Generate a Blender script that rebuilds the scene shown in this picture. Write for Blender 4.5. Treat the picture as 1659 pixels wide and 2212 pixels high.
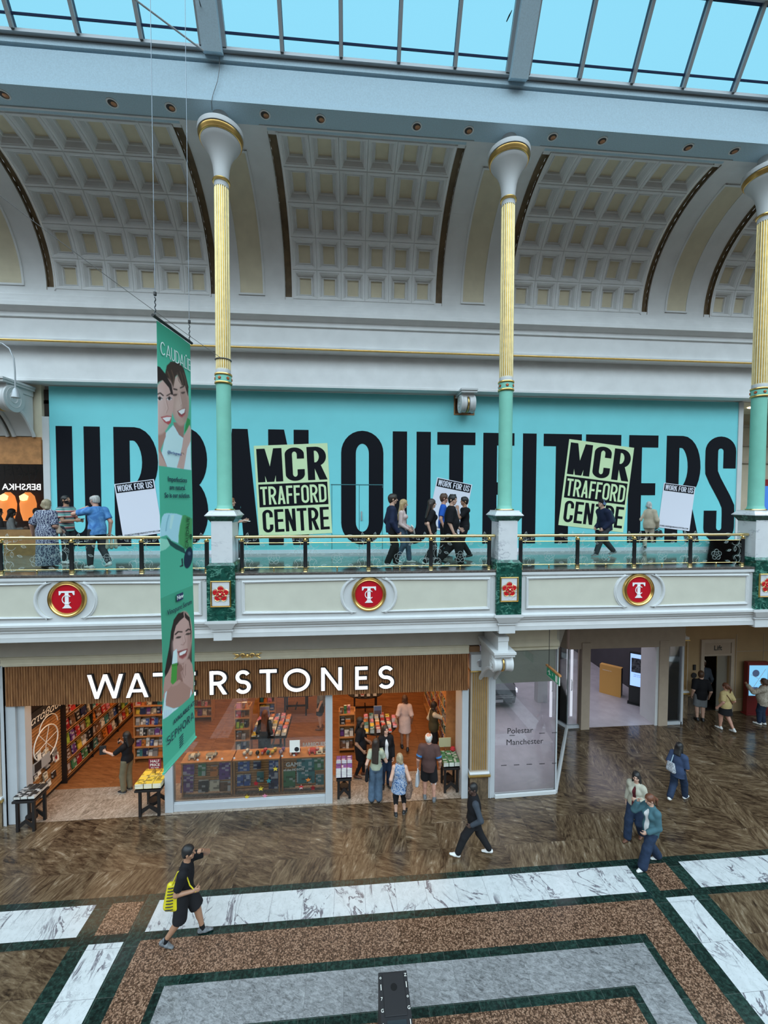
import bpy, bmesh, math, random
import numpy as np
from mathutils import Vector, Matrix
for _o in list(bpy.data.objects): bpy.data.objects.remove(_o)
random.seed(7)
SC = bpy.context.scene
COL = SC.collection
PI = math.pi
# ---------------------------------------------------------------- camera
CAMZ = 7.9
F_PX, YAW, PITCH, ROLL = 881.07, 0.0811, -0.0335, 0.0026
_fw = Vector((math.sin(YAW)*math.cos(PITCH), math.cos(YAW)*math.cos(PITCH), math.sin(PITCH)))
_rt = Vector((math.cos(YAW), -math.sin(YAW), 0)); _up = _rt.cross(_fw)
_r2 = math.cos(ROLL)*_rt+math.sin(ROLL)*_up; _u2 = -math.sin(ROLL)*_rt+math.cos(ROLL)*_up
cd = bpy.data.cameras.new('camera'); cam = bpy.data.objects.new('camera', cd); COL.objects.link(cam)
cd.sensor_fit = 'VERTICAL'; cd.sensor_height = 24.0; cd.lens = F_PX*24.0/2212.0
cd.clip_start = 0.05; cd.clip_end = 400
_m = Matrix.Identity(4)
for _i in range(3):
    _m[_i][0] = _r2[_i]; _m[_i][1] = _u2[_i]; _m[_i][2] = -_fw[_i]
_m[2][3] = CAMZ
cam.matrix_world = _m
SC.camera = cam
# ---------------------------------------------------------------- view and world
SC.view_settings.view_transform = 'Standard'; SC.view_settings.look = 'None'
SC.view_settings.gamma = 1.0; SC.view_settings.use_curve_mapping = False
SC.view_settings.exposure = 0.08
cy = SC.cycles
cy.use_denoising = True; cy.max_bounces = 7; cy.diffuse_bounces = 3; cy.glossy_bounces = 3
cy.transmission_bounces = 4; cy.transparent_max_bounces = 14; cy.sample_clamp_indirect = 6.0
cy.caustics_reflective = False; cy.caustics_refractive = False
W = bpy.data.worlds.new('sky'); SC.world = W; W.use_nodes = True
_n = W.node_tree.nodes; _l = W.node_tree.links
_bg = _n['Background']
_tc = _n.new('ShaderNodeTexCoord'); _sx = _n.new('ShaderNodeSeparateXYZ'); _rp = _n.new('ShaderNodeValToRGB')
_mr = _n.new('ShaderNodeMapRange'); _mr.inputs[1].default_value = -1; _mr.inputs[2].default_value = 1
_l.new(_tc.outputs['Generated'], _sx.inputs[0]); _l.new(_sx.outputs[2], _mr.inputs[0]); _l.new(_mr.outputs[0], _rp.inputs[0])
_l.new(_rp.outputs[0], _bg.inputs[0])
SKY = [(0.0,(.034,.031,.028)),(0.50,(.07,.07,.07)),(0.62,(.24,.26,.28)),(0.69,(1.3,1.5,1.6)),(0.75,(2.75,3.40,3.80)),(0.92,(2.75,3.50,4.0)),(0.97,(1.1,1.45,1.75)),(1.0,(.75,1.05,1.35))]
_e = _rp.color_ramp.elements
_e[0].position, _e[0].color = SKY[0][0], SKY[0][1]+(1,)
_e[1].position, _e[1].color = SKY[-1][0], SKY[-1][1]+(1,)
for _p, _c in SKY[1:-1]:
    _q = _e.new(_p); _q.color = _c+(1,)
_bg.inputs[1].default_value = 1.0
def area(name, loc, rot, sx, sy, power, col=(1,1,1), spread=PI):
    d = bpy.data.lights.new(name, 'AREA'); d.shape = 'RECTANGLE'; d.size = sx; d.size_y = sy; d.energy = power; d.color = col
    d.spread = spread
    o = bpy.data.objects.new(name, d); o.location = loc; o.rotation_euler = rot; COL.objects.link(o); return o
# ceiling lamps of the shops and the lower arcade
area('bookshop_lamps', (-2.5, 14.0, 3.75), (0, 0, 0), 10.6, 7.0, 330, (1.0, .60, .32))
area('bookshop_window_lamps', (-2.5, 10.9, 3.6), (0, 0, 0), 10.4, .6, 60, (1.0, .68, .42))
area('showroom_lamps', (8.0, 17.0, 3.9), (0, 0, 0), 8.0, 6.0, 200, (.86, .84, 1.0))
area('showroom_window_lamps', (5.2, 12.2, 3.6), (0, 0, 0), 2.6, 2.6, 62, (.86, .85, 1.0))
area('lift_lobby_lamps', (13.6, 13.6, 4.3), (0, 0, 0), 4.0, 2.0, 4, (1.0, .66, .38))
area('cafe_lamps', (-11.0, 14.5, 10.2), (0, 0, 0), 3.0, 2.0, 5, (1.0, .60, .35))
# ---------------------------------------------------------------- helpers
def at_y(px, py, Y):
    d = _fw+_r2*((px-829.5)/F_PX)-_u2*((py-1106)/F_PX); t = Y/d.y
    return Vector((d.x*t, Y, CAMZ+d.z*t))
def at_z(px, py, z):
    d = _fw+_r2*((px-829.5)/F_PX)-_u2*((py-1106)/F_PX); t = (z-CAMZ)/d.z
    return Vector((d.x*t, d.y*t, z))
class MB:
    def __init__(s): s.v = []; s.f = []; s.m = []
    def add(s, vs, fs, mi=0):
        b = len(s.v); s.v.extend([tuple(p) for p in vs]); s.f.extend([tuple(b+i for i in f) for f in fs]); s.m.extend([mi]*len(fs)); return s
    def box(s, x0, x1, y0, y1, z0, z1, mi=0):
        v = [(x0,y0,z0),(x1,y0,z0),(x1,y1,z0),(x0,y1,z0),(x0,y0,z1),(x1,y0,z1),(x1,y1,z1),(x0,y1,z1)]
        return s.add(v, [(0,3,2,1),(4,5,6,7),(0,1,5,4),(1,2,6,5),(2,3,7,6),(3,0,4,7)], mi)
    def frus(s, cx, cy, z0, w0, d0, z1, w1, d1, mi=0):
        a = lambda w, d, z: [(cx-w/2,cy-d/2,z),(cx+w/2,cy-d/2,z),(cx+w/2,cy+d/2,z),(cx-w/2,cy+d/2,z)]
        return s.add(a(w0,d0,z0)+a(w1,d1,z1), [(0,3,2,1),(4,5,6,7),(0,1,5,4),(1,2,6,5),(2,3,7,6),(3,0,4,7)], mi)
    def quad(s, a, b, c, d, mi=0): return s.add([a,b,c,d], [(0,1,2,3)], mi)
    def poly(s, pts, mi=0): return s.add(pts, [tuple(range(len(pts)))], mi)
    def prism(s, pts, ax, a, b, mi=0):
        # pts: 2-D outline; ax 0 -> (y,z) along x ; 1 -> (x,z) along y ; 2 -> (x,y) along z
        def P(p, t): return (t,p[0],p[1]) if ax == 0 else ((p[0],t,p[1]) if ax == 1 else (p[0],p[1],t))
        n = len(pts); v = [P(p,a) for p in pts]+[P(p,b) for p in pts]
        f = [tuple(range(n)), tuple(range(2*n-1, n-1, -1))]+[(i, i+n, (i+1) % n+n, (i+1) % n) for i in range(n)]
        return s.add(v, f, mi)
    def lathe(s, prof, c=(0,0,0), n=24, mi=0, axis='z', a0=0, sc=(1,1)):
        v = []; f = []; k = len(prof)
        for i in range(n):
            a = a0+2*PI*i/n; ca, sa = math.cos(a)*sc[0], math.sin(a)*sc[1]
            for r, z in prof:
                p = (r*ca, r*sa, z) if axis == 'z' else ((z, r*ca, r*sa) if axis == 'x' else (r*ca, z, r*sa))
                v.append((c[0]+p[0], c[1]+p[1], c[2]+p[2]))
        for i in range(n):
            j = (i+1) % n
            for q in range(k-1): f.append((i*k+q, j*k+q, j*k+q+1, i*k+q+1))
        if prof[0][0] > 1e-4: f.append(tuple(i*k for i in range(n-1, -1, -1)))
        if prof[-1][0] > 1e-4: f.append(tuple(i*k+k-1 for i in range(n)))
        return s.add(v, f, mi)
    def tube(s, pts, r, n=8, mi=0, caps=True, flat=None):
        pts = [Vector(p) for p in pts]; m = len(pts); rr = r if isinstance(r, (list, tuple)) else [r]*m
        v = []; f = []; ref = None
        for i, p in enumerate(pts):
            t = (pts[min(i+1, m-1)]-pts[max(i-1, 0)]).normalized()
            if ref is None: ref = Vector((0,0,1)) if abs(t.z) < .9 else Vector((1,0,0))
            if flat is not None: ref = Vector(flat)
            u = t.cross(ref)
            if u.length < 1e-6: u = t.orthogonal()
            u.normalize(); w = u.cross(t).normalized()
            if flat is None: ref = w
            for k in range(n):
                a = 2*PI*k/n; q = p+(u*math.cos(a)+w*math.sin(a)*(.25 if flat is not None else 1))*rr[i]; v.append(q)
        for i in range(m-1):
            for k in range(n): f.append((i*n+k, i*n+(k+1) % n, (i+1)*n+(k+1) % n, (i+1)*n+k))
        if caps: f.append(tuple(range(n-1, -1, -1))); f.append(tuple((m-1)*n+k for k in range(n)))
        return s.add(v, f, mi)
    def xf(s, M):
        s.v = [tuple(M @ Vector(p)) for p in s.v]; return s
    def build(s, name, mats, parent=None, smooth=False, bevel=0, loc=None, rot=None, ang=None):
        me = bpy.data.meshes.new(name); me.from_pydata(s.v, [], s.f)
        mats = mats if isinstance(mats, (list, tuple)) else [mats]
        for m in mats: me.materials.append(m)
        if len(mats) > 1: me.polygons.foreach_set('material_index', s.m)
        bm = bmesh.new(); bm.from_mesh(me); bmesh.ops.recalc_face_normals(bm, faces=bm.faces[:]); bm.to_mesh(me); bm.free()
        if smooth:
            me.polygons.foreach_set('use_smooth', [True]*len(me.polygons))
            if smooth != 'all': me.set_sharp_from_angle(angle=math.radians(ang or 40))
        me.update()
        o = bpy.data.objects.new(name, me); COL.objects.link(o)
        if loc is not None: o.location = loc
        if rot is not None: o.rotation_euler = rot
        if parent is not None: o.parent = parent
        if bevel:
            b = o.modifiers.new('edge', 'BEVEL'); b.width = bevel; b.segments = 2; b.limit_method = 'ANGLE'; b.angle_limit = .6
        return o
def tag(o, label, cat, group=None, kind=None):
    o['label'] = label; o['category'] = cat
    if group: o['group'] = group
    if kind: o['kind'] = kind
    return o
def struct(o, label=None, cat=None):
    o['kind'] = 'structure'
    if label: o['label'] = label
    if cat: o['category'] = cat
    return o
def thing(name, label, cat, loc=(0,0,0), rz=0, group=None):
    o = bpy.data.objects.new(name, None); COL.objects.link(o); o.empty_display_size = .1
    o.location = loc; o.rotation_euler = (0,0,rz); return tag(o, label, cat, group)
def nth(i):
    w = ['first','second','third','fourth','fifth','sixth','seventh','eighth','ninth','tenth','eleventh','twelfth']
    return w[i] if i < 12 else '%d%s' % (i+1, 'th' if 10 <= (i+1) % 100 <= 20 else {1:'st',2:'nd',3:'rd'}.get((i+1) % 10, 'th'))
def copy_tree(o, parent=None):
    c = o.copy(); COL.objects.link(c)
    if parent is not None: c.parent = parent
    for ch in o.children: copy_tree(ch, c)
    return c
# ---------------------------------------------------------------- materials
def mat(name, col, rough=.5, metal=0, spec=.5, noise=0, nscale=6, bump=0, bscale=80, emit=None, es=1, alpha=None):
    m = bpy.data.materials.new(name); m.use_nodes = True; nt = m.node_tree; b = nt.nodes['Principled BSDF']
    b.inputs['Base Color'].default_value = tuple(col)+(1,); b.inputs['Roughness'].default_value = rough
    b.inputs['Metallic'].default_value = metal; b.inputs['Specular IOR Level'].default_value = spec
    if emit: b.inputs['Emission Color'].default_value = tuple(emit)+(1,); b.inputs['Emission Strength'].default_value = es
    if alpha is not None: b.inputs['Alpha'].default_value = alpha
    if noise or bump:
        g = nt.nodes.new('ShaderNodeNewGeometry')
        if noise:
            t = nt.nodes.new('ShaderNodeTexNoise'); t.inputs['Scale'].default_value = nscale; t.inputs['Detail'].default_value = 5
            nt.links.new(g.outputs['Position'], t.inputs['Vector'])
            r = nt.nodes.new('ShaderNodeValToRGB')
            r.color_ramp.elements[0].position = .3; r.color_ramp.elements[1].position = .7
            r.color_ramp.elements[0].color = tuple(max(0, c*(1-noise)) for c in col)+(1,)
            r.color_ramp.elements[1].color = tuple(min(1, c*(1+noise)) for c in col)+(1,)
            nt.links.new(t.outputs['Fac'], r.inputs[0]); nt.links.new(r.outputs[0], b.inputs['Base Color'])
        if bump:
            t = nt.nodes.new('ShaderNodeTexNoise'); t.inputs['Scale'].default_value = bscale
            nt.links.new(g.outputs['Position'], t.inputs['Vector'])
            bp = nt.nodes.new('ShaderNodeBump'); bp.inputs['Strength'].default_value = bump; bp.inputs['Distance'].default_value = .01
            nt.links.new(t.outputs['Fac'], bp.inputs['Height']); nt.links.new(bp.outputs[0], b.inputs['Normal'])
    return m
class NT:
    def __init__(s, name, rough=.4):
        s.m = bpy.data.materials.new(name); s.m.use_nodes = True; s.t = s.m.node_tree; s.b = s.t.nodes['Principled BSDF']
        s.b.inputs['Roughness'].default_value = rough
    def n(s, typ, ins=None, **kw):
        x = s.t.nodes.new('ShaderNode'+typ)
        for k, v in kw.items(): setattr(x, k, v)
        for k, v in (ins or {}).items():
            if isinstance(v, bpy.types.NodeSocket): s.t.links.new(v, x.inputs[k])
            else: x.inputs[k].default_value = v
        return x
    def pos(s): return s.n('NewGeometry').outputs['Position']
    def ramp(s, fac, stops):
        r = s.n('ValToRGB', {0: fac}); e = r.color_ramp.elements
        e[0].position = stops[0][0]; e[0].color = tuple(stops[0][1])+(1,)
        e[1].position = stops[-1][0]; e[1].color = tuple(stops[-1][1])+(1,)
        for p, c in stops[1:-1]:
            q = e.new(p); q.color = tuple(c)+(1,)
        return r.outputs[0]
    def math(s, op, a, b=0):
        return s.n('Math', {0: a, 1: b}, operation=op).outputs[0]
    def mix(s, fac, a, b):
        x = s.n('Mix', data_type='RGBA')
        for i, v in ((0, fac), (6, a), (7, b)):
            if isinstance(v, bpy.types.NodeSocket): s.t.links.new(v, x.inputs[i])
            else: x.inputs[i].default_value = v if i == 0 else tuple(v)+(1,)
        return x.outputs[2]
    def color(s, sock): s.t.links.new(sock, s.b.inputs['Base Color']); return s
    def sep(s, v): return s.n('SeparateXYZ', {0: v}).outputs
def marble(name, base, vein, vs=1.5, w=.03, rough=.2, cloud=.1, rot=(0,0,.6), stretch=(1,1,1), dens=1.0):
    N = NT(name, rough); mp = N.n('Mapping', {0: N.pos(), 'Rotation': rot, 'Scale': stretch})
    ns = N.n('TexNoise', {0: mp.outputs[0], 'Scale': vs, 'Detail': 6, 'Roughness': .6, 'Distortion': .6}).outputs[0]
    d = N.math('ABSOLUTE', N.math('SUBTRACT', ns, .5))
    line = N.ramp(d, [(0, (1,1,1)), (w, (0,0,0))])
    msk = N.ramp(N.n('TexNoise', {0: N.pos(), 'Scale': vs*.9, 'Detail': 2}).outputs[0], [(.42/dens if dens > 1 else .42, (0,0,0)), (.62, (1,1,1))])
    fac = N.math('MULTIPLY', line, msk)
    cl = N.n('TexNoise', {0: N.pos(), 'Scale': vs*3, 'Detail': 5}).outputs[0]
    b2 = N.ramp(cl, [(.3, [c*(1-cloud) for c in base]), (.7, base)])
    return N.color(N.mix(fac, b2, vein)).m
def glassy(name, tint=(1,1,1), refl=.08, rough=.02, tr=1.0):
    m = bpy.data.materials.new(name); m.use_nodes = True; nt = m.node_tree; nt.nodes.clear()
    o = nt.nodes.new('ShaderNodeOutputMaterial'); mx = nt.nodes.new('ShaderNodeMixShader')
    t = nt.nodes.new('ShaderNodeBsdfTransparent'); t.inputs[0].default_value = tuple(c*tr for c in tint)+(1,)
    g = nt.nodes.new('ShaderNodeBsdfGlossy'); g.inputs['Roughness'].default_value = rough
    fr = nt.nodes.new('ShaderNodeFresnel'); fr.inputs[0].default_value = 1.45
    ad = nt.nodes.new('ShaderNodeMath'); ad.operation = 'MULTIPLY'; ad.inputs[1].default_value = refl/.04
    ad.use_clamp = True
    nt.links.new(fr.outputs[0], ad.inputs[0]); nt.links.new(ad.outputs[0], mx.inputs[0])
    nt.links.new(t.outputs[0], mx.inputs[1]); nt.links.new(g.outputs[0], mx.inputs[2]); nt.links.new(mx.outputs[0], o.inputs[0])
    return m
M = {}
M['white'] = mat('white_paint', (.60,.61,.61), .45, noise=.03, nscale=3)
M['plaster'] = mat('white_plaster', (.76,.77,.77), .75, noise=.05, nscale=2.2, bump=.12, bscale=120)
M['plaster_cream'] = mat('cream_plaster', (.70,.63,.46), .8, noise=.06, nscale=3, bump=.15, bscale=140)
M['beam'] = mat('stone_paint_blue_daylight', (.47,.63,.72), .8, noise=.07, nscale=40, bump=.2, bscale=90)  # blue daylight from the rooflight is put into this base colour
M['panel_cream'] = mat('ivory_panel', (.56,.55,.46), .6, noise=.04, nscale=3)
M['slot'] = mat('bronze_slot', (.20,.14,.075), .6, noise=.3, nscale=3)
M['gold'] = mat('gold_leaf', (.80,.52,.17), .28, metal=1.0, noise=.1, nscale=10)
M['gold_pale'] = mat('pale_gold_paint', (.86,.68,.30), .32, metal=.75, noise=.1, nscale=10)
M['brass'] = mat('polished_brass', (.86,.66,.30), .16, metal=1.0)
M['mint'] = mat('mint_paint', (.21,.56,.44), .4, noise=.05, nscale=4)
M['black'] = mat('black_enamel', (.012,.013,.014), .3)
M['black_matt'] = mat('black_matt', (.014,.014,.016), .6)
M['steel'] = mat('brushed_steel', (.6,.61,.63), .3, metal=1)
M['alu'] = mat('grey_aluminium', (.42,.45,.47), .45, metal=.3)
M['navy_seal'] = mat('navy_seal', (.015,.03,.14), .5)
M['green_marble'] = marble('green_marble', (.012,.085,.062), (.12,.33,.25), 4.5, .05, .22, .6, (0,.7,.6), (1,1,2.2))
M['white_marble'] = marble('white_marble', (.68,.69,.70), (.34,.35,.39), 1.6, .018, .2, .07, (0,.7,.5), (1,1,2.0))
M['red_gloss'] = mat('red_enamel', (.55,.012,.018), .22)
M['glass'] = glassy('balustrade_glass', (.80,.90,.87), .05)
M['shopglass'] = glassy('shop_glass', (.93,.95,.95), .045)
M['skyglass'] = glassy('rooflight_glass', (.100,.205,.236), .02)
M['etch'] = mat('etched_frost', (.72,.82,.80), .7, alpha=.34)
M['hoard'] = mat('turquoise_vinyl', (.19,.655,.70), .5, noise=.02, nscale=2)
M['vinyl_black'] = mat('black_vinyl', (.006,.007,.011), .6, spec=.12)
M['poster_green'] = mat('pale_lime_vinyl', (.62,.80,.47), .5)
M['poster_white'] = mat('white_vinyl', (.74,.75,.84), .5)
M['letter'] = mat('lit_white_acrylic', (.9,.9,.9), .4, emit=(1,.98,1), es=1.6)
# ================================================================ SHELL
COLX = [-2.775, 3.575, 9.925]
BAYS = [-5.95, 0.40, 6.75]
# ---- floor materials
def tile_streak(name, size, cols, joint, rough, streak=(1.2, 9.0), rot4=True, jw=.004, off=(0,0), scale=1.0, dist=.9):
    N = NT(name, rough); p = N.pos()
    q = N.n('VectorMath', {0: p, 1: (off[0],off[1],0)}, operation='ADD').outputs[0]
    q = N.n('VectorMath', {0: q, 1: (1/size[0],1/size[1],0)}, operation='MULTIPLY').outputs[0]
    cell = N.n('VectorMath', {0: q}, operation='FLOOR').outputs[0]
    wn = N.n('TexWhiteNoise', {0: cell}, noise_dimensions='3D')
    k = N.math('MULTIPLY', N.math('FLOOR', N.math('MULTIPLY', wn.outputs[0], 4 if rot4 else 2)), PI/2 if rot4 else PI)
    k = N.math('ADD', k, .35)
    rv = N.n('VectorRotate', {0: p, 3: k}, rotation_type='Z_AXIS').outputs[0]
    jit = N.n('VectorMath', {0: wn.outputs[1], 1: (30,30,30)}, operation='MULTIPLY').outputs[0]
    rv = N.n('VectorMath', {0: rv, 1: jit}, operation='ADD').outputs[0]
    mp = N.n('Mapping', {0: rv, 'Scale': (streak[0], streak[1], 1)}).outputs[0]
    n1 = N.n('TexNoise', {0: mp, 'Scale': 1.3*scale, 'Detail': 8, 'Roughness': .68, 'Distortion': dist}).outputs[0]
    n2 = N.n('TexNoise', {0: mp, 'Scale': 5.5*scale, 'Detail': 6, 'Roughness': .7, 'Distortion': .4}).outputs[0]
    f = N.math('ADD', N.math('MULTIPLY', n1, .62), N.math('MULTIPLY', n2, .38))
    f = N.math('ADD', f, N.math('MULTIPLY', N.math('SUBTRACT', wn.outputs[0], .5), .06))
    c = N.ramp(f, cols)
    fr = N.n('VectorMath', {0: q}, operation='FRACTION').outputs[0]
    sx = N.sep(fr)
    jx = N.math('LESS_THAN', sx[0], jw/size[0]); jy = N.math('LESS_THAN', sx[1], jw/size[1])
    j = N.math('MAXIMUM', jx, jy)
    N.color(N.mix(j, c, joint)); N.b.inputs['Specular IOR Level'].default_value = .45
    return N.m
M['floor_brown'] = tile_streak('brown_granite_tiles', (.735,.735),
    [(.36,(.013,.008,.005)),(.44,(.050,.031,.018)),(.51,(.098,.065,.037)),(.58,(.15,.105,.063)),(.66,(.29,.235,.17)),(.72,(.42,.37,.30))], (.04,.03,.022), .17, (1.0,4.2), off=(.2,.02), scale=1.0, dist=1.7)
def veined_tiles(name, size, base, vein, joint, off, rough=.2):
    N = NT(name, rough); p = N.pos()
    q = N.n('VectorMath', {0: p, 1: (off[0],off[1],0)}, operation='ADD').outputs[0]
    q = N.n('VectorMath', {0: q, 1: (1/size[0],1/size[1],0)}, operation='MULTIPLY').outputs[0]
    cell = N.n('VectorMath', {0: q}, operation='FLOOR').outputs[0]
    wn = N.n('TexWhiteNoise', {0: cell}, noise_dimensions='3D')
    jit = N.n('VectorMath', {0: wn.outputs[1], 1: (20,20,20)}, operation='MULTIPLY').outputs[0]
    rv = N.n('VectorMath', {0: p, 1: jit}, operation='ADD').outputs[0]
    rv = N.n('VectorRotate', {0: rv, 3: N.math('MULTIPLY', wn.outputs[0], 2.2)}, rotation_type='Z_AXIS').outputs[0]
    mp = N.n('Mapping', {0: rv, 'Scale': (1.0,2.4,1)}).outputs[0]
    ns = N.n('TexNoise', {0: mp, 'Scale': 1.15, 'Detail': 7, 'Roughness': .62, 'Distortion': .9}).outputs[0]
    d = N.math('ABSOLUTE', N.math('SUBTRACT', ns, .5))
    ln = N.ramp(d, [(0,(1,1,1)),(.013,(.85,.85,.85)),(.024,(0,0,0))])
    msk = N.ramp(N.n('TexNoise', {0: rv, 'Scale': 1.7, 'Detail': 2}).outputs[0], [(.40,(0,0,0)),(.55,(1,1,1))])
    v1 = N.math('MULTIPLY', ln, msk)
    n3 = N.n('TexNoise', {0: rv, 'Scale': 4.2, 'Detail': 6, 'Roughness': .65, 'Distortion': 1.0}).outputs[0]
    l2 = N.ramp(N.math('ABSOLUTE', N.math('SUBTRACT', n3, .5)), [(0,(.35,.35,.35)),(.012,(0,0,0))])
    cl = N.ramp(N.n('TexNoise', {0: rv, 'Scale': 9, 'Detail': 5}).outputs[0], [(.35,[c*.9 for c in base]),(.6,base)])
    c = N.mix(N.math('MAXIMUM', v1, l2), cl, vein)
    fr = N.sep(N.n('VectorMath', {0: q}, operation='FRACTION').outputs[0])
    j = N.math('MAXIMUM', N.math('LESS_THAN', fr[0], .005/size[0]), N.math('LESS_THAN', fr[1], .005/size[1]))
    return N.color(N.mix(j, c, joint)).m
M['inlay_white'] = veined_tiles('white_veined_marble_tiles', (.61,9.0), (.54,.565,.57), (.12,.11,.13), (.16,.16,.17), (.33,3))
M['inlay_white_y'] = veined_tiles('white_veined_marble_tiles_lengthwise', (9.0,.735), (.54,.565,.57), (.12,.11,.13), (.16,.16,.17), (4,.10))
def green_tiles(name, size, off):
    N = NT(name, .16); p = N.pos()
    q = N.n('VectorMath', {0: p, 1: (off[0],off[1],0)}, operation='ADD').outputs[0]
    q = N.n('VectorMath', {0: q, 1: (1/size[0],1/size[1],0)}, operation='MULTIPLY').outputs[0]
    wn = N.n('TexWhiteNoise', {0: N.n('VectorMath', {0: q}, operation='FLOOR').outputs[0]}, noise_dimensions='3D').outputs[0]
    ns = N.n('TexNoise', {0: p, 'Scale': 16, 'Detail': 7, 'Roughness': .7}).outputs[0]
    c = N.ramp(N.math('ADD', ns, N.math('MULTIPLY', N.math('SUBTRACT', wn, .5), .12)), [(.36,(.003,.008,.007)),(.52,(.010,.026,.021)),(.68,(.024,.058,.046))])
    fr = N.sep(N.n('VectorMath', {0: q}, operation='FRACTION').outputs[0])
    j = N.math('MAXIMUM', N.math('LESS_THAN', fr[0], .004/size[0]), N.math('LESS_THAN', fr[1], .004/size[1]))
    return N.color(N.mix(j, c, (.09,.10,.09))).m
M['inlay_green'] = green_tiles('dark_green_marble_band', (.40,9.0), (.0,3))
M['inlay_green_y'] = green_tiles('dark_green_marble_band_lengthwise', (9.0,.735), (4,.1))
def speckle(name, stops, sc, rough=.22):
    N = NT(name, rough); v = N.n('TexVoronoi', {0: N.pos(), 'Scale': sc, 'Randomness': 1.0})
    b = N.sep(v.outputs['Color'])[0]
    ns = N.n('TexNoise', {0: N.pos(), 'Scale': sc*1.1, 'Detail': 4}).outputs[0]
    f = N.math('ADD', N.math('MULTIPLY', b, .45), N.math('MULTIPLY', ns, .55))
    f = N.math('SUBTRACT', f, N.math('MULTIPLY', v.outputs['Distance'], .45))
    return N.color(N.ramp(f, stops)).m
M['inlay_rose'] = speckle('rose_granite', [(.05,(.035,.020,.012)),(.25,(.115,.062,.038)),(.38,(.215,.122,.076)),(.55,(.32,.20,.135))], 46)
M['inlay_grey'] = tile_streak('grey_granite_tiles', (.61,9.0), [(.33,(.04,.04,.043)),(.45,(.155,.158,.16)),(.55,(.25,.255,.26)),(.66,(.34,.35,.35))], (.12,.12,.12), .2, (3.0,7.0), rot4=False, off=(.12,3), scale=2.2)
# ---- ground floor
fl = MB(); fl.box(-16, 22, -3.0, 10.31, -.3, 0); fl.box(3.62, 22, 10.31, 13.22, -.3, 0); fl.box(10.9, 22, 13.22, 18, -.3, 0)
struct(fl.build('floor', M['floor_brown']))
XA = [(-4.92,-4.62),(-4.62,-4.03),(-4.03,-3.74),(-3.74,-3.15),(-3.15,-3.01),(-3.01,-2.41),(-2.41,-2.27)]
mir = lambda x: 2.19-x
Zi = .003
YG1, YW1, YG2, YB, YG3, YGR, YG4, YIN = 8.22, 8.08, 7.49, 7.345, 6.745, 6.605, 6.015, 5.875
YN = -2.0
g = MB(); g.box(-16, 22, YW1, YG1, 0, Zi); g.box(-16, 22, YB, YG2, 0, Zi)
g.box(-3.15, mir(-3.15), YGR, YG3, 0, Zi); g.box(-2.41, mir(-2.41), YIN, YG4, 0, Zi)
struct(g.build('floor_green_band', M['inlay_green']))
g = MB()
for a, b in (XA[0], XA[2]):
    for p, q in ((a,b), (mir(b),mir(a))): g.box(p, q, YG2, YW1, 0, Zi); g.box(p, q, YN, YB, 0, Zi)
for a, b, t in ((-3.15,-3.01,YGR), (-2.41,-2.27,YIN)):
    for p, q in ((a,b), (mir(b),mir(a))): g.box(p, q, YN, t, 0, Zi)
struct(g.build('floor_green_band', M['inlay_green_y']))
w = MB(); w.box(-16, -4.92, YG2, YW1, 0, Zi); w.box(-3.74, mir(-3.74), YG2, YW1, 0, Zi); w.box(mir(-4.92), 22, YG2, YW1, 0, Zi)
struct(w.build('floor_white_band', M['inlay_white']))
w = MB()
for p, q in ((-4.62,-4.03), (mir(-4.03),mir(-4.62))): w.box(p, q, YN, YB, 0, Zi)
struct(w.build('floor_white_band', M['inlay_white_y']))
r = MB()
for p, q in ((-4.62,-4.03), (mir(-4.03),mir(-4.62))): r.box(p, q, YG2, YW1, 0, Zi)
r.box(-3.74, mir(-3.74), YG3, YB, 0, Zi)
for p, q in ((-3.74,-3.15), (mir(-3.15),mir(-3.74))): r.box(p, q, YN, YG3, 0, Zi)
r.box(-2.27, mir(-2.27), YN, YIN, 0, Zi)
struct(r.build('floor_rose_panel', M['inlay_rose']))
r = MB(); r.box(-3.01, mir(-3.01), YG4, YGR, 0, Zi)
for p, q in ((-3.01,-2.41), (mir(-2.41),mir(-3.01))): r.box(p, q, YN, YG4, 0, Zi)
struct(r.build('floor_grey_panel', M['inlay_grey']))
# ---- upper walkway floor and slab
M['walk'] = tile_streak('polished_stone_walkway', (.8,.8), [(.34,(.10,.085,.07)),(.46,(.21,.185,.155)),(.56,(.31,.285,.25)),(.68,(.42,.40,.36))], (.1,.09,.08), .1, (1.0,6.0))
wk = MB(); wk.box(-16, 20, 9.2, 16.5, 5.95, 6.22)
struct(wk.build('floor_gallery', M['walk']))
# ---- roof: fascia beam, soffit, kerb
fb = MB()
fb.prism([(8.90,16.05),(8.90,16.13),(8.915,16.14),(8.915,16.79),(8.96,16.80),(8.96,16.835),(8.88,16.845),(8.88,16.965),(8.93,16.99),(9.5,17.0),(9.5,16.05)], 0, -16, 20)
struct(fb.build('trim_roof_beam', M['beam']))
kb = MB(); kb.prism([(8.80,16.975),(8.80,17.04),(8.87,17.08),(8.95,17.08),(8.95,16.975)], 0, -16, 20)
struct(kb.build('trim_roof_kerb', M['alu']))
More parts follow.
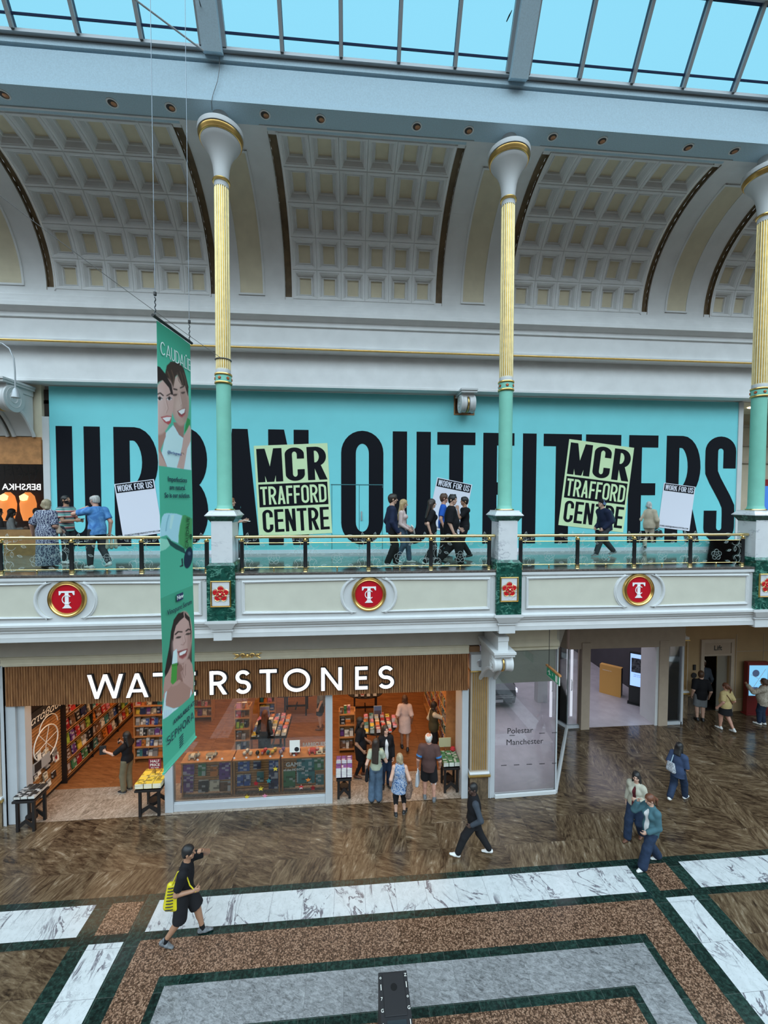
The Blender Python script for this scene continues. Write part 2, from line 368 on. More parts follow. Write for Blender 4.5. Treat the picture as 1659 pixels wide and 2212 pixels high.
# rooflight glazing: slopes up towards the mall
R0 = Vector((0,8.84,17.04)); RD = Vector((0,-.66,1.13)); RN = RD.normalized()
def roofpt(x, t, d=0): # t metres up the slope, d metres outwards (normal to glass)
    nrm = Vector((0,RN.z,-RN.y)); return Vector((x,0,0))+R0+RN*t+nrm*d
RL = 1.34
def slopebar(mb, x0, x1, t0, t1, d0, d1, mi=0):
    v = [roofpt(x,t,d) for d in (d0,d1) for x,t in ((x0,t0),(x1,t0),(x1,t1),(x0,t1))]
    mb.add(v, [(0,3,2,1),(4,5,6,7),(0,1,5,4),(1,2,6,5),(2,3,7,6),(3,0,4,7)], mi)
M['gasket'] = mat('dark_blue_gasket', (.03,.06,.15), .4)
wi = 0
for bx in [-12.3]+BAYS+[13.1]:
    edges = [bx-2.96]+[bx+k*1.2 for k in (-1.5,-.5,.5,1.5)]+[bx+2.96]
    for k in range(5):
        wi += 1
        f = MB(); t = .022
        a, b = edges[k]+.02, edges[k+1]-.02
        slopebar(f, a, b, .20, .235, -.02, .02); slopebar(f, a, a+t, .02, RL, -.03, .03); slopebar(f, b-t, b, .02, RL, -.03, .03); slopebar(f, a, b, RL-.03, RL, -.03, .03)
        fo = struct(f.build('window_%d' % wi, M['gasket']))
        gl = MB(); gl.quad(roofpt(a,.02), roofpt(b,.02), roofpt(b,RL), roofpt(a,RL))
        gl.build('pane', M['skyglass'], fo)
    for e in edges[1:-1]:
        mb = MB(); slopebar(mb, e-.035, e+.035, 0, RL, -.09, .03)
        struct(mb.build('trim_glazing_bar', M['alu']))
    for s in (-1, 1):
        e = edges[0] if s < 0 else edges[-1]
        mb = MB(); slopebar(mb, e-.05, e+.05, 0, RL, -.07, .03)
        struct(mb.build('trim_glazing_bar', M['alu']))
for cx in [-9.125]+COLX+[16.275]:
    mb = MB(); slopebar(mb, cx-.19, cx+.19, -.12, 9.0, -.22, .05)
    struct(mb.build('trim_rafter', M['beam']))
mb = MB(); mb.tube([roofpt(-16,RL+.13,-.05), roofpt(20,RL+.13,-.05)], .13, 20)
struct(mb.build('trim_purlin', M['plaster'], smooth=True))
wi2 = wi
for bx in [-12.3]+BAYS+[13.1]:
    wi2 += 1
    gl = MB(); gl.quad(roofpt(bx-2.98,RL+.2), roofpt(bx+2.98,RL+.2), roofpt(bx+2.98,8.6), roofpt(bx-2.98,8.6))
    struct(gl.build('window_%d' % wi2, M['skyglass']))
# ---- coffered quarter vaults
VR, VY, VZ = 2.53, 9.42, 13.52
def vpt(x, th, d=0): # th from top (0) to springing (pi/2); d = depth away from the room
    r = VR+d; return (x, VY+r*math.sin(th), VZ+r*math.cos(th))
def vault_patch(mb, x0, x1, t0, t1, d, n=10, mi=0):
    for i in range(n):
        a = t0+(t1-t0)*i/n; b = t0+(t1-t0)*(i+1)/n
        mb.quad(vpt(x0,a,d), vpt(x1,a,d), vpt(x1,b,d), vpt(x0,b,d), mi)
def vault_side(mb, x, t0, t1, d0, d1, n=20, mi=0):
    for i in range(n):
        a = t0+(t1-t0)*i/n; b = t0+(t1-t0)*(i+1)/n
        mb.quad(vpt(x,a,d0), vpt(x,b,d0), vpt(x,b,d1), vpt(x,a,d1), mi)
def coffer(mb, x0, x1, t0, t1):
    n = 4
    loops = [(0,.0),(.012,-.02),(.055,-.02),(.075,.0),(.085,.0),(.135,.10),(.150,.10),(.160,.085),(.172,.085),(.185,.14)]
    prev = None
    for ins, d in loops:
        a = ins/VR; X0, X1, T0, T1 = x0+ins, x1-ins, t0+a, t1-a
        ring = [vpt(X0,T0+(T1-T0)*i/n,d) for i in range(n+1)]+[vpt(X1,T1+(T0-T1)*i/n,d) for i in range(n+1)]
        if prev:
            k = len(ring)
            for i in range(k): mb.quad(prev[i], prev[(i+1) % k], ring[(i+1) % k], ring[i])
        prev = ring
    k = len(prev)
    for i in range(n): mb.quad(prev[i], prev[i+1], prev[k-2-i], prev[k-1-i], 1)
T_top = math.radians(2.2)
for bx in BAYS+[13.1]:
    v = MB(); th = (PI/2-.012-T_top)/5; dx = 4.06/6
    for i in range(6):
        for j in range(5): coffer(v, bx-2.03+i*dx, bx-2.03+(i+1)*dx, T_top+j*th, T_top+(j+1)*th)
    vo = struct(v.build('ceiling', [M['plaster'], M['plaster_cream']]))
    s = MB()
    for q in (-1, 1):
        a, b = sorted((bx+q*2.06, bx+q*2.25)); vault_patch(s, a, b, T_top, PI/2-.01, .10, 24); c_, d_ = sorted((bx+q*2.025, bx+q*2.062)); vault_patch(s, c_, d_, T_top, PI/2, -.02, 24, 1)
        vault_side(s, a, T_top, PI/2, -.02, .10); vault_side(s, b, T_top, PI/2, -.02, .10)
    s.build('edge_slot', [M['slot'], M['plaster']], vo)
for cx in [-9.125]+COLX+[16.275]:
    v = MB(); a, b = cx-.93, cx+.93
    vault_patch(v, a, b, -.01, PI/2, 0, 26)
    ro = struct(v.build('ceiling_rib', M['plaster'], smooth=True))
    p = MB(); t0, t1 = math.radians(13), math.radians(88); A, B = cx-.36, cx+.36
    vault_patch(p, A+.05, B-.05, t0+.02, t1-.02, -.012, 22, 1)
    for x0, x1 in ((A,A+.05), (B-.05,B)):
        vault_patch(p, x0, x1, t0, t1, -.03, 22); vault_side(p, x0, t0, t1, 0, -.03, 22); vault_side(p, x1, t0, t1, 0, -.03, 22)
    for u0, u1 in ((t0,t0+.02), (t1-.02,t1)): vault_patch(p, A, B, u0, u1, -.03, 1)
    p.build('rib_panel', [M['plaster'], M['plaster_cream']], ro)
sf = MB(); sf.box(-16, 20, 9.3, 9.60, 16.052, 16.2)
for bx in BAYS+[13.1]: sf.box(bx-2.4, bx+2.4, 9.37, 9.41, 16.03, 16.05)
struct(sf.build('ceiling_soffit', M['plaster']))
# ---- wall above the gallery shops
wp = [(11.95,13.60),(11.95,13.40),(11.80,13.33),(11.78,13.315),(11.78,13.21),(11.73,13.19),(11.73,13.11),(11.69,13.09),(11.68,12.98),(11.75,12.945),(11.81,12.90),(11.86,12.88),(11.86,12.76),(11.91,12.745),(11.91,12.23),(11.84,12.20),(11.84,12.09),(12.17,12.085),(12.15,11.6),(12.12,11.19),(12.10,11.18),(12.10,11.117),(13.2,11.117),(13.2,13.60)]
wb = MB(); wb.prism(wp, 0, -16, 20); struct(wb.build('wall_back', M['plaster']))
gt = MB(); gt.tube([(-16,11.83,12.115),(20,11.83,12.115)], .028, 10); struct(gt.build('trim_gold_line', M['gold'], smooth=True))
# ---- gallery edge: parapet, ledge, cornice below it
def segs():
    c = [-16]+[-9.125]+COLX+[16.275]
    return [(c[i]+(.31 if i else 0), c[i+1]-.31) for i in range(len(c)-1)]
par = MB(); bz = MB()
for a, b in segs():
    par.box(a-.2, b+.2, 9.0, 9.28, 5.15, 6.23)
    par.prism([(8.975,6.150),(8.955,6.165),(8.955,6.225),(8.985,6.235),(9.05,6.235),(9.05,6.15)], 0, a-.01, b+.01)
    par.prism([(9.25,5.28),(8.99,5.28),(8.95,5.265),(8.93,5.25),(8.93,5.205),(8.955,5.19),(8.975,5.14),(9.01,5.10),(9.01,5.07),(9.045,5.05),(9.045,4.856),(9.25,4.856)], 0, a-.2, b+.2)
struct(par.build('wall_parapet', M['white']))
M['ledge'] = mat('dark_polished_granite', (.10,.085,.075), .15, noise=.4, nscale=30)
ld = MB()
for a, b in segs(): ld.box(a-.05, b+.05, 8.95, 9.40, 6.235, 6.285)
struct(ld.build('trim_ledge', M['ledge'], bevel=.006))
sb = MB(); sb.box(-16, 20, 9.04, 16.5, 4.95, 5.95); struct(sb.build('ceiling_arcade', M['plaster']))
# raised panel frames on the parapet
def bar_frame(mb, pts, w=.075, y0=8.985, y1=8.955, mi=0):
    # pts: closed outline (x,z); a moulding swept around it
    P = [Vector((p[0],p[1])) for p in pts]; n = len(P); prof = [(0,y0+.015),(.012,y1),(w*.45,y1-.006),(w*.62,y1+.012),(w*.85,y1+.014),(w,y0+.015)]
    rows = []
    for i in range(n):
        d0 = (P[i]-P[i-1]).normalized(); d1 = (P[(i+1) % n]-P[i]).normalized()
        n0 = Vector((-d0.y,d0.x)); n1 = Vector((-d1.y,d1.x)); b = (n0+n1).normalized(); k = 1/max(.35, b.dot(n0))
        rows.append([(P[i].x+b.x*k*u, y, P[i].y+b.y*k*u) for u, y in prof])
    m = len(prof); v = [q for r_ in rows for q in r_]; f = []
    for i in range(n):
        for j in range(m-1): f.append((i*m+j, ((i+1) % n)*m+j, ((i+1) % n)*m+j+1, i*m+j+1))
    mb.add(v, f, mi)
def arcpts(cx, cz, r, a0, a1, n): return [(cx+r*math.cos(math.radians(a0+(a1-a0)*i/n)), cz+r*math.sin(math.radians(a0+(a1-a0)*i/n))) for i in range(n+1)]
for bx in [-12.3]+BAYS+[13.1]:
    cz = 5.745; zt, zb = 6.118, 5.372
    fr = MB(); pn = MB()
    for s in (-1, 1):
        xo = bx+s*2.76; a = math.degrees(math.asin((zt-cz)/.385)); ax = bx+s*.18
        arc = arcpts(ax, cz, .385, a, -a, 14) if s > 0 else arcpts(ax, cz, .385, 180+a, 180-a, 14)
        pts = (arc+[(xo,zb),(xo,zt)]) if s > 0 else (arc+[(xo,zt),(xo,zb)])
        bar_frame(fr, pts, .075)
        pn.prism(pts, 1, 8.992, 9.01)
    po = struct(pn.build('trim_parapet_panel', M['panel_cream']))
    fr.build('panel_moulding', M['white'], po, smooth=True, ang=25)
    st = MB()
    for s in (-1, 1): st.lathe([(0,8.985),(.018,8.985),(.02,8.995),(.015,9.0)], (bx+s*2.82,0,6.13), 10, axis='y')
    st.lathe([(0,8.985),(.018,8.985),(.02,8.995),(.015,9.0)], (bx,0,6.13), 10, axis='y')
    st.build('boss', M['white'], po)
# ================================================================ COLUMNS, BALUSTRADE, MEDALLIONS
CY = 9.26
def rose(mb, c, R, y, mi_petal, mi_gold):
    # heraldic rose in relief facing -y: two rings of five lobed petals, gold sepals and boss
    for ring, (rad, pr, dep) in enumerate(((.66*R,.40*R,.022), (.32*R,.24*R,.04))):
        for k in range(5):
            a = PI/2+2*PI*k/5+(PI/5 if ring else 0); cx, cz = c[0]+rad*math.cos(a), c[1]+rad*math.sin(a)
            mb.lathe([(pr,y),(pr*.95,y-dep*.6),(pr*.7,y-dep),(pr*.35,y-dep*.75),(0,y-dep*.7)], (cx,0,cz), 14, mi_petal, axis='y')
            if ring == 0:
                b = a+PI/5; mb.tube([(c[0]+.55*R*math.cos(b),y-.012,c[1]+.55*R*math.sin(b)), (c[0]+1.04*R*math.cos(b),y-.02,c[1]+1.04*R*math.sin(b))], [.055*R,.012*R], 6, mi_gold)
            pts = [(cx+pr*.97*math.cos(t),y-dep*.55,cz+pr*.97*math.sin(t)) for t in [a-1.3+2.6*i/10 for i in range(11)]]
            mb.tube(pts, .045*R, 5, mi_gold)
    mb.lathe([(.14*R,y-.03),(.13*R,y-.055),(.06*R,y-.066),(0,y-.068)], (c[0],0,c[1]), 12, mi_gold, axis='y')
def make_column(cx, label):
    t = thing('column', label, 'column', (cx, CY, 6.0), 0, 'tall fluted columns along the gallery edge'); t['kind'] = 'thing'
    L = (-cx*0, 0, 0)
    def B(mb, name, m, sm=True, par=t, ang=35): return mb.build(name, m, par, smooth=sm, ang=ang)
    # all parts in column space: origin on the axis at z = 6.0
    z = lambda q: q-6.0
    s = MB(); s.lathe([(.185,z(7.66)),(.165,z(7.72)),(.158,z(7.75)),(.156,z(8.6)),(.152,z(10.40))], n=32); B(s, 'shaft', M['mint'])
    b = MB(); b.lathe([(.212,z(7.628)),(.214,z(7.645)),(.205,z(7.662)),(.19,z(7.665)),(.18,z(7.628))], n=32); B(b, 'base_ring', M['brass'])
    b = MB(); b.lathe([(.16,z(10.37)),(.180,z(10.375)),(.186,z(10.395)),(.180,z(10.415)),(.16,z(10.42))], n=32)
    b.lathe([(.16,z(10.55)),(.180,z(10.555)),(.186,z(10.575)),(.180,z(10.595)),(.16,z(10.60))], n=32); B(b, 'collar_ring', M['gold'])
    b = MB(); b.lathe([(.168,z(10.42)),(.168,z(10.55))], n=32); col = B(b, 'collar', M['mint'])
    for k in range(6):
        a = -PI/2-.2+PI*k/3; m_ = MB()
        for q in range(5):
            an = PI/2+2*PI*q/5; m_.lathe([(.017,0),(.014,.012),(0,.016)], (.020*math.cos(an),0,.020*math.sin(an)), 8, 0, axis='y')
        m_.lathe([(.012,.01),(.008,.02),(0,.022)], (0,0,0), 8, 1, axis='y')
        m_.xf(Matrix.Translation((.168*math.cos(a),.168*math.sin(a),z(10.485))) @ Matrix.Rotation(a-PI/2, 4, 'Z'))
        m_.build('rosette', [M['copper'], M['gold']], col, smooth=True)
    b = MB(); b.lathe([(.157,z(10.60)),(.157,z(10.66)),(.150,z(10.70))], n=48); B(b, 'necking', M['white'])
    # fluted gilded shaft: white fillets, gold flutes
    f = MB(); nf = 20; zs = [10.66, 14.60]
    for k in range(nf):
        a0 = 2*PI*k/nf; da = 2*PI/nf
        prof = [(0,.153,.148,1),(.14,.155,.150,1),(.30,.152,.147,0),(.42,.138,.134,0),(.5,.133,.129,0),(.58,.138,.134,0),(.70,.152,.147,0),(.86,.155,.150,1),(1,.153,.148,1)]
        for i in range(len(prof)-1):
            (u0,p0,q0,g0),(u1,p1,q1,g1) = prof[i], prof[i+1]; A, Bn = a0+u0*da, a0+u1*da
            f.quad((p0*math.cos(A),p0*math.sin(A),z(zs[0])), (p1*math.cos(Bn),p1*math.sin(Bn),z(zs[0])), (q1*math.cos(Bn),q1*math.sin(Bn),z(zs[1])), (q0*math.cos(A),q0*math.sin(A),z(zs[1])), 0 if (g0 and g1) else 1)
    B(f, 'fluted_shaft', [M['fillet'], M['gold_pale']], True, t, 30)
    n_ = MB(); n_.lathe([(.152,z(14.54)),(.152,z(14.64)),(.158,z(14.65))], n=40)
    for k in range(nf): # round tops of the flutes
        a = 2*PI*(k+.5)/nf; n_.lathe([(.02,0),(.02,.004),(0,.004)], (0,0,0), 8, axis='y') if False else None
    B(n_, 'upper_necking', M['white'])
    r = MB(); r.lathe([(.15,z(14.64)),(.176,z(14.65)),(.184,z(14.675)),(.176,z(14.70)),(.16,z(14.71))], n=36); B(r, 'neck_ring', M['gold'])
    c = MB(); c.lathe([(.150,z(14.70)),(.158,z(14.85)),(.175,z(15.0)),(.215,z(15.15)),(.285,z(15.30)),(.365,z(15.41)),(.405,z(15.47)),(.41,z(15.50))], n=44)
    c.lathe([(.44,z(15.60)),(.468,z(15.61)),(.472,z(15.66)),(.468,z(15.71)),(.44,z(15.73)),(0,z(15.74))], n=44)
    c.lathe([(.17,z(15.73)),(.17,z(16.06))], n=30); B(c, 'capital', M['white'])
    r = MB(); r.lathe([(.40,z(15.485)),(.425,z(15.49)),(.435,z(15.51)),(.44,z(15.54)),(.452,z(15.56)),(.456,z(15.59)),(.445,z(15.61)),(.40,z(15.61))], n=44); B(r, 'capital_ring', M['gold'])
    # pedestal
    p = MB(); p.frus(0,0,z(7.60),.545,.46,z(7.63),.53,.45); p.frus(0,0,z(7.53),.66,.60,z(7.605),.545,.46); p.box(-.335,.335,-.305,.305,z(7.51),z(7.53)); B(p, 'cap_slab', M['white_marble'], False)
    p = MB(); p.frus(0,0,z(7.45),.58,.54,z(7.51),.64,.60); p.frus(0,0,z(7.415),.52,.48,z(7.45),.57,.53); p.frus(0,0,z(7.37),.455,.455,z(7.415),.52,.48); B(p, 'cap_moulding', M['green_marble'], False)
    p = MB(); p.box(-.222,.222,-.235,.235,z(6.45),z(7.40)); B(p, 'pedestal', M['white_marble'], False)
    p = MB(); p.frus(0,0,z(6.44),.585,.60,z(6.50),.50,.52); p.box(-.305,.305,-.34,.30,z(6.40),z(6.445)); p.box(-.295,.295,-.335,.20,z(5.262),z(6.42)); B(p, 'plinth', M['green_marble'], False)
    q = MB(); q.box(-.18,.18,-.347,-.33,z(5.59),z(6.10)); pn = B(q, 'rose_panel', M['white_marble'], False)
    fr = MB(); bar_frame(fr, [(-.222,z(5.555)),(.222,z(5.555)),(.222,z(6.135)),(-.222,z(6.135))], .042, -.335, -.365); fr.build('gilt_frame', M['gold'], pn, smooth=True, ang=25)
    ro = MB(); rose(ro, (0,z(5.848)), .165, -.345, 0, 1); ro.build('red_rose', [M['red_gloss'], M['gold_pale']], pn, smooth=True)
    k = MB(); k.box(-.335,.335,-.365,.1,z(5.205),z(5.262)); k.frus(0,-.12,z(5.06),.42,.36,z(5.205),.62,.49); k.box(-.22,.22,-.27,.1,z(5.0),z(5.06)); k.box(-.235,.235,-.285,.1,z(5.015),z(5.04)); k.box(-.19,.19,-.255,.1,z(4.805),z(5.0)); B(k, 'corbel', M['white'], False)
    return t
M['copper'] = mat('copper_enamel', (.45,.10,.04), .35, metal=.5)
M['fillet'] = mat('cream_fillet', (.86,.80,.60), .4, noise=.05, nscale=10)
make_column(COLX[0], 'gilded fluted column with mint base beside the long hanging green banner')
make_column(COLX[1], 'gilded fluted column with mint base standing above the scrolled stone console')
make_column(COLX[2], 'gilded fluted column with mint base, cut off by the right edge of the photo')
# ---- medallions on the parapet
def medallion(cx, label):
    t = thing('medallion', label, 'medallion', (cx, 9.0, 5.775), 0, 'round red monogram medallions on the parapet')
    r = MB(); r.lathe([(.385,.0),(.385,-.03),(.37,-.055),(.345,-.06),(.325,-.045),(.31,-.05),(.298,-.035),(.295,-.02)], (0,0,0), 56, axis='y'); r.build('gilt_rim', M['gold'], t, smooth=True)
    d = MB(); d.lathe([(0,-.022),(.30,-.022),(.30,0)], (0,0,0), 48, axis='y'); d.build('red_disc', mat_red, t)
    m_ = MB(); y0, y1 = -.022, -.034
    bx_ = lambda a, b, c, d_: m_.box(a, b, y1, y0, c, d_)
    bx_(-.036,.036,-.16,.15); m_.prism([(-.155,.17),(.155,.17),(.155,.085),(.135,.085),(.105,.135),(-.105,.135),(-.135,.085),(-.155,.085)], 1, y1-.001, y0)
    m_.prism([(-.09,-.19),(.09,-.19),(.04,-.13),(.04,-.10),(-.04,-.10),(-.04,-.13)], 1, y1-.001, y0); bx_(-.085,.085,-.19,-.175)
    g_ = MB(); pts = arcpts(.005, -.005, .098, 40, 320, 36); pts2 = arcpts(.005, -.005, .082, 40, 320, 36)
    for i in range(36): g_.prism([pts[i],pts[i+1],pts2[i+1],pts2[i]], 1, y1-.008, y1-.001)
    g_.build('letter_c', mat_mono, t); m_.build('letter_t', mat_mono, t)
mat_red = mat('signal_red_enamel', (.50,.008,.018), .3); mat_mono = mat('white_enamel', (.85,.84,.84), .35)
medallion(BAYS[0]+.03, 'red and gold round medallion below the woman in the patterned dress')
medallion(BAYS[1], 'red and gold round medallion on the parapet above the lit shop sign')
medallion(BAYS[2]-.03, 'red and gold round medallion on the parapet above the showroom doorway')
# ---- balustrade: one run per bay
def etching():
    e = MB(); T = lambda pts, r: e.tube(pts, r, 5, 0)
    def sc(cx, cz, r0, r1, a0, a1, n=20): return [(cx+(r0+(r1-r0)*i/n)*math.cos(math.radians(a0+(a1-a0)*i/n)), 0, cz+(r0+(r1-r0)*i/n)*math.sin(math.radians(a0+(a1-a0)*i/n))) for i in range(n+1)]
    def leaf(x, z, a, l, w):
        ca, sa = math.cos(math.radians(a)), math.sin(math.radians(a)); pts = []
        for i in range(13):
            u = i/12; pts.append((u*l, w*math.sin(PI*u)**1.0))
        for i in range(11, 0, -1):
            u = i/12; pts.append((u*l, -w*math.sin(PI*u)))
        P = [(x+p*ca-q*sa, 0, z+p*sa+q*ca) for p, q in pts]
        T(P+[P[0]], .0045); T([(x,0,z),(x+l*.8*ca,0,z+l*.8*sa)], .003)
    for s in (-1, 1):
        X = lambda x: s*x
        base = [[(p[0],p[1],p[2]) for p in sc(.50,.62,.10,.085,-160,100)], sc(.47,.40,.13,.16,70,-70), sc(.52,.20,.06,.11,200,-60), sc(.33,.67,.14,.2,80,150)]
        for L in base: T([(X(p[0]),0,p[2]) for p in L], .0055)
        T([(X(.47),0,.25),(X(.53),0,.16),(X(.5),0,.06)], .005)
        T([(X(.40),0,.78),(X(.30),0,.80),(X(.2),0,.775),(X(.12),0,.79)], .004)
        for (x, z, a, l, w) in ((.56,.66,60,.13,.032),(.57,.58,-50,.14,.032),(.45,.70,140,.12,.03),(.49,.50,-95,.13,.032),(.58,.78,100,.10,.025),(.38,.42,200,.11,.022),(.58,.28,-20,.1,.022),(.36,.13,170,.12,.022),(.24,.79,-30,.1,.02),(.30,.62,200,.11,.025),(.42,.10,-10,.1,.02)):
            leaf(X(x), z, a if s > 0 else 180-a, l, w)
    for R in (.115, .066):
        for k in range(5):
            a = PI/2+2*PI*k/5+(PI/5 if R < .1 else 0); cx, cz = R*.68*math.cos(a), .30+R*.68*math.sin(a)
            T([(cx+R*.46*math.cos(t),0,cz+R*.46*math.sin(t)) for t in [a-1.7+3.4*i/14 for i in range(15)]], .005)
    T([(.02*math.cos(t),0,.30+.02*math.sin(t)) for t in [2*PI*i/10 for i in range(11)]], .004)
    return e
RY = 9.20; LZ = 6.285
POFF = [-2.80,-1.415,0,1.43,2.80]
def balustrade(bx, label):
    t = thing('balustrade', label, 'balustrade', (bx, RY, LZ), 0, 'brass and glass balustrades between the columns')
    h = MB(); h.tube([(-2.93,0,.755),(2.93,0,.755)], .034, 18)
    for p in POFF: h.tube([(p-.10,0,.755),(p+.10,0,.755)], .037, 18)
    h.build('handrail', M['brass'], t, smooth=True)
    r = MB(); r.tube([(-2.8,0,.62),(2.8,0,.62)], .009, 8); r.tube([(-2.8,0,.075),(2.8,0,.075)], .009, 8)
    r.build('glazing_rail', M['brass'], t, smooth=True)
    for p in POFF:
        q = MB(); q.lathe([(.048,.07),(.045,.08),(.045,.655),(.046,.66)], (p,0,0), 20); po = q.build('post', M['black'], t, smooth=True)
        f = MB(); f.lathe([(.056,0),(.056,.018),(.050,.03),(.052,.06),(.050,.072)], (p,0,0), 20)
        f.lathe([(.047,.65),(.054,.66),(.054,.685),(.03,.70),(.022,.72),(.034,.74)], (p,0,0), 20); f.tube([(p,0,.70),(p,-.0,.75)], .02, 10); f.build('post_fitting', M['brass'], po, smooth=True)
    for k in range(4):
        a, b = POFF[k]+.05, POFF[k+1]-.05; c = (a+b)/2
        gl = MB(); gl.box(a, b, -.006, .006, .03, .635); go = gl.build('glass_panel', M['glass'], t)
        e = et0.copy(); COL.objects.link(e); e.parent = go; e.location = (c, -.0075, -.03)
        f = MB(); f.lathe([(.022,0),(.022,.012),(.012,.02),(.012,.05),(.02,.055),(.018,.075),(.008,.085)], (c,0,0), 12); f.build('glass_clamp', M['brass'], t, smooth=True)
    return t
et0 = etching().build('etching', M['etch'])
for bx, lb in zip(BAYS, ('balustrade run in front of the woman in the patterned dress', 'balustrade run between the two whole columns, teenagers walking behind', 'balustrade run in front of the hooded walker with headphones')):
    balustrade(bx, lb)
bpy.data.objects.remove(et0)
# ---- recessed downlights in the roof soffit
M['lampcone'] = mat('copper_reflector', (.42,.20,.10), .35, metal=.6)
M['lampdark'] = mat('lamp_dark', (.03,.02,.015), .5)
dl = thing('downlight', 'recessed copper downlight in the roof soffit above the coffers', 'downlight', (0,9.13,16.05), 0, 'recessed downlights in the roof soffit')
d = MB(); d.lathe([(.115,0),(.115,-.008),(.088,-.012),(.085,-.002)], n=24); d.build('trim_ring', M['plaster'], dl, smooth=True)
d = MB(); d.lathe([(.086,-.009),(.06,-.0075),(.0,-.007)], n=24); d.build('reflector', M['lampdark'], dl, smooth=True)
d = MB(); d.lathe([(.0,-.008),(.055,-.009),(.055,-.012),(.02,-.02),(0,-.021)], (.02,.015,0), n=20); d.build('bulb', M['lampcone'], dl, smooth=True)
k = 0
for bx in BAYS:
    for o in (-2.22,-1.05,1.04,2.2):
        if bx == BAYS[0] and o == -2.22: continue
        c = dl if k == 0 else copy_tree(dl); c['label'] = '%s recessed copper downlight from the left in the roof soffit' % nth(k); k += 1
        c.location = (bx+o, 9.13, 16.05)
# ================================================================ LETTERING
def _arc(cx, cy, rx, ry, a0, a1, n=14):
    return [(cx+rx*math.cos(math.radians(a0+(a1-a0)*i/n)), cy+ry*math.sin(math.radians(a0+(a1-a0)*i/n))) for i in range(n+1)]
def stroke(path, t, tv=None):
    # thick line along a 2-D path -> list of quads; t = width of uprights, tv = width of horizontals
    tv = tv or t; P = [Vector(p) for i, p in enumerate(path) if i == 0 or (Vector(p)-Vector(path[i-1])).length > 1e-5]; n = len(P); L = []; closed = (P[0]-P[-1]).length < 1e-6
    for i in range(n):
        a = P[i-1] if i else (P[-2] if closed else None); b = P[i+1] if i < n-1 else (P[1] if closed else None)
        d0 = (P[i]-a).normalized() if a is not None else None; d1 = (b-P[i]).normalized() if b is not None else None
        d0 = d0 if d0 is not None else d1; d1 = d1 if d1 is not None else d0
        nn = (Vector((-d0.y,d0.x))+Vector((-d1.y,d1.x)))
        nn = nn.normalized() if nn.length > 1e-6 else Vector((-d0.y,d0.x))
        k = 1/max(.5, nn.dot(Vector((-d0.y,d0.x))))
        o = Vector((nn.x*t/2*k, nn.y*tv/2*k)); L.append((P[i]+o, P[i]-o))
    return [[L[i][1],L[i+1][1],L[i+1][0],L[i][0]] for i in range(n-1)]
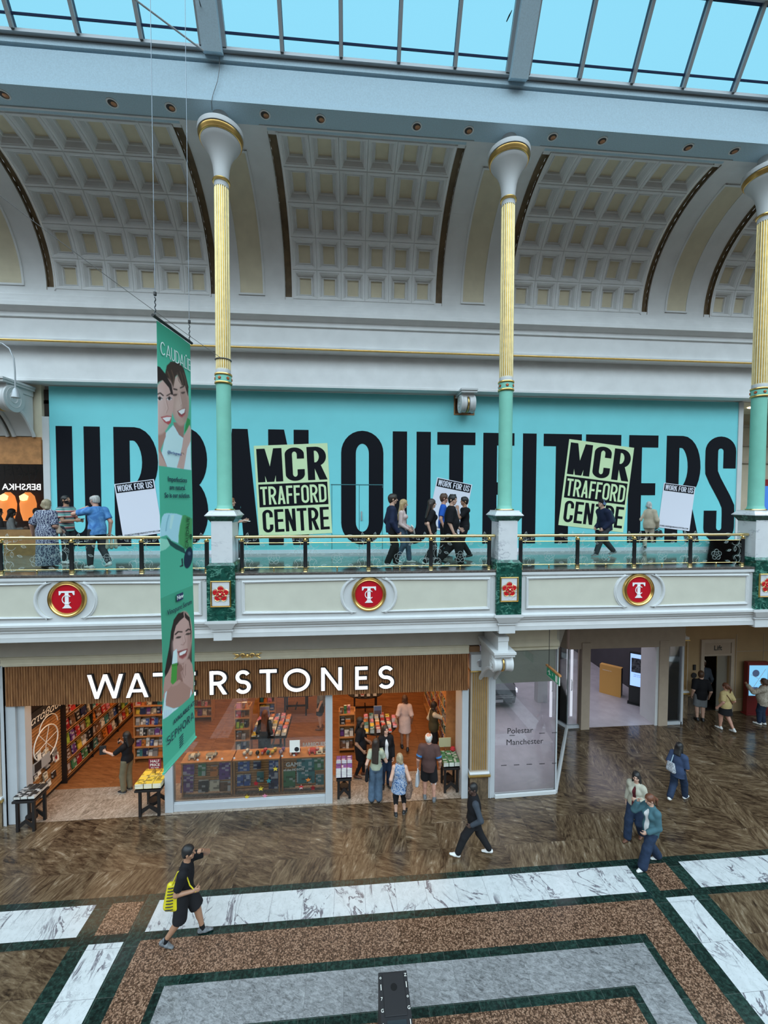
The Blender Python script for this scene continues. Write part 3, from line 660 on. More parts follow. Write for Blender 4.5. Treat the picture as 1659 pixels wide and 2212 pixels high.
def glyph(ch, w, t, tv):
    """polygons of one capital in a box w wide and 1 high; t upright thickness, tv horizontal thickness"""
    h = t/2; v = tv/2; R = w-t; S = []
    bar = lambda x0, x1, y0, y1: S.append([(x0,y0),(x1,y0),(x1,y1),(x0,y1)])
    st = lambda p: S.extend(stroke(p, t, tv))
    ry = min(.5-v, max(R/2*1.15, .001)) if w < .58 else .5-v
    rx = R/2
    if ch == 'I': bar((w-t)/2, (w+t)/2, 0, 1)
    elif ch == 'T': bar((w-t)/2, (w+t)/2, 0, 1); bar(0, w, 1-tv, 1)
    elif ch == 'L': bar(0, t, 0, 1); bar(0, w, 0, tv)
    elif ch == 'F': bar(0, t, 0, 1); bar(0, w, 1-tv, 1); bar(0, w*.9, .5-v, .5+v)
    elif ch == 'E': bar(0, t, 0, 1); bar(0, w, 1-tv, 1); bar(0, w*.93, .5-v, .5+v); bar(0, w, 0, tv)
    elif ch == 'H': bar(0, t, 0, 1); bar(w-t, w, 0, 1); bar(0, w, .5-v, .5+v)
    elif ch == 'U': st([(h,1),(h,ry+v)]+_arc(w/2,ry+v,rx,ry,180,360)+[(w-h,1)])
    elif ch == 'O': st([(w-h,.5)]+_arc(w/2,1-ry-v,rx,ry,0,180)+_arc(w/2,ry+v,rx,ry,180,360)+[(w-h,.5)])
    elif ch == 'C': st([(w-h,.66 if w < .58 else .80)]*(w < .58)+_arc(w/2,1-ry-v,rx,ry,0 if w < .58 else 42,180)+_arc(w/2,ry+v,rx,ry,180,360 if w < .58 else 318)+[(w-h,.34)]*(w < .58))
    elif ch == 'D':
        bar(0, t, 0, 1); r = min(ry, .5-v); st([(h,1-v),(w-h-rx*1.2,1-v)]+_arc(w-h-rx*1.2,1-v-r,rx*1.2,r,90,0)+_arc(w-h-rx*1.2,v+r,rx*1.2,r,0,-90)+[(h,v)])
    elif ch in 'PRB':
        bar(0, t, 0, 1); m = .47 if ch != 'B' else .52; r = (1-v-m)/2; q = min(rx*1.15, w-h-t*.6)
        st([(h,1-v),(w-h-q,1-v)]+_arc(w-h-q,m+r,q,r,90,-90)+[(h,m)])
        if ch == 'B': r = (m-v)/2; st([(h,m),(w-h-q,m)]+_arc(w-h-q,v+r,q*1.04,r,90,-90)+[(h,v)])
        if ch == 'R':
            x0 = w*.48; S.append([(x0-t*.5,m),(x0+t*.55,m),(w+t*.06,0),(w-t*1.06,0)])
    elif ch == 'S':
        k = .27 if w < .58 else .245
        if w < .58:
            p = [(w-h,.70),(w-h,1-v-ry*.8)]+_arc(w/2,1-v-ry*.8,rx,ry*.8,0,180)+[(h,.74),(h+.02*R,.66),(h+.22*R,.585),(w/2,.5),(w-h-.22*R,.415),(w-h-.02*R,.34),(w-h,.26)]+_arc(w/2,v+ry*.8,rx,ry*.8,360,180)+[(h,.30)]
        else:
            r = .25-v/2; p = _arc(w/2,1-v-r,rx*.93,r,28,270,22)+_arc(w/2,v+r,rx,r,90,-152,22)[1:]
        st(p)
    elif ch == 'A':
        a = t*1.02; S.append([(0,0),(a,0),(w/2+a*.42,1),(w/2-a*.5,1)]); S.append([(w-a,0),(w,0),(w/2+a*.5,1),(w/2-a*.42,1)]); bar(w*.2, w*.8, .26-v*.6, .26+v*1.1)
    elif ch == 'V':
        a = t*1.02; S.append([(0,1),(a,1),(w/2+a*.42,0),(w/2-a*.5,0)]); S.append([(w-a,1),(w,1),(w/2+a*.5,0),(w/2-a*.42,0)])
    elif ch == 'N': bar(0, t, 0, 1); bar(w-t, w, 0, 1); S.append([(0,1),(t*1.05,1),(w,0),(w-t*1.05,0)])
    elif ch == 'M': bar(0, t, 0, 1); bar(w-t, w, 0, 1); S.append([(0,1),(t*1.15,1),(w/2+t*.5,.0),(w/2-t*.5,.0)]); S.append([(w,1),(w-t*1.15,1),(w/2-t*.5,.0),(w/2+t*.5,.0)])
    elif ch == 'W':
        for a, b in ((0,w*.25),(w*.5,w*.25),(w*.5,w*.75),(w,w*.75)):
            a_ = min(max(a, t*.5), w-t*.5); S.append([(a_-t*.5,1),(a_+t*.5,1),(b+t*.46,0),(b-t*.46,0)])
    elif ch == 'K': bar(0, t, 0, 1); S.append([(t*.8,.36),(t*.8,.60),(w-t*1.15,1),(w,1)]); S.append([(w*.36,.62),(w*.36+t*.75,.72),(w+.02*w,0),(w-t*1.15,0)])
    return S
def lettering(mb, text, widths, gap, t, tv, H, org, ux, uz, dn, depth, mi=0, space=.18):
    """text with its lower left corner at org; ux / uz unit vectors along and up, dn out of the surface"""
    x = 0; O = Vector(org); ux = Vector(ux); uz = Vector(uz); dn = Vector(dn)
    for ch in text:
        if ch == ' ': x += space; continue
        w = widths.get(ch, widths['*'])
        for gi, pol in enumerate(glyph(ch, w, t, tv)):
            p = [O+ux*((x+q[0])*H)+uz*(q[1]*H) for q in pol]; n = len(p)
            mb.add(p+[q+dn*(depth+.00012*gi) for q in p], [tuple(range(n)), tuple(range(2*n-1,n-1,-1))]+[(i,(i+1) % n,(i+1) % n+n,i+n) for i in range(n)], mi)
        x += w+gap
    return x-gap
def textmesh(name, txt, size, m, parent=None, M4=None, ext=.001, sx=1, align='CENTER', bold=0, space=1.0, shear=0):
    c = bpy.data.curves.new(name, 'FONT'); c.body = txt; c.size = size; c.extrude = ext; c.align_x = align; c.align_y = 'CENTER'
    c.offset = bold; c.space_character = space; c.resolution_u = 3; c.shear = shear
    o = bpy.data.objects.new('tmp', c); COL.objects.link(o); dg = bpy.context.evaluated_depsgraph_get()
    me = bpy.data.meshes.new_from_object(o.evaluated_get(dg)); bpy.data.objects.remove(o); me.name = name
    me.materials.clear(); me.materials.append(m)
    if sx != 1: me.transform(Matrix.Diagonal((sx,1,1,1)))
    me.transform(Matrix.Rotation(PI/2, 4, 'X'))      # reads from -y, up is z
    if M4 is not None: me.transform(M4)
    r = bpy.data.objects.new(name, me); COL.objects.link(r)
    if parent is not None: r.parent = parent
    return r
# ================================================================ HOARDING ON THE GALLERY
HY = 12.55
hd = thing('shop_hoarding', 'turquoise hoarding with giant black lettering across the closed gallery shopfront', 'hoarding', (2.0, HY, 6.22))
def hloc(x, z): return (x-2.0, z-6.22)
hx0, hx1, hz1 = -8.64, 12.72, 11.09
b = MB()
hole = (at_y(983,880,HY).x, at_y(1022,880,HY).x, at_y(1000,894,HY).z)  # x0,x1,bottom of the opening round the console
b.box(hx0-2, hole[0]-2, 0, .06, .10, hz1-6.22); b.box(hole[1]-2, hx1-2, 0, .06, .10, hz1-6.22); b.box(hole[0]-2, hole[1]-2, 0, .06, .10, hole[2]-6.22)
b.build('board', M['hoard'], hd)
s = MB(); s.box(hx0-2, hx1-2, -.02, .05, 0, .11); s.build('skirting', M['poster_white'], hd)
e = MB(); e.box(hx0-2-.18, hx0-2, -.03, .045, 0, 4.0); e.build('end_post', M['white'], hd)
e = MB(); e.box(hx1-2, hx1-2+.16, -.03, .25, 0, hz1-6.22); e.build('end_post', M['white'], hd)
# opening frame
f = MB()
for x0, x1, z0_, z1_ in ((hole[0]-.04,hole[0],hole[2]-.04,hz1),(hole[1],hole[1]+.04,hole[2]-.04,hz1),(hole[0],hole[1],hole[2]-.04,hole[2])): f.box(x0-2, x1-2, -.012, .3, z0_-6.22, z1_-6.22)
f.box(hole[0]-2, hole[1]-2, .3, .32, hole[2]-6.22, hz1-6.22)
f.build('opening_lining', mat('raw_plywood', (.34,.17,.075), .7, noise=.25, nscale=9), hd)
zt = at_y(180, 921, HY).z; zb = at_y(180, 1180, HY).z; HH = zt-zb
L = MB()
spec = [('U',123,218),('R',247,342),('B',362,448),('A',478,560),('N',580,667),('O',737,828),('U',848,930),('T',944,1026),('F',1043,1110),('I',1128,1158),('T',1173,1255),('T',1264,1340),('E',1357,1420),('R',1438,1512),('S',1522,1588)]
for ch, a, c in spec:
    xa, xc = at_y(a, 1040, HY).x, at_y(c, 1040, HY).x; w = (xc-xa)/HH; t = .128
    xl = []
    lm = MB()
    lettering(lm, ch, {'*': w}, 0, t, .112, HH, (xa-2.0, -.004, zb-6.22), (1,0,0), (0,0,1), (0,-1,0), .001)
    lo = lm.build('letter', M['vinyl_black'], hd)
    # keep the lettering inside the board
    me = lo.data
    for v in me.vertices: v.co.x = min(max(v.co.x, hx0-2+.01), hx1-2-.01)
# service door cut in the board
dx0, dx1, dz1 = at_y(717,1150,HY).x-2, at_y(826,1150,HY).x-2, at_y(770,1047,HY).z-6.22
M['door_line'] = mat('board_joint', (.045,.17,.19), .5)
d = MB()
for x in (dx0, (dx0+dx1)/2+.06, dx1): d.box(x-.007, x+.007, -.007, -.002, .1, dz1)
for x in (dx0, dx1): d.box(x-.006, x+.006, -.007, -.002, dz1, dz1+.02)
d.box(dx0-.03, dx1+.03, -.009, -.002, dz1-.012, dz1+.012)
dr = d.build('service_door', M['door_line'], hd)
k = MB(); k.box((dx0+dx1)/2+.11,(dx0+dx1)/2+.15,-.03,-.005,1.0,1.28); k.tube([((dx0+dx1)/2+.13,-.06,1.16),((dx0+dx1)/2+.13,-.06,1.02)],.012,8); k.tube([((dx0+dx1)/2+.13,-.06,1.14),((dx0+dx1)/2+.13,-.0,1.14)],.01,8); k.build('door_handle', M['alu'], dr)
# ---- posters stuck on the board (each its own thing)
CW = {'*': .40, 'M': .52, 'W': .56, 'I': .15, 'E': .36, 'F': .35, 'T': .38, 'A': .43, 'K': .42}
def poster(corners, label, kind):
    TL, TR, BL = [at_y(p[0], p[1], HY-.008) for p in corners]
    ux = (TR-TL); wv = ux.length; ux.normalize(); uz = (TL-BL); hv = uz.length; uz = Vector((0,-1,0)).cross(ux)*-1
    if uz.z < 0: uz = -uz
    t = thing('poster', label, 'poster', BL, 0, 'posters stuck on the turquoise hoarding'); Z = Vector((0,0,0)); dn = Vector((0,-1,0))
    def rect(mb, u0, u1, v0, v1, d):
        p = [ux*(u*wv)+uz*(v*hv)+dn*d for u, v in ((u0,v0),(u1,v0),(u1,v1),(u0,v1))]; q = [x+dn*.0015 for x in p]
        mb.add(p+q, [(0,1,2,3),(7,6,5,4),(0,4,5,1),(1,5,6,2),(2,6,7,3),(3,7,4,0)])
    sh = MB(); rect(sh, 0, 1, 0, 1, 0); sh.build('sheet', M['poster_green' if kind == 'mcr' else 'poster_white'], t)
    def line(txt, u0, u1, v0, v1, d, m, tt=.13, tv=.115, nm='lettering', cw=CW, gap=.06):
        H = (v1-v0)*hv; tot = sum((cw.get(c, cw['*']) if c != ' ' else .2-gap)+gap for c in txt)-gap
        sc_ = ((u1-u0)*wv)/(tot*H); l = MB()
        lettering(l, txt, {k2: v2 for k2, v2 in cw.items()}, gap, tt, tv, H, Z, (1,0,0), (0,0,1), (0,-1,0), .001, 0, .2)
        o0 = ux*(u0*wv)+uz*(v0*hv)+dn*d
        l.v = [tuple(o0+ux*(p[0]*sc_)+uz*p[2]+dn*(-p[1])) for p in l.v]
        l.build(nm, m, t)
    if kind == 'mcr':
        line('MCR', .03, .97, .60, .965, .004, M['vinyl_black'], .15, .12)
        bk = MB(); rect(bk, .03, .97, .325, .575, .003); bk.build('black_band', M['vinyl_black'], t)
        line('TRAFFORD', .05, .95, .35, .55, .006, M['poster_green'], .115, .13, cw={'*': .40, 'F': .33, 'T': .36})
        line('CENTRE', .06, .97, .045, .295, .004, M['vinyl_black'], .13, .12)
    else:
        bk = MB(); rect(bk, .03, .97, .83, .985, .003); bk.build('black_band', M['vinyl_black'], t)
        line('WORK FOR US', .06, .94, .85, .965, .006, M['poster_white'], .125, .12)
        tx = textmesh('small_print', 'STORECAREERS@URBANOUTFITTERS.COM', .05, M['vinyl_black'], t, bold=.001)
        bb = [v.co.x for v in tx.data.vertices]; k2 = wv*.9/(max(bb)-min(bb))
        for v in tx.data.vertices:
            p = ux*(wv*.5+v.co.x*k2)+uz*(hv*.045+v.co.z*k2*1.3)+dn*(.004-v.co.y*.2); v.co = p
    return t
poster([(551,963),(710,957),(560,1160)], 'tilted lime poster with three black lines, on the hoarding behind the service door end', 'mcr')
poster([(1234,949),(1374,968),(1206,1134)], 'tilted lime poster with three black lines, above the hooded walker', 'mcr')
poster([(245,1046),(331,1035),(266,1163)], 'white job advert poster beside the hanging green banner', 'job')
poster([(949,1032),(1025,1048),(922,1140)], 'white job advert poster behind the group of teenagers', 'job')
poster([(1437,1043),(1505,1052),(1421,1139)], 'white job advert poster beside the last letter of the hoarding', 'job')
# ---- scrolled stone consoles
def console(name, label, x, y, z, w, r=.30, back=.5, tail=True, gold=True, rz=0, roll_x=None):
    """volute whose axis runs along x; front of the scroll at y, axis height z"""
    t = thing(name, label, 'console', (x, y, z), rz, 'scrolled stone consoles')
    prof = []; 
    b = MB(); hw = w/2
    pr = [(r*.80,-hw),(r*.98,-hw+.01),(r,-hw+.04),(r*.95,-hw+.075),(r*.90,-hw+.10),(r*.93,-hw+.18),(r*.90,-.05),(r*.72,-.03),(r*.70,0)]
    pr = pr+[(a,-c) for a, c in reversed(pr[:-1])]
    b.lathe([(0,-hw+.012)]+pr+[(0,hw-.012)], (0,0,0), 36, axis='x'); b.build('scroll', M['white'], t, smooth=True, ang=30)
    for s in (-1, 1):
        e = MB(); pts = []
        for i in range(70):
            u = i/69; a = u*4.6*PI; rr = r*.78*(1-u)+.02; pts.append((s*(hw-.008), rr*math.cos(a+PI/2), rr*math.sin(a+PI/2)))
        e.tube(pts, .016, 6); e.build('spiral', M['white'], t, smooth=True)
    if gold:
        g = MB(); g.tube([(0,r*.86*math.cos(a),r*.86*math.sin(a)) for a in [2*PI*i/40 for i in range(41)]], .022, 8); g.build('gilt_band', M['gold'], t, smooth=True)
    a = MB(); a.box(-hw-.03, hw+.03, -r-.05, back, r*.93+.09, r*.93+.15); a.box(-hw-.01, hw+.01, -r-.02, back, r*.93+.03, r*.93+.09); a.box(-hw+.04, hw-.04, -r*.6, back, r*.6, r*.93+.04); a.build('abacus', M['white'], t, bevel=.006)
    if tail:
        c = MB(); out = []
        for i in range(17):
            u = i/16; out.append((r*.55+(back-r*.55)*u, -r*.75-(.62*u**1.5)))
        low = [(back, r*.95), (0, r*.95)]
        c.prism([(0,r*.6)]+[(0,-r*.75)]+out+[(back,r*.95)], 0, -hw*.8, hw*.8); c.build('bracket_body', M['white'], t, smooth=True, ang=30)
        for s in (-.42, .42):
            q = MB(); q.tube([(s*w,p[0]-.005,p[1]-.012) for p in out], .05, 8); q.build('bracket_ridge', M['white'], t, smooth=True)
    return t
p_ = at_y(1008, 873, 12.15)
console('stone_console', 'white scrolled console poking through a square opening in the turquoise hoarding', p_.x, 12.15, p_.z, .45, .27, .38, False)
# ================================================================ LOWER ARCADE: SHOP FRONTS
SY = 10.30
M['bulk'] = mat('greige_plaster', (.50,.47,.41), .8, noise=.05, nscale=3)
M['cream_trim'] = mat('cream_trim', (.66,.60,.45), .6, noise=.05, nscale=4)
M['beige'] = mat('beige_wall', (.36,.245,.125), .75, noise=.05, nscale=3)
M['beige_lt'] = mat('pale_stone_trim', (.40,.32,.245), .6, noise=.05, nscale=5)
M['frame_white'] = mat('white_shop_frame', (.47,.49,.51), .4, noise=.03, nscale=4)
M['ochre'] = mat('ochre_flute', (.34,.20,.065), .45, metal=.3, noise=.15, nscale=6)
M['granite_base'] = tile_streak('brown_granite_base', (3,3), [(.34,(.05,.035,.022)),(.48,(.13,.09,.055)),(.6,(.22,.155,.09)),(.72,(.34,.26,.18))], (.1,.08,.06), .25, (2,6))
M['wood_floor'] = tile_streak('oak_boards', (2.2,.16), [(.34,(.13,.048,.016)),(.5,(.24,.095,.032)),(.66,(.34,.145,.055))], (.08,.03,.012), .35, (1.0,9.0), rot4=False, jw=.006)
M['threshold'] = tile_streak('threshold_granite', (.61,.61), [(.34,(.10,.075,.055)),(.46,(.24,.185,.14)),(.56,(.36,.29,.23)),(.68,(.5,.43,.37))], (.2,.16,.12), .25, (2.5,5.0), scale=2.2)
M['lilac_floor'] = mat('poured_lilac_floor', (.40,.37,.39), .22, noise=.09, nscale=2.5)
M['shelf_wood'] = mat('oiled_oak', (.42,.19,.065), .5, noise=.22, nscale=7)
M['wood_dark'] = mat('stained_black_wood', (.010,.008,.008), .45)
M['shop_wall'] = mat('warm_shop_wall', (.36,.20,.10), .8, noise=.1, nscale=2)
M['charcoal'] = mat('charcoal_wall', (.045,.042,.048), .7, noise=.08, nscale=2)
M['paper'] = mat('paper_white', (.78,.76,.70), .7)
def wood_slats():
    N = NT('walnut_slats', .55); p = N.pos()
    mp = N.n('Mapping', {0: p, 'Scale': (14,14,1.1)}).outputs[0]
    ns = N.n('TexNoise', {0: mp, 'Scale': 2.2, 'Detail': 6, 'Roughness': .65}).outputs[0]
    return N.color(N.ramp(ns, [(.32,(.13,.052,.018)),(.5,(.26,.110,.040)),(.68,(.38,.18,.07))])).m
M['slat'] = wood_slats()
bw = MB(); bw.box(-16, 3.72, SY, SY+.14, 4.08, 4.95); struct(bw.build('wall_bulkhead', M['bulk']))
ct = MB(); ct.prism([(SY-.05,3.875),(SY-.05,3.93),(SY-.035,3.95),(SY-.035,4.04),(SY-.06,4.06),(SY-.06,4.085),(SY,4.09),(SY+.1,4.09),(SY+.1,3.875)], 0, -8.3, 3.06); struct(ct.build('trim_shop_cornice', M['cream_trim']))
o = thing('gilt_ornament', 'gilded scroll ornament on the cream cornice above the lit shop letters', 'ornament', (-2.56, SY-.05, 3.985))
q = MB()
for s in (-1, 1):
    for (cx, r0, tu) in ((.11,.075,3.2),(.24,.05,2.6)):
        q.tube([(s*(cx+r0*(1-i/30)*math.cos(i/30*tu*PI)), -.015-.01*i/30, r0*(1-i/30)*math.sin(i/30*tu*PI)*.95) for i in range(31)], .014, 6)
    q.tube([(s*.26,-.01,.02),(s*.31,-.012,.06),(s*.36,-.01,.055)], [.014,.012,.004], 6); q.tube([(s*.25,-.01,-.02),(s*.30,-.012,-.06),(s*.33,-.01,-.05)], [.014,.012,.004], 6)
q.lathe([(.05,.0),(.045,-.03),(.02,-.045),(0,-.048)], (0,0,0), 14, axis='y')
q.build('scrollwork', M['gold'], o, smooth=True)
# ---- ribbed timber fascia with lit letters
fa = thing('shop_fascia', 'ribbed timber fascia carrying large illuminated white capitals', 'sign', (-2.57, SY-.04, 2.915))
s = MB(); x0, x1 = -8.20+2.57, 3.045+2.57; n = 190; dx = (x1-x0)/n
pr = []
for i in range(n):
    a = x0+i*dx
    for u in (0,.15,.38,.62,.85): pr.append((a+u*dx, -.022*math.sin(PI*u)**.6 if u else .012))
pr.append((x1,.012))
for i in range(len(pr)-1):
    (a,b),(c,d) = pr[i], pr[i+1]; s.quad((a,b,0),(c,d,0),(c,d,.955),(a,b,.955)); s.quad((a,b,0),(c,d,0),(c,.16,0),(a,.16,0))
s.build('slat_cladding', M['slat'], fa, smooth=True, ang=60)
s = MB(); s.box(x0, x1, .02, .16, .004, .95); s.build('backing', M['slat'], fa)
letx = [('W',-6.29,-5.48),('A',-5.41,-4.9),('T',-4.78,-4.22),('E',-4.13,-3.79),('R',-3.45,-3.05),('S',-2.84,-2.47),('T',-2.25,-1.84),('O',-1.67,-1.02),('N',-.74,-.23),('E',.11,.42),('S',.69,1.09)]
zl0, LH = 3.070-2.915, .58
for ch, a, c in letx:
    w = (c-a)/LH; m_ = MB()
    lettering(m_, ch, {'*': w}, 0, .145, .135, LH, (a+2.57, -.085, zl0), (1,0,0), (0,0,1), (0,-1,0), .012)
    lo = m_.build('letter', M['letter'], fa)
    b = MB(); lettering(b, ch, {'*': w+.06}, 0, .20, .19, LH*1.03, (a+2.57-.017, -.020, zl0-.012), (1,0,0), (0,0,1), (0,-1,0), .06)
    b.build('letter_return', M['black_matt'], lo)
# ---- bookshop frame, glazing, threshold, room
fr = MB()
fr.box(-8.24, -8.02, SY-.01, SY+.10, 0, 2.915); struct(fr.build('trim_jamb', M['frame_white']))
fr = MB(); fr.box(-8.02, -7.86, SY+.06, SY+.26, 0, 2.915); struct(fr.build('trim_reveal', M['frame_white']))
fr = MB(); fr.box(2.90, 3.07, SY-.02, SY+.2, 0, 2.915); fr.box(2.93, 3.03, SY+.2, SY+.75, 0, 2.915); struct(fr.build('trim_jamb', M['frame_white']))
sf_ = thing('shop_window', 'big plate glass shop window in a white frame, game posters behind it', 'window', (-2.56, 10.45, 0)); sf_['kind'] = 'thing'
f = MB(); f.box(-4.645+2.56, -4.445+2.56, -.08, .10, 0, 2.915); f.build('frame_post', M['frame_white'], sf_, bevel=.006)
f = MB(); f.box(-.655+2.56, -.475+2.56, -.08, .10, 0, 2.915); f.build('frame_post', M['frame_white'], sf_, bevel=.006)
f = MB(); f.box(-4.445+2.56, -.655+2.56, -.06, .08, 0, .20); f.box(-4.445+2.56, -.655+2.56, -.035, .05, .2, .225); f.build('sill', M['frame_white'], sf_, bevel=.006)
f = MB(); f.box(-4.445+2.56, -2.745+2.56, -.006, .006, .225, 2.93); f.box(-2.735+2.56, -.655+2.56, -.006, .006, .225, 2.93); f.build('glass_pane', M['shopglass'], sf_)
# stickers on the glass: dotted manifestation
for i in range(9): dt = MB(); dt.lathe([(0,-.0085),(.028,-.0085),(.028,-.0075)], (-1.30+i*.30,0,1.28), 12, axis='y'); dt.build('safety_dot', M['etch'], sf_)
tf = MB(); tf.box(-8.2, 3.05, 10.31, 11.45, -.2, .004); struct(tf.build('floor_threshold', M['threshold']))
tf = MB(); tf.box(-8.2, 3.4, 11.45, 19.2, -.2, .004); struct(tf.build('floor_bookshop', M['wood_floor']))
for x0, x1 in ((18.0,18.2),(-16.2,-16.0)): rm = MB(); rm.box(x0, x1, 9.3, 18.2, 0, 4.95); struct(rm.build('wall_closing_end', M['beige']))  # out-of-view walls added to keep side light out of the arcade
rm = MB(); rm.box(-8.35, -8.2, SY+.1, 19.3, 0, 4.0); struct(rm.build('wall_left', M['shop_wall']))
rm = MB(); rm.box(3.2, 3.4, SY+.2, 19.3, 0, 4.0); struct(rm.build('wall_right', M['shop_wall']))
rm = MB(); rm.box(-8.35, 3.4, 19.2, 19.4, 0, 4.0); struct(rm.build('wall_rear', M['shop_wall']))
rm = MB(); rm.box(-8.35, 3.4, SY+.12, 19.4, 3.85, 4.0); struct(rm.build('ceiling_bookshop', M['shop_wall']))
# ---- fluted gilt pilasters
def pilaster(name, label, x0, x1, y, H=3.85, base=.62, top=.42):
    t = thing(name, label, 'pilaster', ((x0+x1)/2, y, 0), 0, 'fluted ochre pilasters'); t['kind'] = 'thing'; w = (x1-x0)/2
    b = MB(); b.box(-w, w, 0, .25, 0, base); b.build('granite_base', M['granite_base'], t)
    b = MB(); b.prism([(-.05,base),(-.06,base+.025),(-.05,base+.055),(0,base+.06),(.2,base+.06),(.2,base)], 0, -w-.04, w+.04); b.build('gilt_torus', M['gold'], t, smooth=True)
    b = MB(); b.prism([(-.03,base+.06),(-.035,base+.085),(-.02,base+.11),(.2,base+.11),(.2,base+.06)], 0, -w-.02, w+.02); b.build('white_torus', M['white'], t)
    b = MB(); b.box(-w*.98, w*.98, .03, .25, base+.11, H-top); sh = b.build('shaft', M['beige_lt'], t)
    for k in range(7):
        c = -w*.72+k*w*.24; q = MB(); q.box(c-w*.075, c+w*.075, .012, .032, base+.16, H-top-.06); q.build('flute', M['ochre'], sh, bevel=.004)
    b = MB(); b.box(-w-.02, w+.02, -.02, .25, H-top-.03, H-top); b.build('gilt_fillet', M['gold'], t)
    b = MB(); b.box(-w, w, 0, .25, H-top, H); b.build('frieze_block', M['white'], t)
    b = MB(); b.lathe([(.10,-.015),(.09,-.02),(.05,-.022),(0,-.022)], (0,0,H-top+.2), 20, axis='y'); b.build('roundel', M['steel'], t, smooth=True)
    return t
pilaster('pilaster', 'fluted ochre pilaster between the lit bookshop and the glazed corner showroom', 3.11, 3.60, 10.22)
pilaster('pilaster', 'fluted ochre pilaster at the far edge beside the black stool table', -8.96, -8.33, 10.22)
pilaster('pilaster', 'dim fluted ochre pilaster between the showroom and the lift', 11.60, 12.12, 13.55, 2.95, .87, .1)
for x0, x1 in ((3.60,3.78),(-8.32,-8.24)):
    b = MB(); b.box(x0, x1, SY-.05, SY+.3, 0, 3.9); b.box(x0+.05, x0+.08, SY-.062, SY, 0, 3.9); struct(b.build('trim_strip', M['frame_white']))
p_ = at_y(1083, 1432, 9.30)
cons = console('stone_console', 'white scrolled console under the gallery beam, next to the fluted pilaster', p_.x, 9.30, p_.z, .47, .20, .95, True)
b = MB(); b.box(-.12, .12, -.10, .9, .33, .62); b.box(-.13,.13,-.12,.9,.56,.66); b.build('pier', M['white'], cons)
# ---- corner showroom
sh = thing('showroom_front', 'glazed corner shopfront with black lettering low on the glass', 'shopfront', (4.6, 10.25, 0)); sh['kind'] = 'thing'
PA, PB, PC = Vector((3.78,10.25,0)), Vector((5.47,10.29,0)), Vector((7.45,13.30,0))
org = Vector((4.6,10.25,0))
def wallseg(mb, A, B, d0, d1, z0, z1, mi=0):
    A = A-org; B = B-org; u = (B-A).normalized(); n_ = Vector((u.y,-u.x,0)); p = [A+n_*d0, B+n_*d0, B+n_*d1, A+n_*d1]
    v = [(q.x,q.y,z0) for q in p]+[(q.x,q.y,z1) for q in p]
    mb.add(v, [(0,3,2,1),(4,5,6,7),(0,1,5,4),(1,2,6,5),(2,3,7,6),(3,0,4,7)], mi)
f = MB(); wallseg(f, PA, PB, -.06, .05, 0, .10); wallseg(f, PB, PC, -.06, .05, 0, .10); f.build('sill', M['white'], sh, bevel=.008)
g_ = MB(); wallseg(g_, PA, PB, -.006, .006, .1, 3.92); g_.build('glass_pane', M['shopglass'], sh)
g_ = MB(); wallseg(g_, PB, PC, -.006, .006, .1, 3.92); g_.build('glass_pane', M['shopglass'], sh)
M['film'] = mat('greige_blind', (.40,.39,.33), .7, noise=.05, nscale=2)
f = MB(); wallseg(f, PA, PB, -.10, -.08, 3.02, 3.92); f.build('header_panel', M['film'], sh)
f = MB(); wallseg(f, PA-Vector((0,0,0)), PB, -.05, .02, 3.92, 3.98); f.build('head_frame', M['cream_trim'], sh)
for P in (PB, PC): f = MB(); f.box(P.x-org.x-.02, P.x-org.x+.02, P.y-org.y-.02, P.y-org.y+.02, .08, 3.95); f.build('corner_post', M['frame_white'], sh)
tx = textmesh('lettering', 'Polestar', .215, M['black_matt'], sh, Matrix.Translation((at_y(1123,1578,10.25).x-org.x,-.012,at_y(1123,1578,10.25).z)))
tx = textmesh('lettering', 'Manchester', .215, M['black_matt'], sh, Matrix.Translation((at_y(1133,1602,10.25).x-org.x,-.012,at_y(1133,1602,10.25).z)))
f = MB(); P = at_y(1100,1588.5,10.25); f.box(P.x-org.x, P.x-org.x+.15, -.014, -.010, P.z-.007, P.z+.007)
for yy in (1587, 1653):
    for i in range(5):
        if yy == 1587 and i < 3: continue
        P = at_y(1082+i*27.5, yy-i*1.2, 10.25)
        if P.x > 5.42: continue
        f.box(P.x-org.x, min(P.x-org.x+.15, .86), -.014, -.010, P.z-.012, P.z-.004); f.box(P.x-org.x, min(P.x-org.x+.15, .86), -.014, -.010, P.z+.002, P.z+.01)
f.build('dash_manifestation', M['black_matt'], sh)
# orange-lit moulding over the showroom window
ct = MB(); ct.prism([(SY-.02,3.98),(SY-.06,4.02),(SY-.06,4.10),(SY,4.18),(SY,4.95),(SY+.12,4.95),(SY+.12,3.98)], 0, 3.72, 5.5); struct(ct.build('trim_showroom_cornice', M['cream_trim']))
wl = MB(); wallseg(wl, PB, PC, -.04, .04, 3.95, 4.95); wl.xf(Matrix.Translation(org)); struct(wl.build('wall_return', M['bulk']))
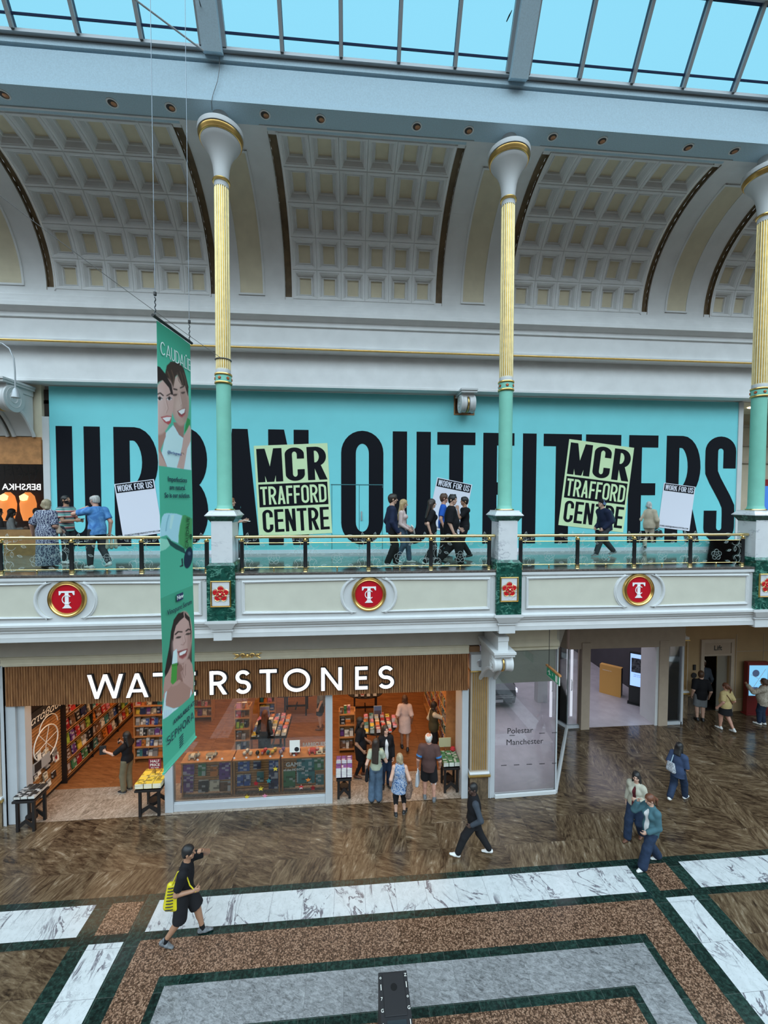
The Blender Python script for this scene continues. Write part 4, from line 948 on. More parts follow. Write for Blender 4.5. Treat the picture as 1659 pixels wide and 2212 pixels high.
# doorway side
dj = MB(); dj.box(7.84, 8.14, 13.10, 13.36, 0, 3.0); struct(dj.build('trim_jamb', M['beige_lt']))
dj = MB(); dj.box(10.66, 11.0, 13.12, 13.34, 0, 3.0); struct(dj.build('trim_jamb', M['beige_lt']))
dj = MB(); dj.box(10.56, 10.66, 13.16, 13.9, 0, 2.85); struct(dj.build('trim_reveal', M['white']))
dj = MB(); dj.box(7.4, 11.6, 13.14, 13.34, 2.78, 4.95); struct(dj.build('wall_door_header', M['beige_lt']))
dw = thing('side_light', 'narrow glazed side light beside the showroom doorway, steel stand behind it', 'window', (11.27,13.22,0)); dw['kind'] = 'thing'
f = MB(); f.box(-.27,.27,-.01,.01,.1,2.8); f.build('glass_pane', M['shopglass'], dw)
f = MB(); f.box(-.27,.29,-.06,.05,0,.10); f.box(.25,.33,-.06,.05,0,2.8); f.build('frame', M['frame_white'], dw)
dw = thing('side_light', 'glazed side light left of the showroom doorway, folded door stack behind it', 'window', (7.65,13.26,0)); dw['kind'] = 'thing'
f = MB(); f.box(-.20,.19,-.01,.01,.1,2.8); f.build('glass_pane', M['shopglass'], dw)
f = MB(); f.box(-.2,.2,-.05,.05,0,.10); f.build('frame', M['frame_white'], dw)
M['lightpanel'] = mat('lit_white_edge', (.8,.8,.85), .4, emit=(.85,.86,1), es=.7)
dp = thing('door_leaf', 'folded glass door leaf with bright white edges inside the showroom entrance', 'door', (7.55,13.9,0)); dp['kind'] = 'thing'
f = MB(); f.box(-.42,-.34,-.02,.02,.05,2.75); f.box(.34,.42,-.02,.02,.05,2.75); f.build('white_stile', M['lightpanel'], dp)
f = MB(); f.box(-.34,.34,-.005,.005,.06,2.74); f.build('glass_pane', M['shopglass'], dp)
f = MB()
for x in (-.36, .36): f.tube([(x,-.03,1.0),(x,-.07,1.05),(x,-.07,1.35),(x,-.03,1.4)], .014, 8)
f.build('pull_handle', M['steel'], dp, smooth=True)
flr = MB(); flr.prism([(3.62,10.31),(5.47,10.31),(7.45,13.30),(7.84,13.22),(11.6,13.22),(11.6,20.2),(3.4,20.2),(3.4,10.31)], 2, -.2, .005); struct(flr.build('floor_showroom', M['lilac_floor']))
rm = MB(); rm.box(11.60, 11.75, 13.86, 20.3, 0, 4.2); struct(rm.build('wall_showroom_side', M['charcoal']))
rm = MB(); rm.box(3.4, 11.75, 20.2, 20.35, 0, 4.2); struct(rm.build('wall_showroom_rear', mat('pale_showroom_wall', (.45,.43,.47), .7)))
rm = MB(); rm.prism([(3.4,10.42),(5.4,10.42),(7.4,13.4),(11.7,13.4),(11.7,20.3),(3.4,20.3)], 2, 4.02, 4.12); struct(rm.build('ceiling_showroom', M['charcoal']))
wh = thing('display_plinth', 'slim white plinth standing by the parked car in the showroom', 'plinth', at_y(1168,1500,14.6)*Vector((1,1,0)) if False else (at_z(1168,1514,0).x, at_z(1168,1514,0).y, 0))
f = MB(); f.box(-.2,.2,-.15,.15,0,1.05); f.box(-.22,.22,-.17,.17,1.05,1.08); f.build('body', M['frame_white'], wh, bevel=.01)
kk = thing('reception_desk', 'ochre yellow standing reception desk in the showroom', 'desk', (10.42,15.41,0), math.atan2(-.50,.52))
f = MB(); f.prism([(0,0),(.34,0),(.34,1.10),(0,1.16)], 0, -.38, .38); f.build('side_body', M['black_matt'], kk)
f = MB(); f.box(-.385,.385,-.03,0,0,1.16); f.prism([(-.03,1.16),(.345,1.10),(.345,1.115),(-.03,1.18)], 0, -.385, .385); f.build('front_panel', mat('ochre_laminate', (.62,.33,.085), .45), kk, bevel=.004)
textmesh('logo_text', 'welcome in', .07, M['paper'], kk, Matrix.Translation((-.12,-.035,.98)))
sc_ = thing('screen_totem', 'tall black totem with a lit information screen in the showroom', 'screen', (11.0,14.57,0), math.atan2(-.35,.45))
f = MB(); f.box(-.32,.32,-.05,.05,0,2.02); f.box(-.36,.36,-.14,.14,0,.03); f.build('housing', M['black'], sc_, bevel=.006)
M['scr_blue'] = mat('screen_glow', (.3,.5,.85), .4, emit=(.36,.56,.98), es=.95); M['scr_dark'] = mat('screen_picture', (.05,.07,.12), .4, emit=(.05,.08,.16), es=.8)
f = MB(); f.box(-.285,.285,-.054,-.05,.72,1.96); so = f.build('display', M['scr_blue'], sc_)
N = NT('city_model_picture', .4); v = N.n('TexVoronoi', {0: N.pos(), 'Scale': 14}).outputs['Color']; N.color(N.ramp(N.sep(v)[0], [(0,(.01,.012,.02)),(1,(.16,.17,.2))])); M['picture'] = N.m
f = MB(); f.box(-.25,.285,-.057,-.053,1.25,1.80); f.build('picture', M['picture'], so)
textmesh('caption', 'Manchester\nvisit us today', .06, M['scr_dark'], so, Matrix.Translation((-.02,-.057,1.13)))
st_ = thing('steel_stand', 'polished steel umbrella stand behind the narrow side light', 'stand', (11.22,13.85,0))
f = MB(); f.lathe([(.11,0),(.12,.02),(.105,.05),(.105,.62),(.12,.66),(.1,.68)], n=20); f.build('body', M['steel'], st_, smooth=True)
f = MB(); f.tube([(.0,0,.6),(.06,.02,.9),(.16,.03,1.02)], .012, 8); f.tube([(-.02,0,.6),(-.08,.02,.86)], .012, 8); f.build('handle', M['black'], st_, smooth=True)
# ---- car in the showroom
car = thing('car', 'dark car parked nose-on inside the glazed showroom', 'car', (5.45,15.0,0), 0)
M['carpaint'] = mat('black_car_paint', (.012,.014,.02), .18); M['tyre'] = mat('tyre_rubber', (.015,.015,.016), .7)
secs = [(-.35,.60,.18,.55),(-.22,.80,.16,.66),(.05,.90,.16,.74),(.55,.93,.17,.84),(1.2,.93,.18,.95),(1.7,.92,.18,1.30),(2.4,.90,.18,1.46),(3.4,.88,.18,1.44),(4.0,.86,.2,1.2),(4.3,.80,.25,.95)]
f = MB(); rings = []
for y, w, z0_, z1_ in secs:
    k = .74 if z1_ > 1.1 else .9; zm = min(z1_, .80)
    rings.append([(-w*.94,y,z0_),(-w,y,(z0_+zm)/2),(-w*.98,y,zm*.95),(-w*k,y,z1_*.98),(0,y,z1_+.02),(w*k,y,z1_*.98),(w*.98,y,zm*.95),(w,y,(z0_+zm)/2),(w*.94,y,z0_)])
for a, b in zip(rings, rings[1:]):
    for i in range(8): f.quad(a[i], a[i+1], b[i+1], b[i])
    f.quad(a[8], a[0], b[0], b[8])
f.poly(rings[0]); f.poly(rings[-1]); f.build('body', M['carpaint'], car, smooth=True, ang=50)
for sx in (-.80, .80):
    for wy in (.55, 3.45):
        f = MB(); f.lathe([(.20,-.11),(.33,-.11),(.35,-.07),(.35,.07),(.33,.11),(.20,.11)], (sx,wy,.35), 28, 0, axis='x'); wo = f.build('wheel', M['tyre'], car, smooth=True)
        f = MB(); f.lathe([(0,-.09),(.21,-.10),(.21,.10),(0,.09)], (sx,wy,.35), 20, 0, axis='x'); f.build('rim', M['steel'], wo, smooth=True)
for sx in (-1, 1):
    f = MB(); f.box(sx*.78-.10, sx*.78+.08, -.20, -.05, .60, .64); f.box(sx*.86-.02, sx*.86+.02, -.16, -.02, .52, .66); f.build('headlight', M['lightpanel'], car)
f = MB(); f.box(-.62,.62,-.365,-.33,.50,.515); f.box(-.66,.66,-.362,-.33,.43,.445); f.build('bumper_trim', M['steel'], car)
f = MB(); f.box(-.24,.24,-.375,-.34,.27,.37); f.build('number_plate', M['alu'], car)
# ---- hanging exit sign
ex = thing('exit_sign', 'hanging green running-man exit sign with timber top rail', 'sign', (5.0,9.6,3.66), math.radians(-90))
f = MB(); f.box(-.34,.34,-.03,.03,-.03,.01); f.build('top_rail', M['shelf_wood'], ex)
f = MB(); f.tube([(-.22,0,0),(-.22,0,1.30)], .008, 6); f.build('hanger', M['black'], ex)
f = MB(); f.box(-.31,.31,-.012,.012,-.26,-.03); eo = f.build('panel', mat('exit_frame', (.7,.72,.66), .4), ex)
f = MB(); f.box(-.30,.30,-.016,-.012,-.245,-.045); f.build('green_face', mat('exit_green', (.005,.20,.09), .35, emit=(.004,.12,.06), es=.3), eo)
f = MB(); yy = (-.020,-.016)
f.box(.14,.24,yy[0],yy[1],-.225,-.065)
f.prism([(-.02,-.15),(.0,-.12),(.02,-.15),(.008,-.15),(.008,-.09),(-.008,-.09),(-.008,-.15)][::-1], 1, *yy)
f.lathe([(0,yy[0]),(.016,yy[0]),(.016,yy[1])], (-.17,0,-.085), 12, axis='y')
for seg in (((-.20,-.105),(-.15,-.16)),((-.15,-.16),(-.19,-.20)),((-.15,-.155),(-.10,-.18)),((-.20,-.11),(-.24,-.14)),((-.185,-.105),(-.13,-.115))):
    for pol in stroke(seg, .02): f.prism([tuple(q) for q in pol], 1, *yy)
f.build('pictogram', M['paper'], eo)
# ---- lift lobby
lw = MB(); lw.box(11.6, 12.95, 13.85, 14.0, 0, 4.95); lw.box(13.99, 20, 13.85, 14.0, 0, 4.95); lw.box(12.95, 13.99, 13.85, 14.0, 2.13, 4.95); struct(lw.build('wall_lift', M['beige']))
lb = MB(); lb.box(11.62, 12.8, 13.80, 13.86, 0, .62); struct(lb.build('baseboard_lift', M['granite_base']))
lb = MB()
for a, b, c, d in ((14.25,16.4,2.25,2.27),(14.25,16.4,.45,.47)): lb.box(a, b, 13.835, 13.852, c, d)
for x in (14.25, 15.35, 16.4): lb.box(x-.01, x+.01, 13.835, 13.852, .45, 2.9)
struct(lb.build('trim_wall_panel', M['beige_lt']))
lf = thing('lift', 'lift doorway with pale surround and dark car, people gathering in front', 'lift', (13.47,13.83,0)); lf['kind'] = 'thing'
f = MB(); f.box(-.66,-.53,-.05,.03,0,2.75); f.box(.53,.66,-.05,.03,0,2.75); f.box(-.53,.53,-.05,.03,2.13,2.22); f.box(-.53,.53,-.05,.03,2.62,2.75); f.build('surround', M['beige_lt'], lf, bevel=.006)
f = MB(); f.box(-.52,.52,-.03,.0,2.22,2.62); so = f.build('sign_panel', mat('lift_sign_stone', (.36,.28,.21), .6), lf)
textmesh('lettering', 'Lift', .25, M['black_matt'], so, Matrix.Translation((0,-.034,2.42)), bold=.004)
f = MB(); f.box(-.55,.55,1.6,1.65,0,2.3); f.box(-.6,-.55,.15,1.65,0,2.3); f.box(.55,.6,.15,1.65,0,2.3); f.box(-.6,.6,.15,1.65,2.3,2.35); f.box(-.6,.6,.15,1.65,-.02,.006); f.build('lift_car', mat('dark_lift_interior', (.02,.016,.014), .35), lf)
f = MB(); f.box(.12,.52,.10,.13,0,2.12); f.build('door_panel', mat('lift_door_steel', (.30,.27,.22), .4, metal=.5), lf)
f = MB(); f.box(-.50,-.45,.5,.53,1.35,2.08); f.box(-.50,-.46,.5,.53,1.0,1.22); f.box(-.12,-.06,1.5,1.55,2.05,2.13); f.build('car_light', mat('warm_strip', (.9,.8,.4), .4, emit=(1,.82,.35), es=3), lf)
f = MB(); f.box(-.93,-.84,-.03,.0,1.62,1.82); f.box(-.94,-.83,-.03,.0,.98,1.12); f.build('call_panel', M['black_matt'], lf)
f = MB(); f.lathe([(0,-.02),(.10,-.02),(.10,.0)], (-.89,0,1.42), 20, axis='y'); f.build('round_notice', M['black_matt'], lf)
kp = thing('map_kiosk', 'dark red touch screen kiosk showing a blue floor map', 'kiosk', (14.85,13.62,0), math.radians(-4))
f = MB(); f.box(-.40,.40,-.08,.08,0,1.95); f.box(-.44,.44,-.13,.13,0,.04); f.build('housing', mat('maroon_laminate', (.16,.012,.012), .35), kp, bevel=.01)
f = MB(); f.box(-.34,.34,-.086,-.08,.72,1.84); so = f.build('display', mat('map_screen', (.2,.5,.75), .4, emit=(.20,.50,.75), es=.9), kp)
f = MB()
for a, b in (((-.2,1.0),(.25,1.7)),((.02,1.2),(.28,1.05)),((-.28,1.5),(.0,1.35))):
    for pol in stroke((a,b), .012): f.prism([tuple(q) for q in pol], 1, -.090, -.086)
f.build('map_lines', M['paper'], so)
f = MB(); f.lathe([(0,-.088),(.13,-.088),(.13,-.086)], (-.10,0,1.55), 18, axis='y', sc=(1,1)); f.box(-.32,-.02,-.089,-.086,.92,1.04); f.build('map_blocks', M['scr_dark'], so)
# ---- gallery ends: cafe at one end, arcade wall at the other
cf = MB(); cf.box(-16, -8.82, 12.52, 12.66, 9.55, 11.12); struct(cf.build('wall_cafe_header', M['cream_trim']))
cf = MB(); cf.box(-16, -8.84, 12.48, 12.6, 8.85, 9.62); struct(cf.build('trim_timber_header', M['shelf_wood']))
cf = MB(); cf.box(-16, -8.7, 17.2, 17.3, 6.22, 11); cf.box(-8.8, -8.66, 12.6, 17.3, 6.22, 11); cf.box(-16,-8.66,12.6,17.3,10.6,10.7); struct(cf.build('wall_cafe', mat('dark_cafe_wall', (.016,.008,.006), .7, noise=.2, nscale=3)))
cw = thing('cafe_window', 'dark cafe window with a mirrored sign and two glowing wall lamps inside', 'window', (-9.85,12.58,6.22)); cw['kind'] = 'thing'
f = MB(); f.box(-6,1.0,-.01,.01,.75,2.65); f.build('glass_pane', M['shopglass'], cw)
f = MB(); f.box(-6,1.0,-.06,.06,0,.75); f.build('timber_dado', mat('dado_oak', (.26,.14,.05), .5, noise=.2, nscale=6), cw)
f = MB(); f.box(-.62,-.58,-.02,.02,.75,2.65); f.build('mullion', M['brass'], cw)
mt = textmesh('mirrored_sign', 'BERSHKA', .26, M['letter'], cw, Matrix.Translation((.17,.30,1.98)) @ Matrix.Diagonal((-1,1,1,1)), bold=.002)
f = MB()
for i in range(9): f.tube([(-.9+i*.22,.5,2.62),(-.85+i*.22+.05*math.sin(i*2),.5,2.35),(-.9+i*.22+.12*math.sin(i*3),.5,2.12)], [.02,.014,.006], 6)
for i in range(30):
    x, z = -1+random.random()*1.9, 2.3+random.random()*.32
    f.tube([(x,.5,z),(x+.09*math.cos(i),.5,z+.07*math.sin(i*2)),(x+.16*math.cos(i),.5,z+.03)], [.004,.03,.004], 5)
f.build('hanging_branches', M['black_matt'], cw)
for x, lb in ((at_y(17,1055,16.9).x,'glowing scalloped wall lamp in the cafe, the one further from the hoarding'),(at_y(60,1055,16.9).x,'glowing scalloped wall lamp in the cafe, the one nearer the hoarding')):
    s_ = thing('wall_lamp', lb, 'lamp', (x,16.9,7.55), 0, 'wall lamps in the cafe')
    N = NT('lamp_shade_glow', .5); gz = N.sep(N.n('TexCoord').outputs['Object'])[2]
    f = MB(); f.lathe([(.16,-.55),(.24,-.2),(.26,.1),(.20,.4),(.08,.55)], n=24); f.build('shade', mat('amber_glass', (.7,.3,.1), .5, emit=(1,.30,.07), es=1.0), s_, smooth=True)
    f = MB(); f.lathe([(0,.2),(.12,.25),(.14,.4),(.0,.5)], (0,-.2,0), 16); f.build('bulb', mat('amber_bulb', (1,.7,.4), .5, emit=(1,.62,.25), es=2.5), s_, smooth=True)
ew = MB(); ew.box(12.9, 20, 14.3, 14.45, 6.22, 12); struct(ew.build('wall_closing_end', mat('end_beige', (.52,.43,.31), .75, noise=.06, nscale=3)))
ew = MB()
for a, b, c, d in ((14.1,16.2,7.4,7.46),(14.1,14.16,6.3,8.9),(13.9,18,9.25,9.32),(13.9,18,9.9,9.96),(13.9,18,10.6,10.7)): ew.box(a, b, 14.22, 14.3, c, d)
struct(ew.build('trim_end_panel', M['beige_lt']))
pp = thing('wall_pilaster', 'pale stone pilaster at the end wall beyond the last hoarding letter', 'pilaster', (14.1,14.2,6.22)); pp['kind'] = 'thing'
f = MB(); f.box(-.35,.02,-.08,.09,0,2.75); f.build('shaft', M['beige_lt'], pp); f = MB(); f.box(-.35,.12,-.14,.09,2.75,2.95); f.build('capital', M['beige_lt'], pp, bevel=.02)
sc_ = thing('wall_screen', 'blue screen with a red header, peeping out behind the cut-off column', 'screen', (15.75,14.2,7.2))
f = MB(); f.box(-.45,.6,-.04,.08,0,1.45); f.build('housing', mat('red_header', (.28,.02,.02), .4), sc_); f = MB(); f.box(-.42,.57,-.05,-.04,.05,1.2); f.build('display', mat('cobalt_screen', (.05,.16,.5), .4, emit=(.06,.2,.6), es=.5), sc_)
sp = MB(); sp.box(12.88, 20, 12.6, 14.4, 11.1, 11.25); struct(sp.build('ceiling_gallery_end', M['cream_trim']))
dlt = thing('ceiling_lamp', 'lit recessed lamp in the soffit beside the cut-off mint column', 'lamp', (13.9,13.2,11.09)); f = MB(); f.lathe([(0,-.02),(.12,-.02),(.14,0)], n=20); f.build('diffuser', mat('warm_lamp', (1,.9,.7), .4, emit=(1,.85,.6), es=4), dlt)
for k, x in enumerate((-9.25, -9.95)):
    c = console('stone_console', 'white scrolled console over the cafe window, %s' % ('next to the hoarding edge' if k == 0 else 'second from the hoarding edge'), x, 11.75, at_y(60,862,11.75).z, .62, .36, .70, True)
cb = MB(); 
lamp = thing('swan_neck_lamp', 'thin grey swan-neck lamp arm curving down to the scrolled consoles', 'lamp', at_y(33,830,11.3))
f = MB(); f.tube([(0,0,-.15),(0,0,.35),(-.02,0,.65),(-.12,0,.90),(-.28,0,1.02),(-.45,0,1.06)], .018, 8); f.lathe([(.03,-.1),(.06,-.16),(.1,-.34),(.0,-.36)], (0,0,0), 14); f.build('arm', M['alu'], lamp, smooth=True)
# ================================================================ HANGING BANNER
BL0, BR0 = Vector((-2.515,5.6,0)), Vector((-2.405,6.42,0)); BT, BBm = 10.20, 4.185
bux = (BR0-BL0).normalized(); BWd = (BR0-BL0).length; bdn = bux.cross(Vector((0,0,1))); BH = BT-BBm
bn = thing('hanging_banner', 'long narrow green cosmetics banner hanging on wires beside the first column', 'banner', (BL0.x,BL0.y,BT))
def bpt(u, v, d=0): return bux*(u*BWd)+Vector((0,0,-v*BH))+bdn*d
nu, nv = 150, 1250
uu = np.linspace(0, 1, nu+1); vv = np.linspace(0, 1, nv+1); U, V = np.meshgrid(uu, vv)
# picture coordinates of the artwork (an upright print, drawn at a handy scale)
PX = 337+23*V+(71-9*V)*U; top_ = 690+51*U; bot_ = 1672-80*U; PY = top_+(bot_-top_)*V
col = np.zeros((nv+1, nu+1, 3)); col[:] = (.068,.36,.24)
def blend(m, c): global col; m = np.clip(m, 0, 1)[...,None]; col = col*(1-m)+np.array(c)*m
def ell(cx, cy_, rx, ry, rot=0, soft=.10):
    a = math.radians(rot); x = PX-cx; y = PY-cy_; p = (x*math.cos(a)+y*math.sin(a))/rx; q = (-x*math.sin(a)+y*math.cos(a))/ry
    return np.clip((1-np.sqrt(p*p+q*q))/soft+.5, 0, 1)
def pol(pts):
    ins = np.zeros(PX.shape, bool); n = len(pts)
    for i in range(n):
        (x0,y0),(x1,y1) = pts[i], pts[(i+1) % n]
        if y0 == y1: continue
        c_ = ((y0 > PY) != (y1 > PY)) & (PX < (x1-x0)*(PY-y0)/(y1-y0)+x0); ins ^= c_
    return ins.astype(float)
def lin(pts, w):
    m = np.full(PX.shape, 9.)
    for (x0,y0),(x1,y1) in zip(pts, pts[1:]):
        t = np.clip(((PX-x0)*(x1-x0)+(PY-y0)*(y1-y0))/((x1-x0)**2+(y1-y0)**2), 0, 1); m = np.minimum(m, np.hypot(PX-x0-t*(x1-x0), PY-y0-t*(y1-y0)))
    return np.clip((w-m)/.6+.5, 0, 1)
def Z4(*p): return [(320+x/6.7, 680+y/6.7) for x, y in p]
def Z5(*p): return [(330+x/6.7, 1000+y/6.7) for x, y in p]
def Z6(*p): return [(340+x/5.98, 1300+y/5.98) for x, y in p]
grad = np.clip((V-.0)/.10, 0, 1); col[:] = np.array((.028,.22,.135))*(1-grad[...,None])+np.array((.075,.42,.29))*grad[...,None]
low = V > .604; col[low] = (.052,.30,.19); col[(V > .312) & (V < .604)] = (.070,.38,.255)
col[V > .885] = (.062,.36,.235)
# -- upper picture: two people, cheek to cheek
SK1, SK2 = (.50,.33,.29), (.44,.29,.245)
blend(pol(Z4((190,1960),(240,1650),(330,1540),(480,1720),(600,1780),(610,2190),(150,2120))), (.50,.68,.84))
blend(pol(Z4((330,1500),(500,1500),(490,1730),(420,1680),(350,1560))), (.30,.17,.14))
blend(pol(Z4((120,1450),(240,1650),(240,1700),(180,1900),(260,2130),(140,2120))), (.36,.20,.16))
blend(pol(Z4((150,1900),(180,1960),(260,2135),(140,2125))), (.48,.31,.27))
hair2 = Z4((240,690),(290,635),(350,640),(420,660),(480,740),(520,860),(560,1000),(555,1140),(522,1050),(500,985),(455,975),(412,885),(385,815),(352,850),(335,950),(310,1100),(270,960),(220,800))
blend(ell(*Z4((430,1190))[0], 20.5, 54, -4), SK2)
blend(ell(*Z4((500,1250))[0], 9, 40, -8, .8)*.45, (.26,.15,.12))
blend(ell(*Z4((405,1280))[0], 7, 20, 0, .9)*.5, (.60,.44,.38)); blend(ell(*Z4((400,930))[0], 8, 16, 0, .9)*.4, (.58,.42,.36))
blend(pol(hair2), (.040,.024,.017))
for p in (((380,800),(400,900),(450,975)),((420,780),(450,860),(470,960)),((470,800),(510,900),(520,1000)),((300,760),(330,860),(320,980)),((250,780),(290,900),(300,1040))): blend(lin(Z4(*p), 1.0)*.7, (.12,.07,.045))
blend(pol(Z4((100,690),(160,720),(230,820),(300,950),(330,1080),(310,1200),(290,1080),(240,960),(190,905),(120,930))), (.022,.014,.012))
blend(ell(*Z4((195,1280))[0], 20, 60, 6), SK1)
blend(ell(*Z4((150,1250))[0], 10, 40, 0, .9)*.5, (.62,.46,.43))
blend(pol(Z4((100,690),(150,715),(220,820),(300,960),(325,1100),(300,1110),(270,1010),(190,900),(150,930),(105,1000))), (.022,.014,.012))
for p, w in ((((125,1110),(165,1085),(200,1120)),1.3),(((245,1120),(290,1090)),1.3),(((335,1025),(375,1035)),1.6),(((430,1010),(480,990)),1.6)): blend(lin(Z4(*p), w), (.03,.017,.014))
for c_ in ((160,1165),(275,1160)): blend(ell(*Z4(c_)[0], 5, 4, -10), (.62,.58,.58)); blend(ell(*Z4(c_)[0], 2.6, 3.6), (.03,.02,.02)); blend(lin(Z4((c_[0]-35,c_[1]+5),(c_[0],c_[1]-28),(c_[0]+32,c_[1])), .7), (.03,.02,.02))
for c_ in ((350,1110),(472,1082)): blend(ell(*Z4(c_)[0], 4.6, 2.4, -8), (.10,.06,.05)); blend(lin(Z4((c_[0]-32,c_[1]-6),(c_[0]+32,c_[1]-12)), .7), (.05,.03,.025))
for p in (((235,1180),(262,1300),(240,1365)),((425,1080),(462,1240),(430,1260))): blend(lin(Z4(*p), .9)*.45, (.24,.12,.10)); blend(lin([(x-1.6,y) for x, y in Z4(*p)], 1.0)*.35, (.68,.52,.48))
blend(pol(Z4((175,1425),(250,1405),(310,1410),(300,1510),(270,1535),(220,1500))), (.40,.07,.075)); blend(pol(Z4((195,1440),(250,1425),(302,1425),(285,1475),(240,1490))), (.80,.79,.78))
blend(pol(Z4((385,1340),(450,1310),(515,1300),(510,1380),(460,1435),(415,1410))), (.20,.05,.05)); blend(pol(Z4((400,1345),(455,1318),(508,1308),(495,1365),(450,1388))), (.82,.80,.78)); blend(lin(Z4((420,1400),(460,1425),(500,1390)), 1.2), (.42,.10,.11))
blend(pol(Z4((545,1440),(590,1470),(590,1560),(500,1660),(520,1540))), (.035,.24,.07))
blend(pol(Z4((580,1540),(605,1600),(600,1780),(550,1880),(520,2060),(500,2175),(395,2150),(440,1990),(470,1850),(490,1700),(530,1640))), SK1); blend(lin(Z4((455,1940),(490,1945),(500,1965)), .6), (.12,.1,.05))
blend((V > .312).astype(float)*(V < .34), (.070,.38,.255))
# -- middle picture: pot, stroke of cream and a grape
blend(pol(Z5((100,1020),(270,1060),(250,1130),(190,1190),(120,1215))), (.26,.60,.47))
blend(pol(Z5((190,1000),(280,1080),(450,1180),(470,1260),(330,1190),(250,1130))), (.012,.060,.055))
blend(pol(Z5((135,720),(160,672),(200,662),(245,665),(330,672),(412,700),(380,850),(362,1100),(270,1060),(200,980),(120,1005),(105,960))), (.36,.62,.72))
blend(lin(Z5((225,690),(200,800),(188,920)), 1.3)*.6, (.12,.33,.40)); blend(pol(Z5((250,690),(300,690),(260,900),(235,880)))*.4, (.62,.82,.90))
blend(pol(Z5((412,700),(455,690),(556,746),(556,1160),(470,1190),(372,1110),(365,1000),(380,850))), (.060,.27,.10)); blend(lin(Z5((420,705),(385,850),(368,1000),(378,1110)), .7)*.6, (.16,.45,.2))
blend(ell(*Z5((508,1312))[0], 9.0, 24, 8), (.008,.022,.045)); blend(ell(*Z5((520,1250))[0], 3, 4, 0, .8)*.6, (.10,.17,.24)); blend(pol(Z5((385,1440),(420,1420),(410,1330),(430,1320),(440,1440),(400,1450))), (.012,.02,.03))
# -- lower picture
blend(pol(Z6((330,85),(270,105),(215,190),(180,350),(160,540),(130,720),(110,870),(120,1020),(200,1000),(430,900),(430,700),(425,330),(405,160),(370,90))), (.020,.013,.011))
blend(pol(Z6((130,1000),(250,900),(440,800),(465,900),(468,1150),(420,1210),(330,1330),(220,1365),(130,1325),(95,1200))), (.36,.205,.165))
blend(pol(Z6((300,690),(400,700),(380,900),(330,1010),(250,1010),(210,900))), (.24,.125,.10))
blend(ell(*Z6((318,430))[0], 19, 58, 4), (.47,.295,.26)); blend(ell(*Z6((250,560))[0], 9, 26, 0, .9)*.5, (.58,.40,.37)); blend(ell(*Z6((398,500))[0], 5, 40, 0, .9)*.5, (.26,.14,.115))
blend(pol(Z6((330,85),(335,160),(290,200),(240,270),(215,370),(205,480),(190,420),(200,260),(250,130))), (.020,.013,.011)); blend(pol(Z6((340,90),(345,165),(390,210),(412,330),(415,480),(425,350),(405,160))), (.020,.013,.011))
for p, w in ((((230,385),(262,350),(305,352)),1.5),(((355,340),(385,315),(410,322)),1.5)): blend(lin(Z6(*p), w), (.02,.012,.01))
for c_ in ((265,425),(380,378)): blend(ell(*Z6(c_)[0], 5, 2.4, -12), (.06,.035,.03)); blend(lin(Z6((c_[0]-30,c_[1]+10),(c_[0]+28,c_[1]-12)), .8), (.03,.02,.016))
blend(lin(Z6((330,400),(345,480),(320,525),(295,520)), 1.0)*.5, (.22,.11,.09)); blend(lin(Z6((325,400),(335,480)), 1.0)*.4, (.66,.48,.44))
blend(pol(Z6((250,610),(310,590),(375,570),(360,660),(310,712),(270,680))), (.24,.06,.06)); blend(pol(Z6((275,630),(320,605),(360,592),(345,630),(300,660),(275,665))), (.78,.74,.72)); blend(lin(Z6((275,690),(310,708),(352,670)), 1.1), (.38,.13,.13))
blend(pol(Z6((130,1010),(145,1100),(130,1260),(135,1325),(220,1370),(330,1335),(415,1220),(430,1100),(445,1160),(400,1270),(330,1380),(110,1520),(100,1420))), (.52,.68,.82))
for i in range(4): blend(lin(Z6((125+i*22,1385),(128+i*20,1490-i*18)), .7)*.5, (.26,.42,.62))
blend(pol(Z6((250,705),(300,790),(320,850),(290,880),(300,960),(330,1030),(420,1090),(460,1110),(465,940),(440,780),(400,715),(350,715),(320,790),(290,770))), (.45,.275,.235))
for p in (((325,800),(315,900),(335,960)),((350,780),(345,850),(350,930)),((300,860),(310,990))): blend(lin(Z6(*p), .8)*.6, (.18,.085,.07))
blend(pol(Z6((185,780),(150,880),(110,950),(100,1100),(110,1170),(190,1060),(200,960))), (.42,.25,.21)); blend(pol(Z6((190,1060),(270,985),(300,1000),(250,1060),(200,1075))), (.42,.25,.21))
blend(pol(Z6((205,610),(245,575),(250,760),(190,775))), (.55,.72,.86)); blend(pol(Z6((190,778),(250,762),(245,1000),(205,1050),(180,1020))), (.055,.27,.045)); blend(lin(Z6((198,800),(240,790)), .6), (.02,.1,.02))
blend(pol([(350,1556),(365,1547),(420,1494),(420,1700),(350,1700)]), (.062,.36,.235))
blend((V > .985).astype(float), (.10,.46,.31))
for _ in range(2):   # the print is a little soft
    c_ = col.copy(); c_[1:-1,1:-1] = (col[1:-1,1:-1]*2+col[:-2,1:-1]+col[2:,1:-1]+col[1:-1,:-2]+col[1:-1,2:])/6; col = c_
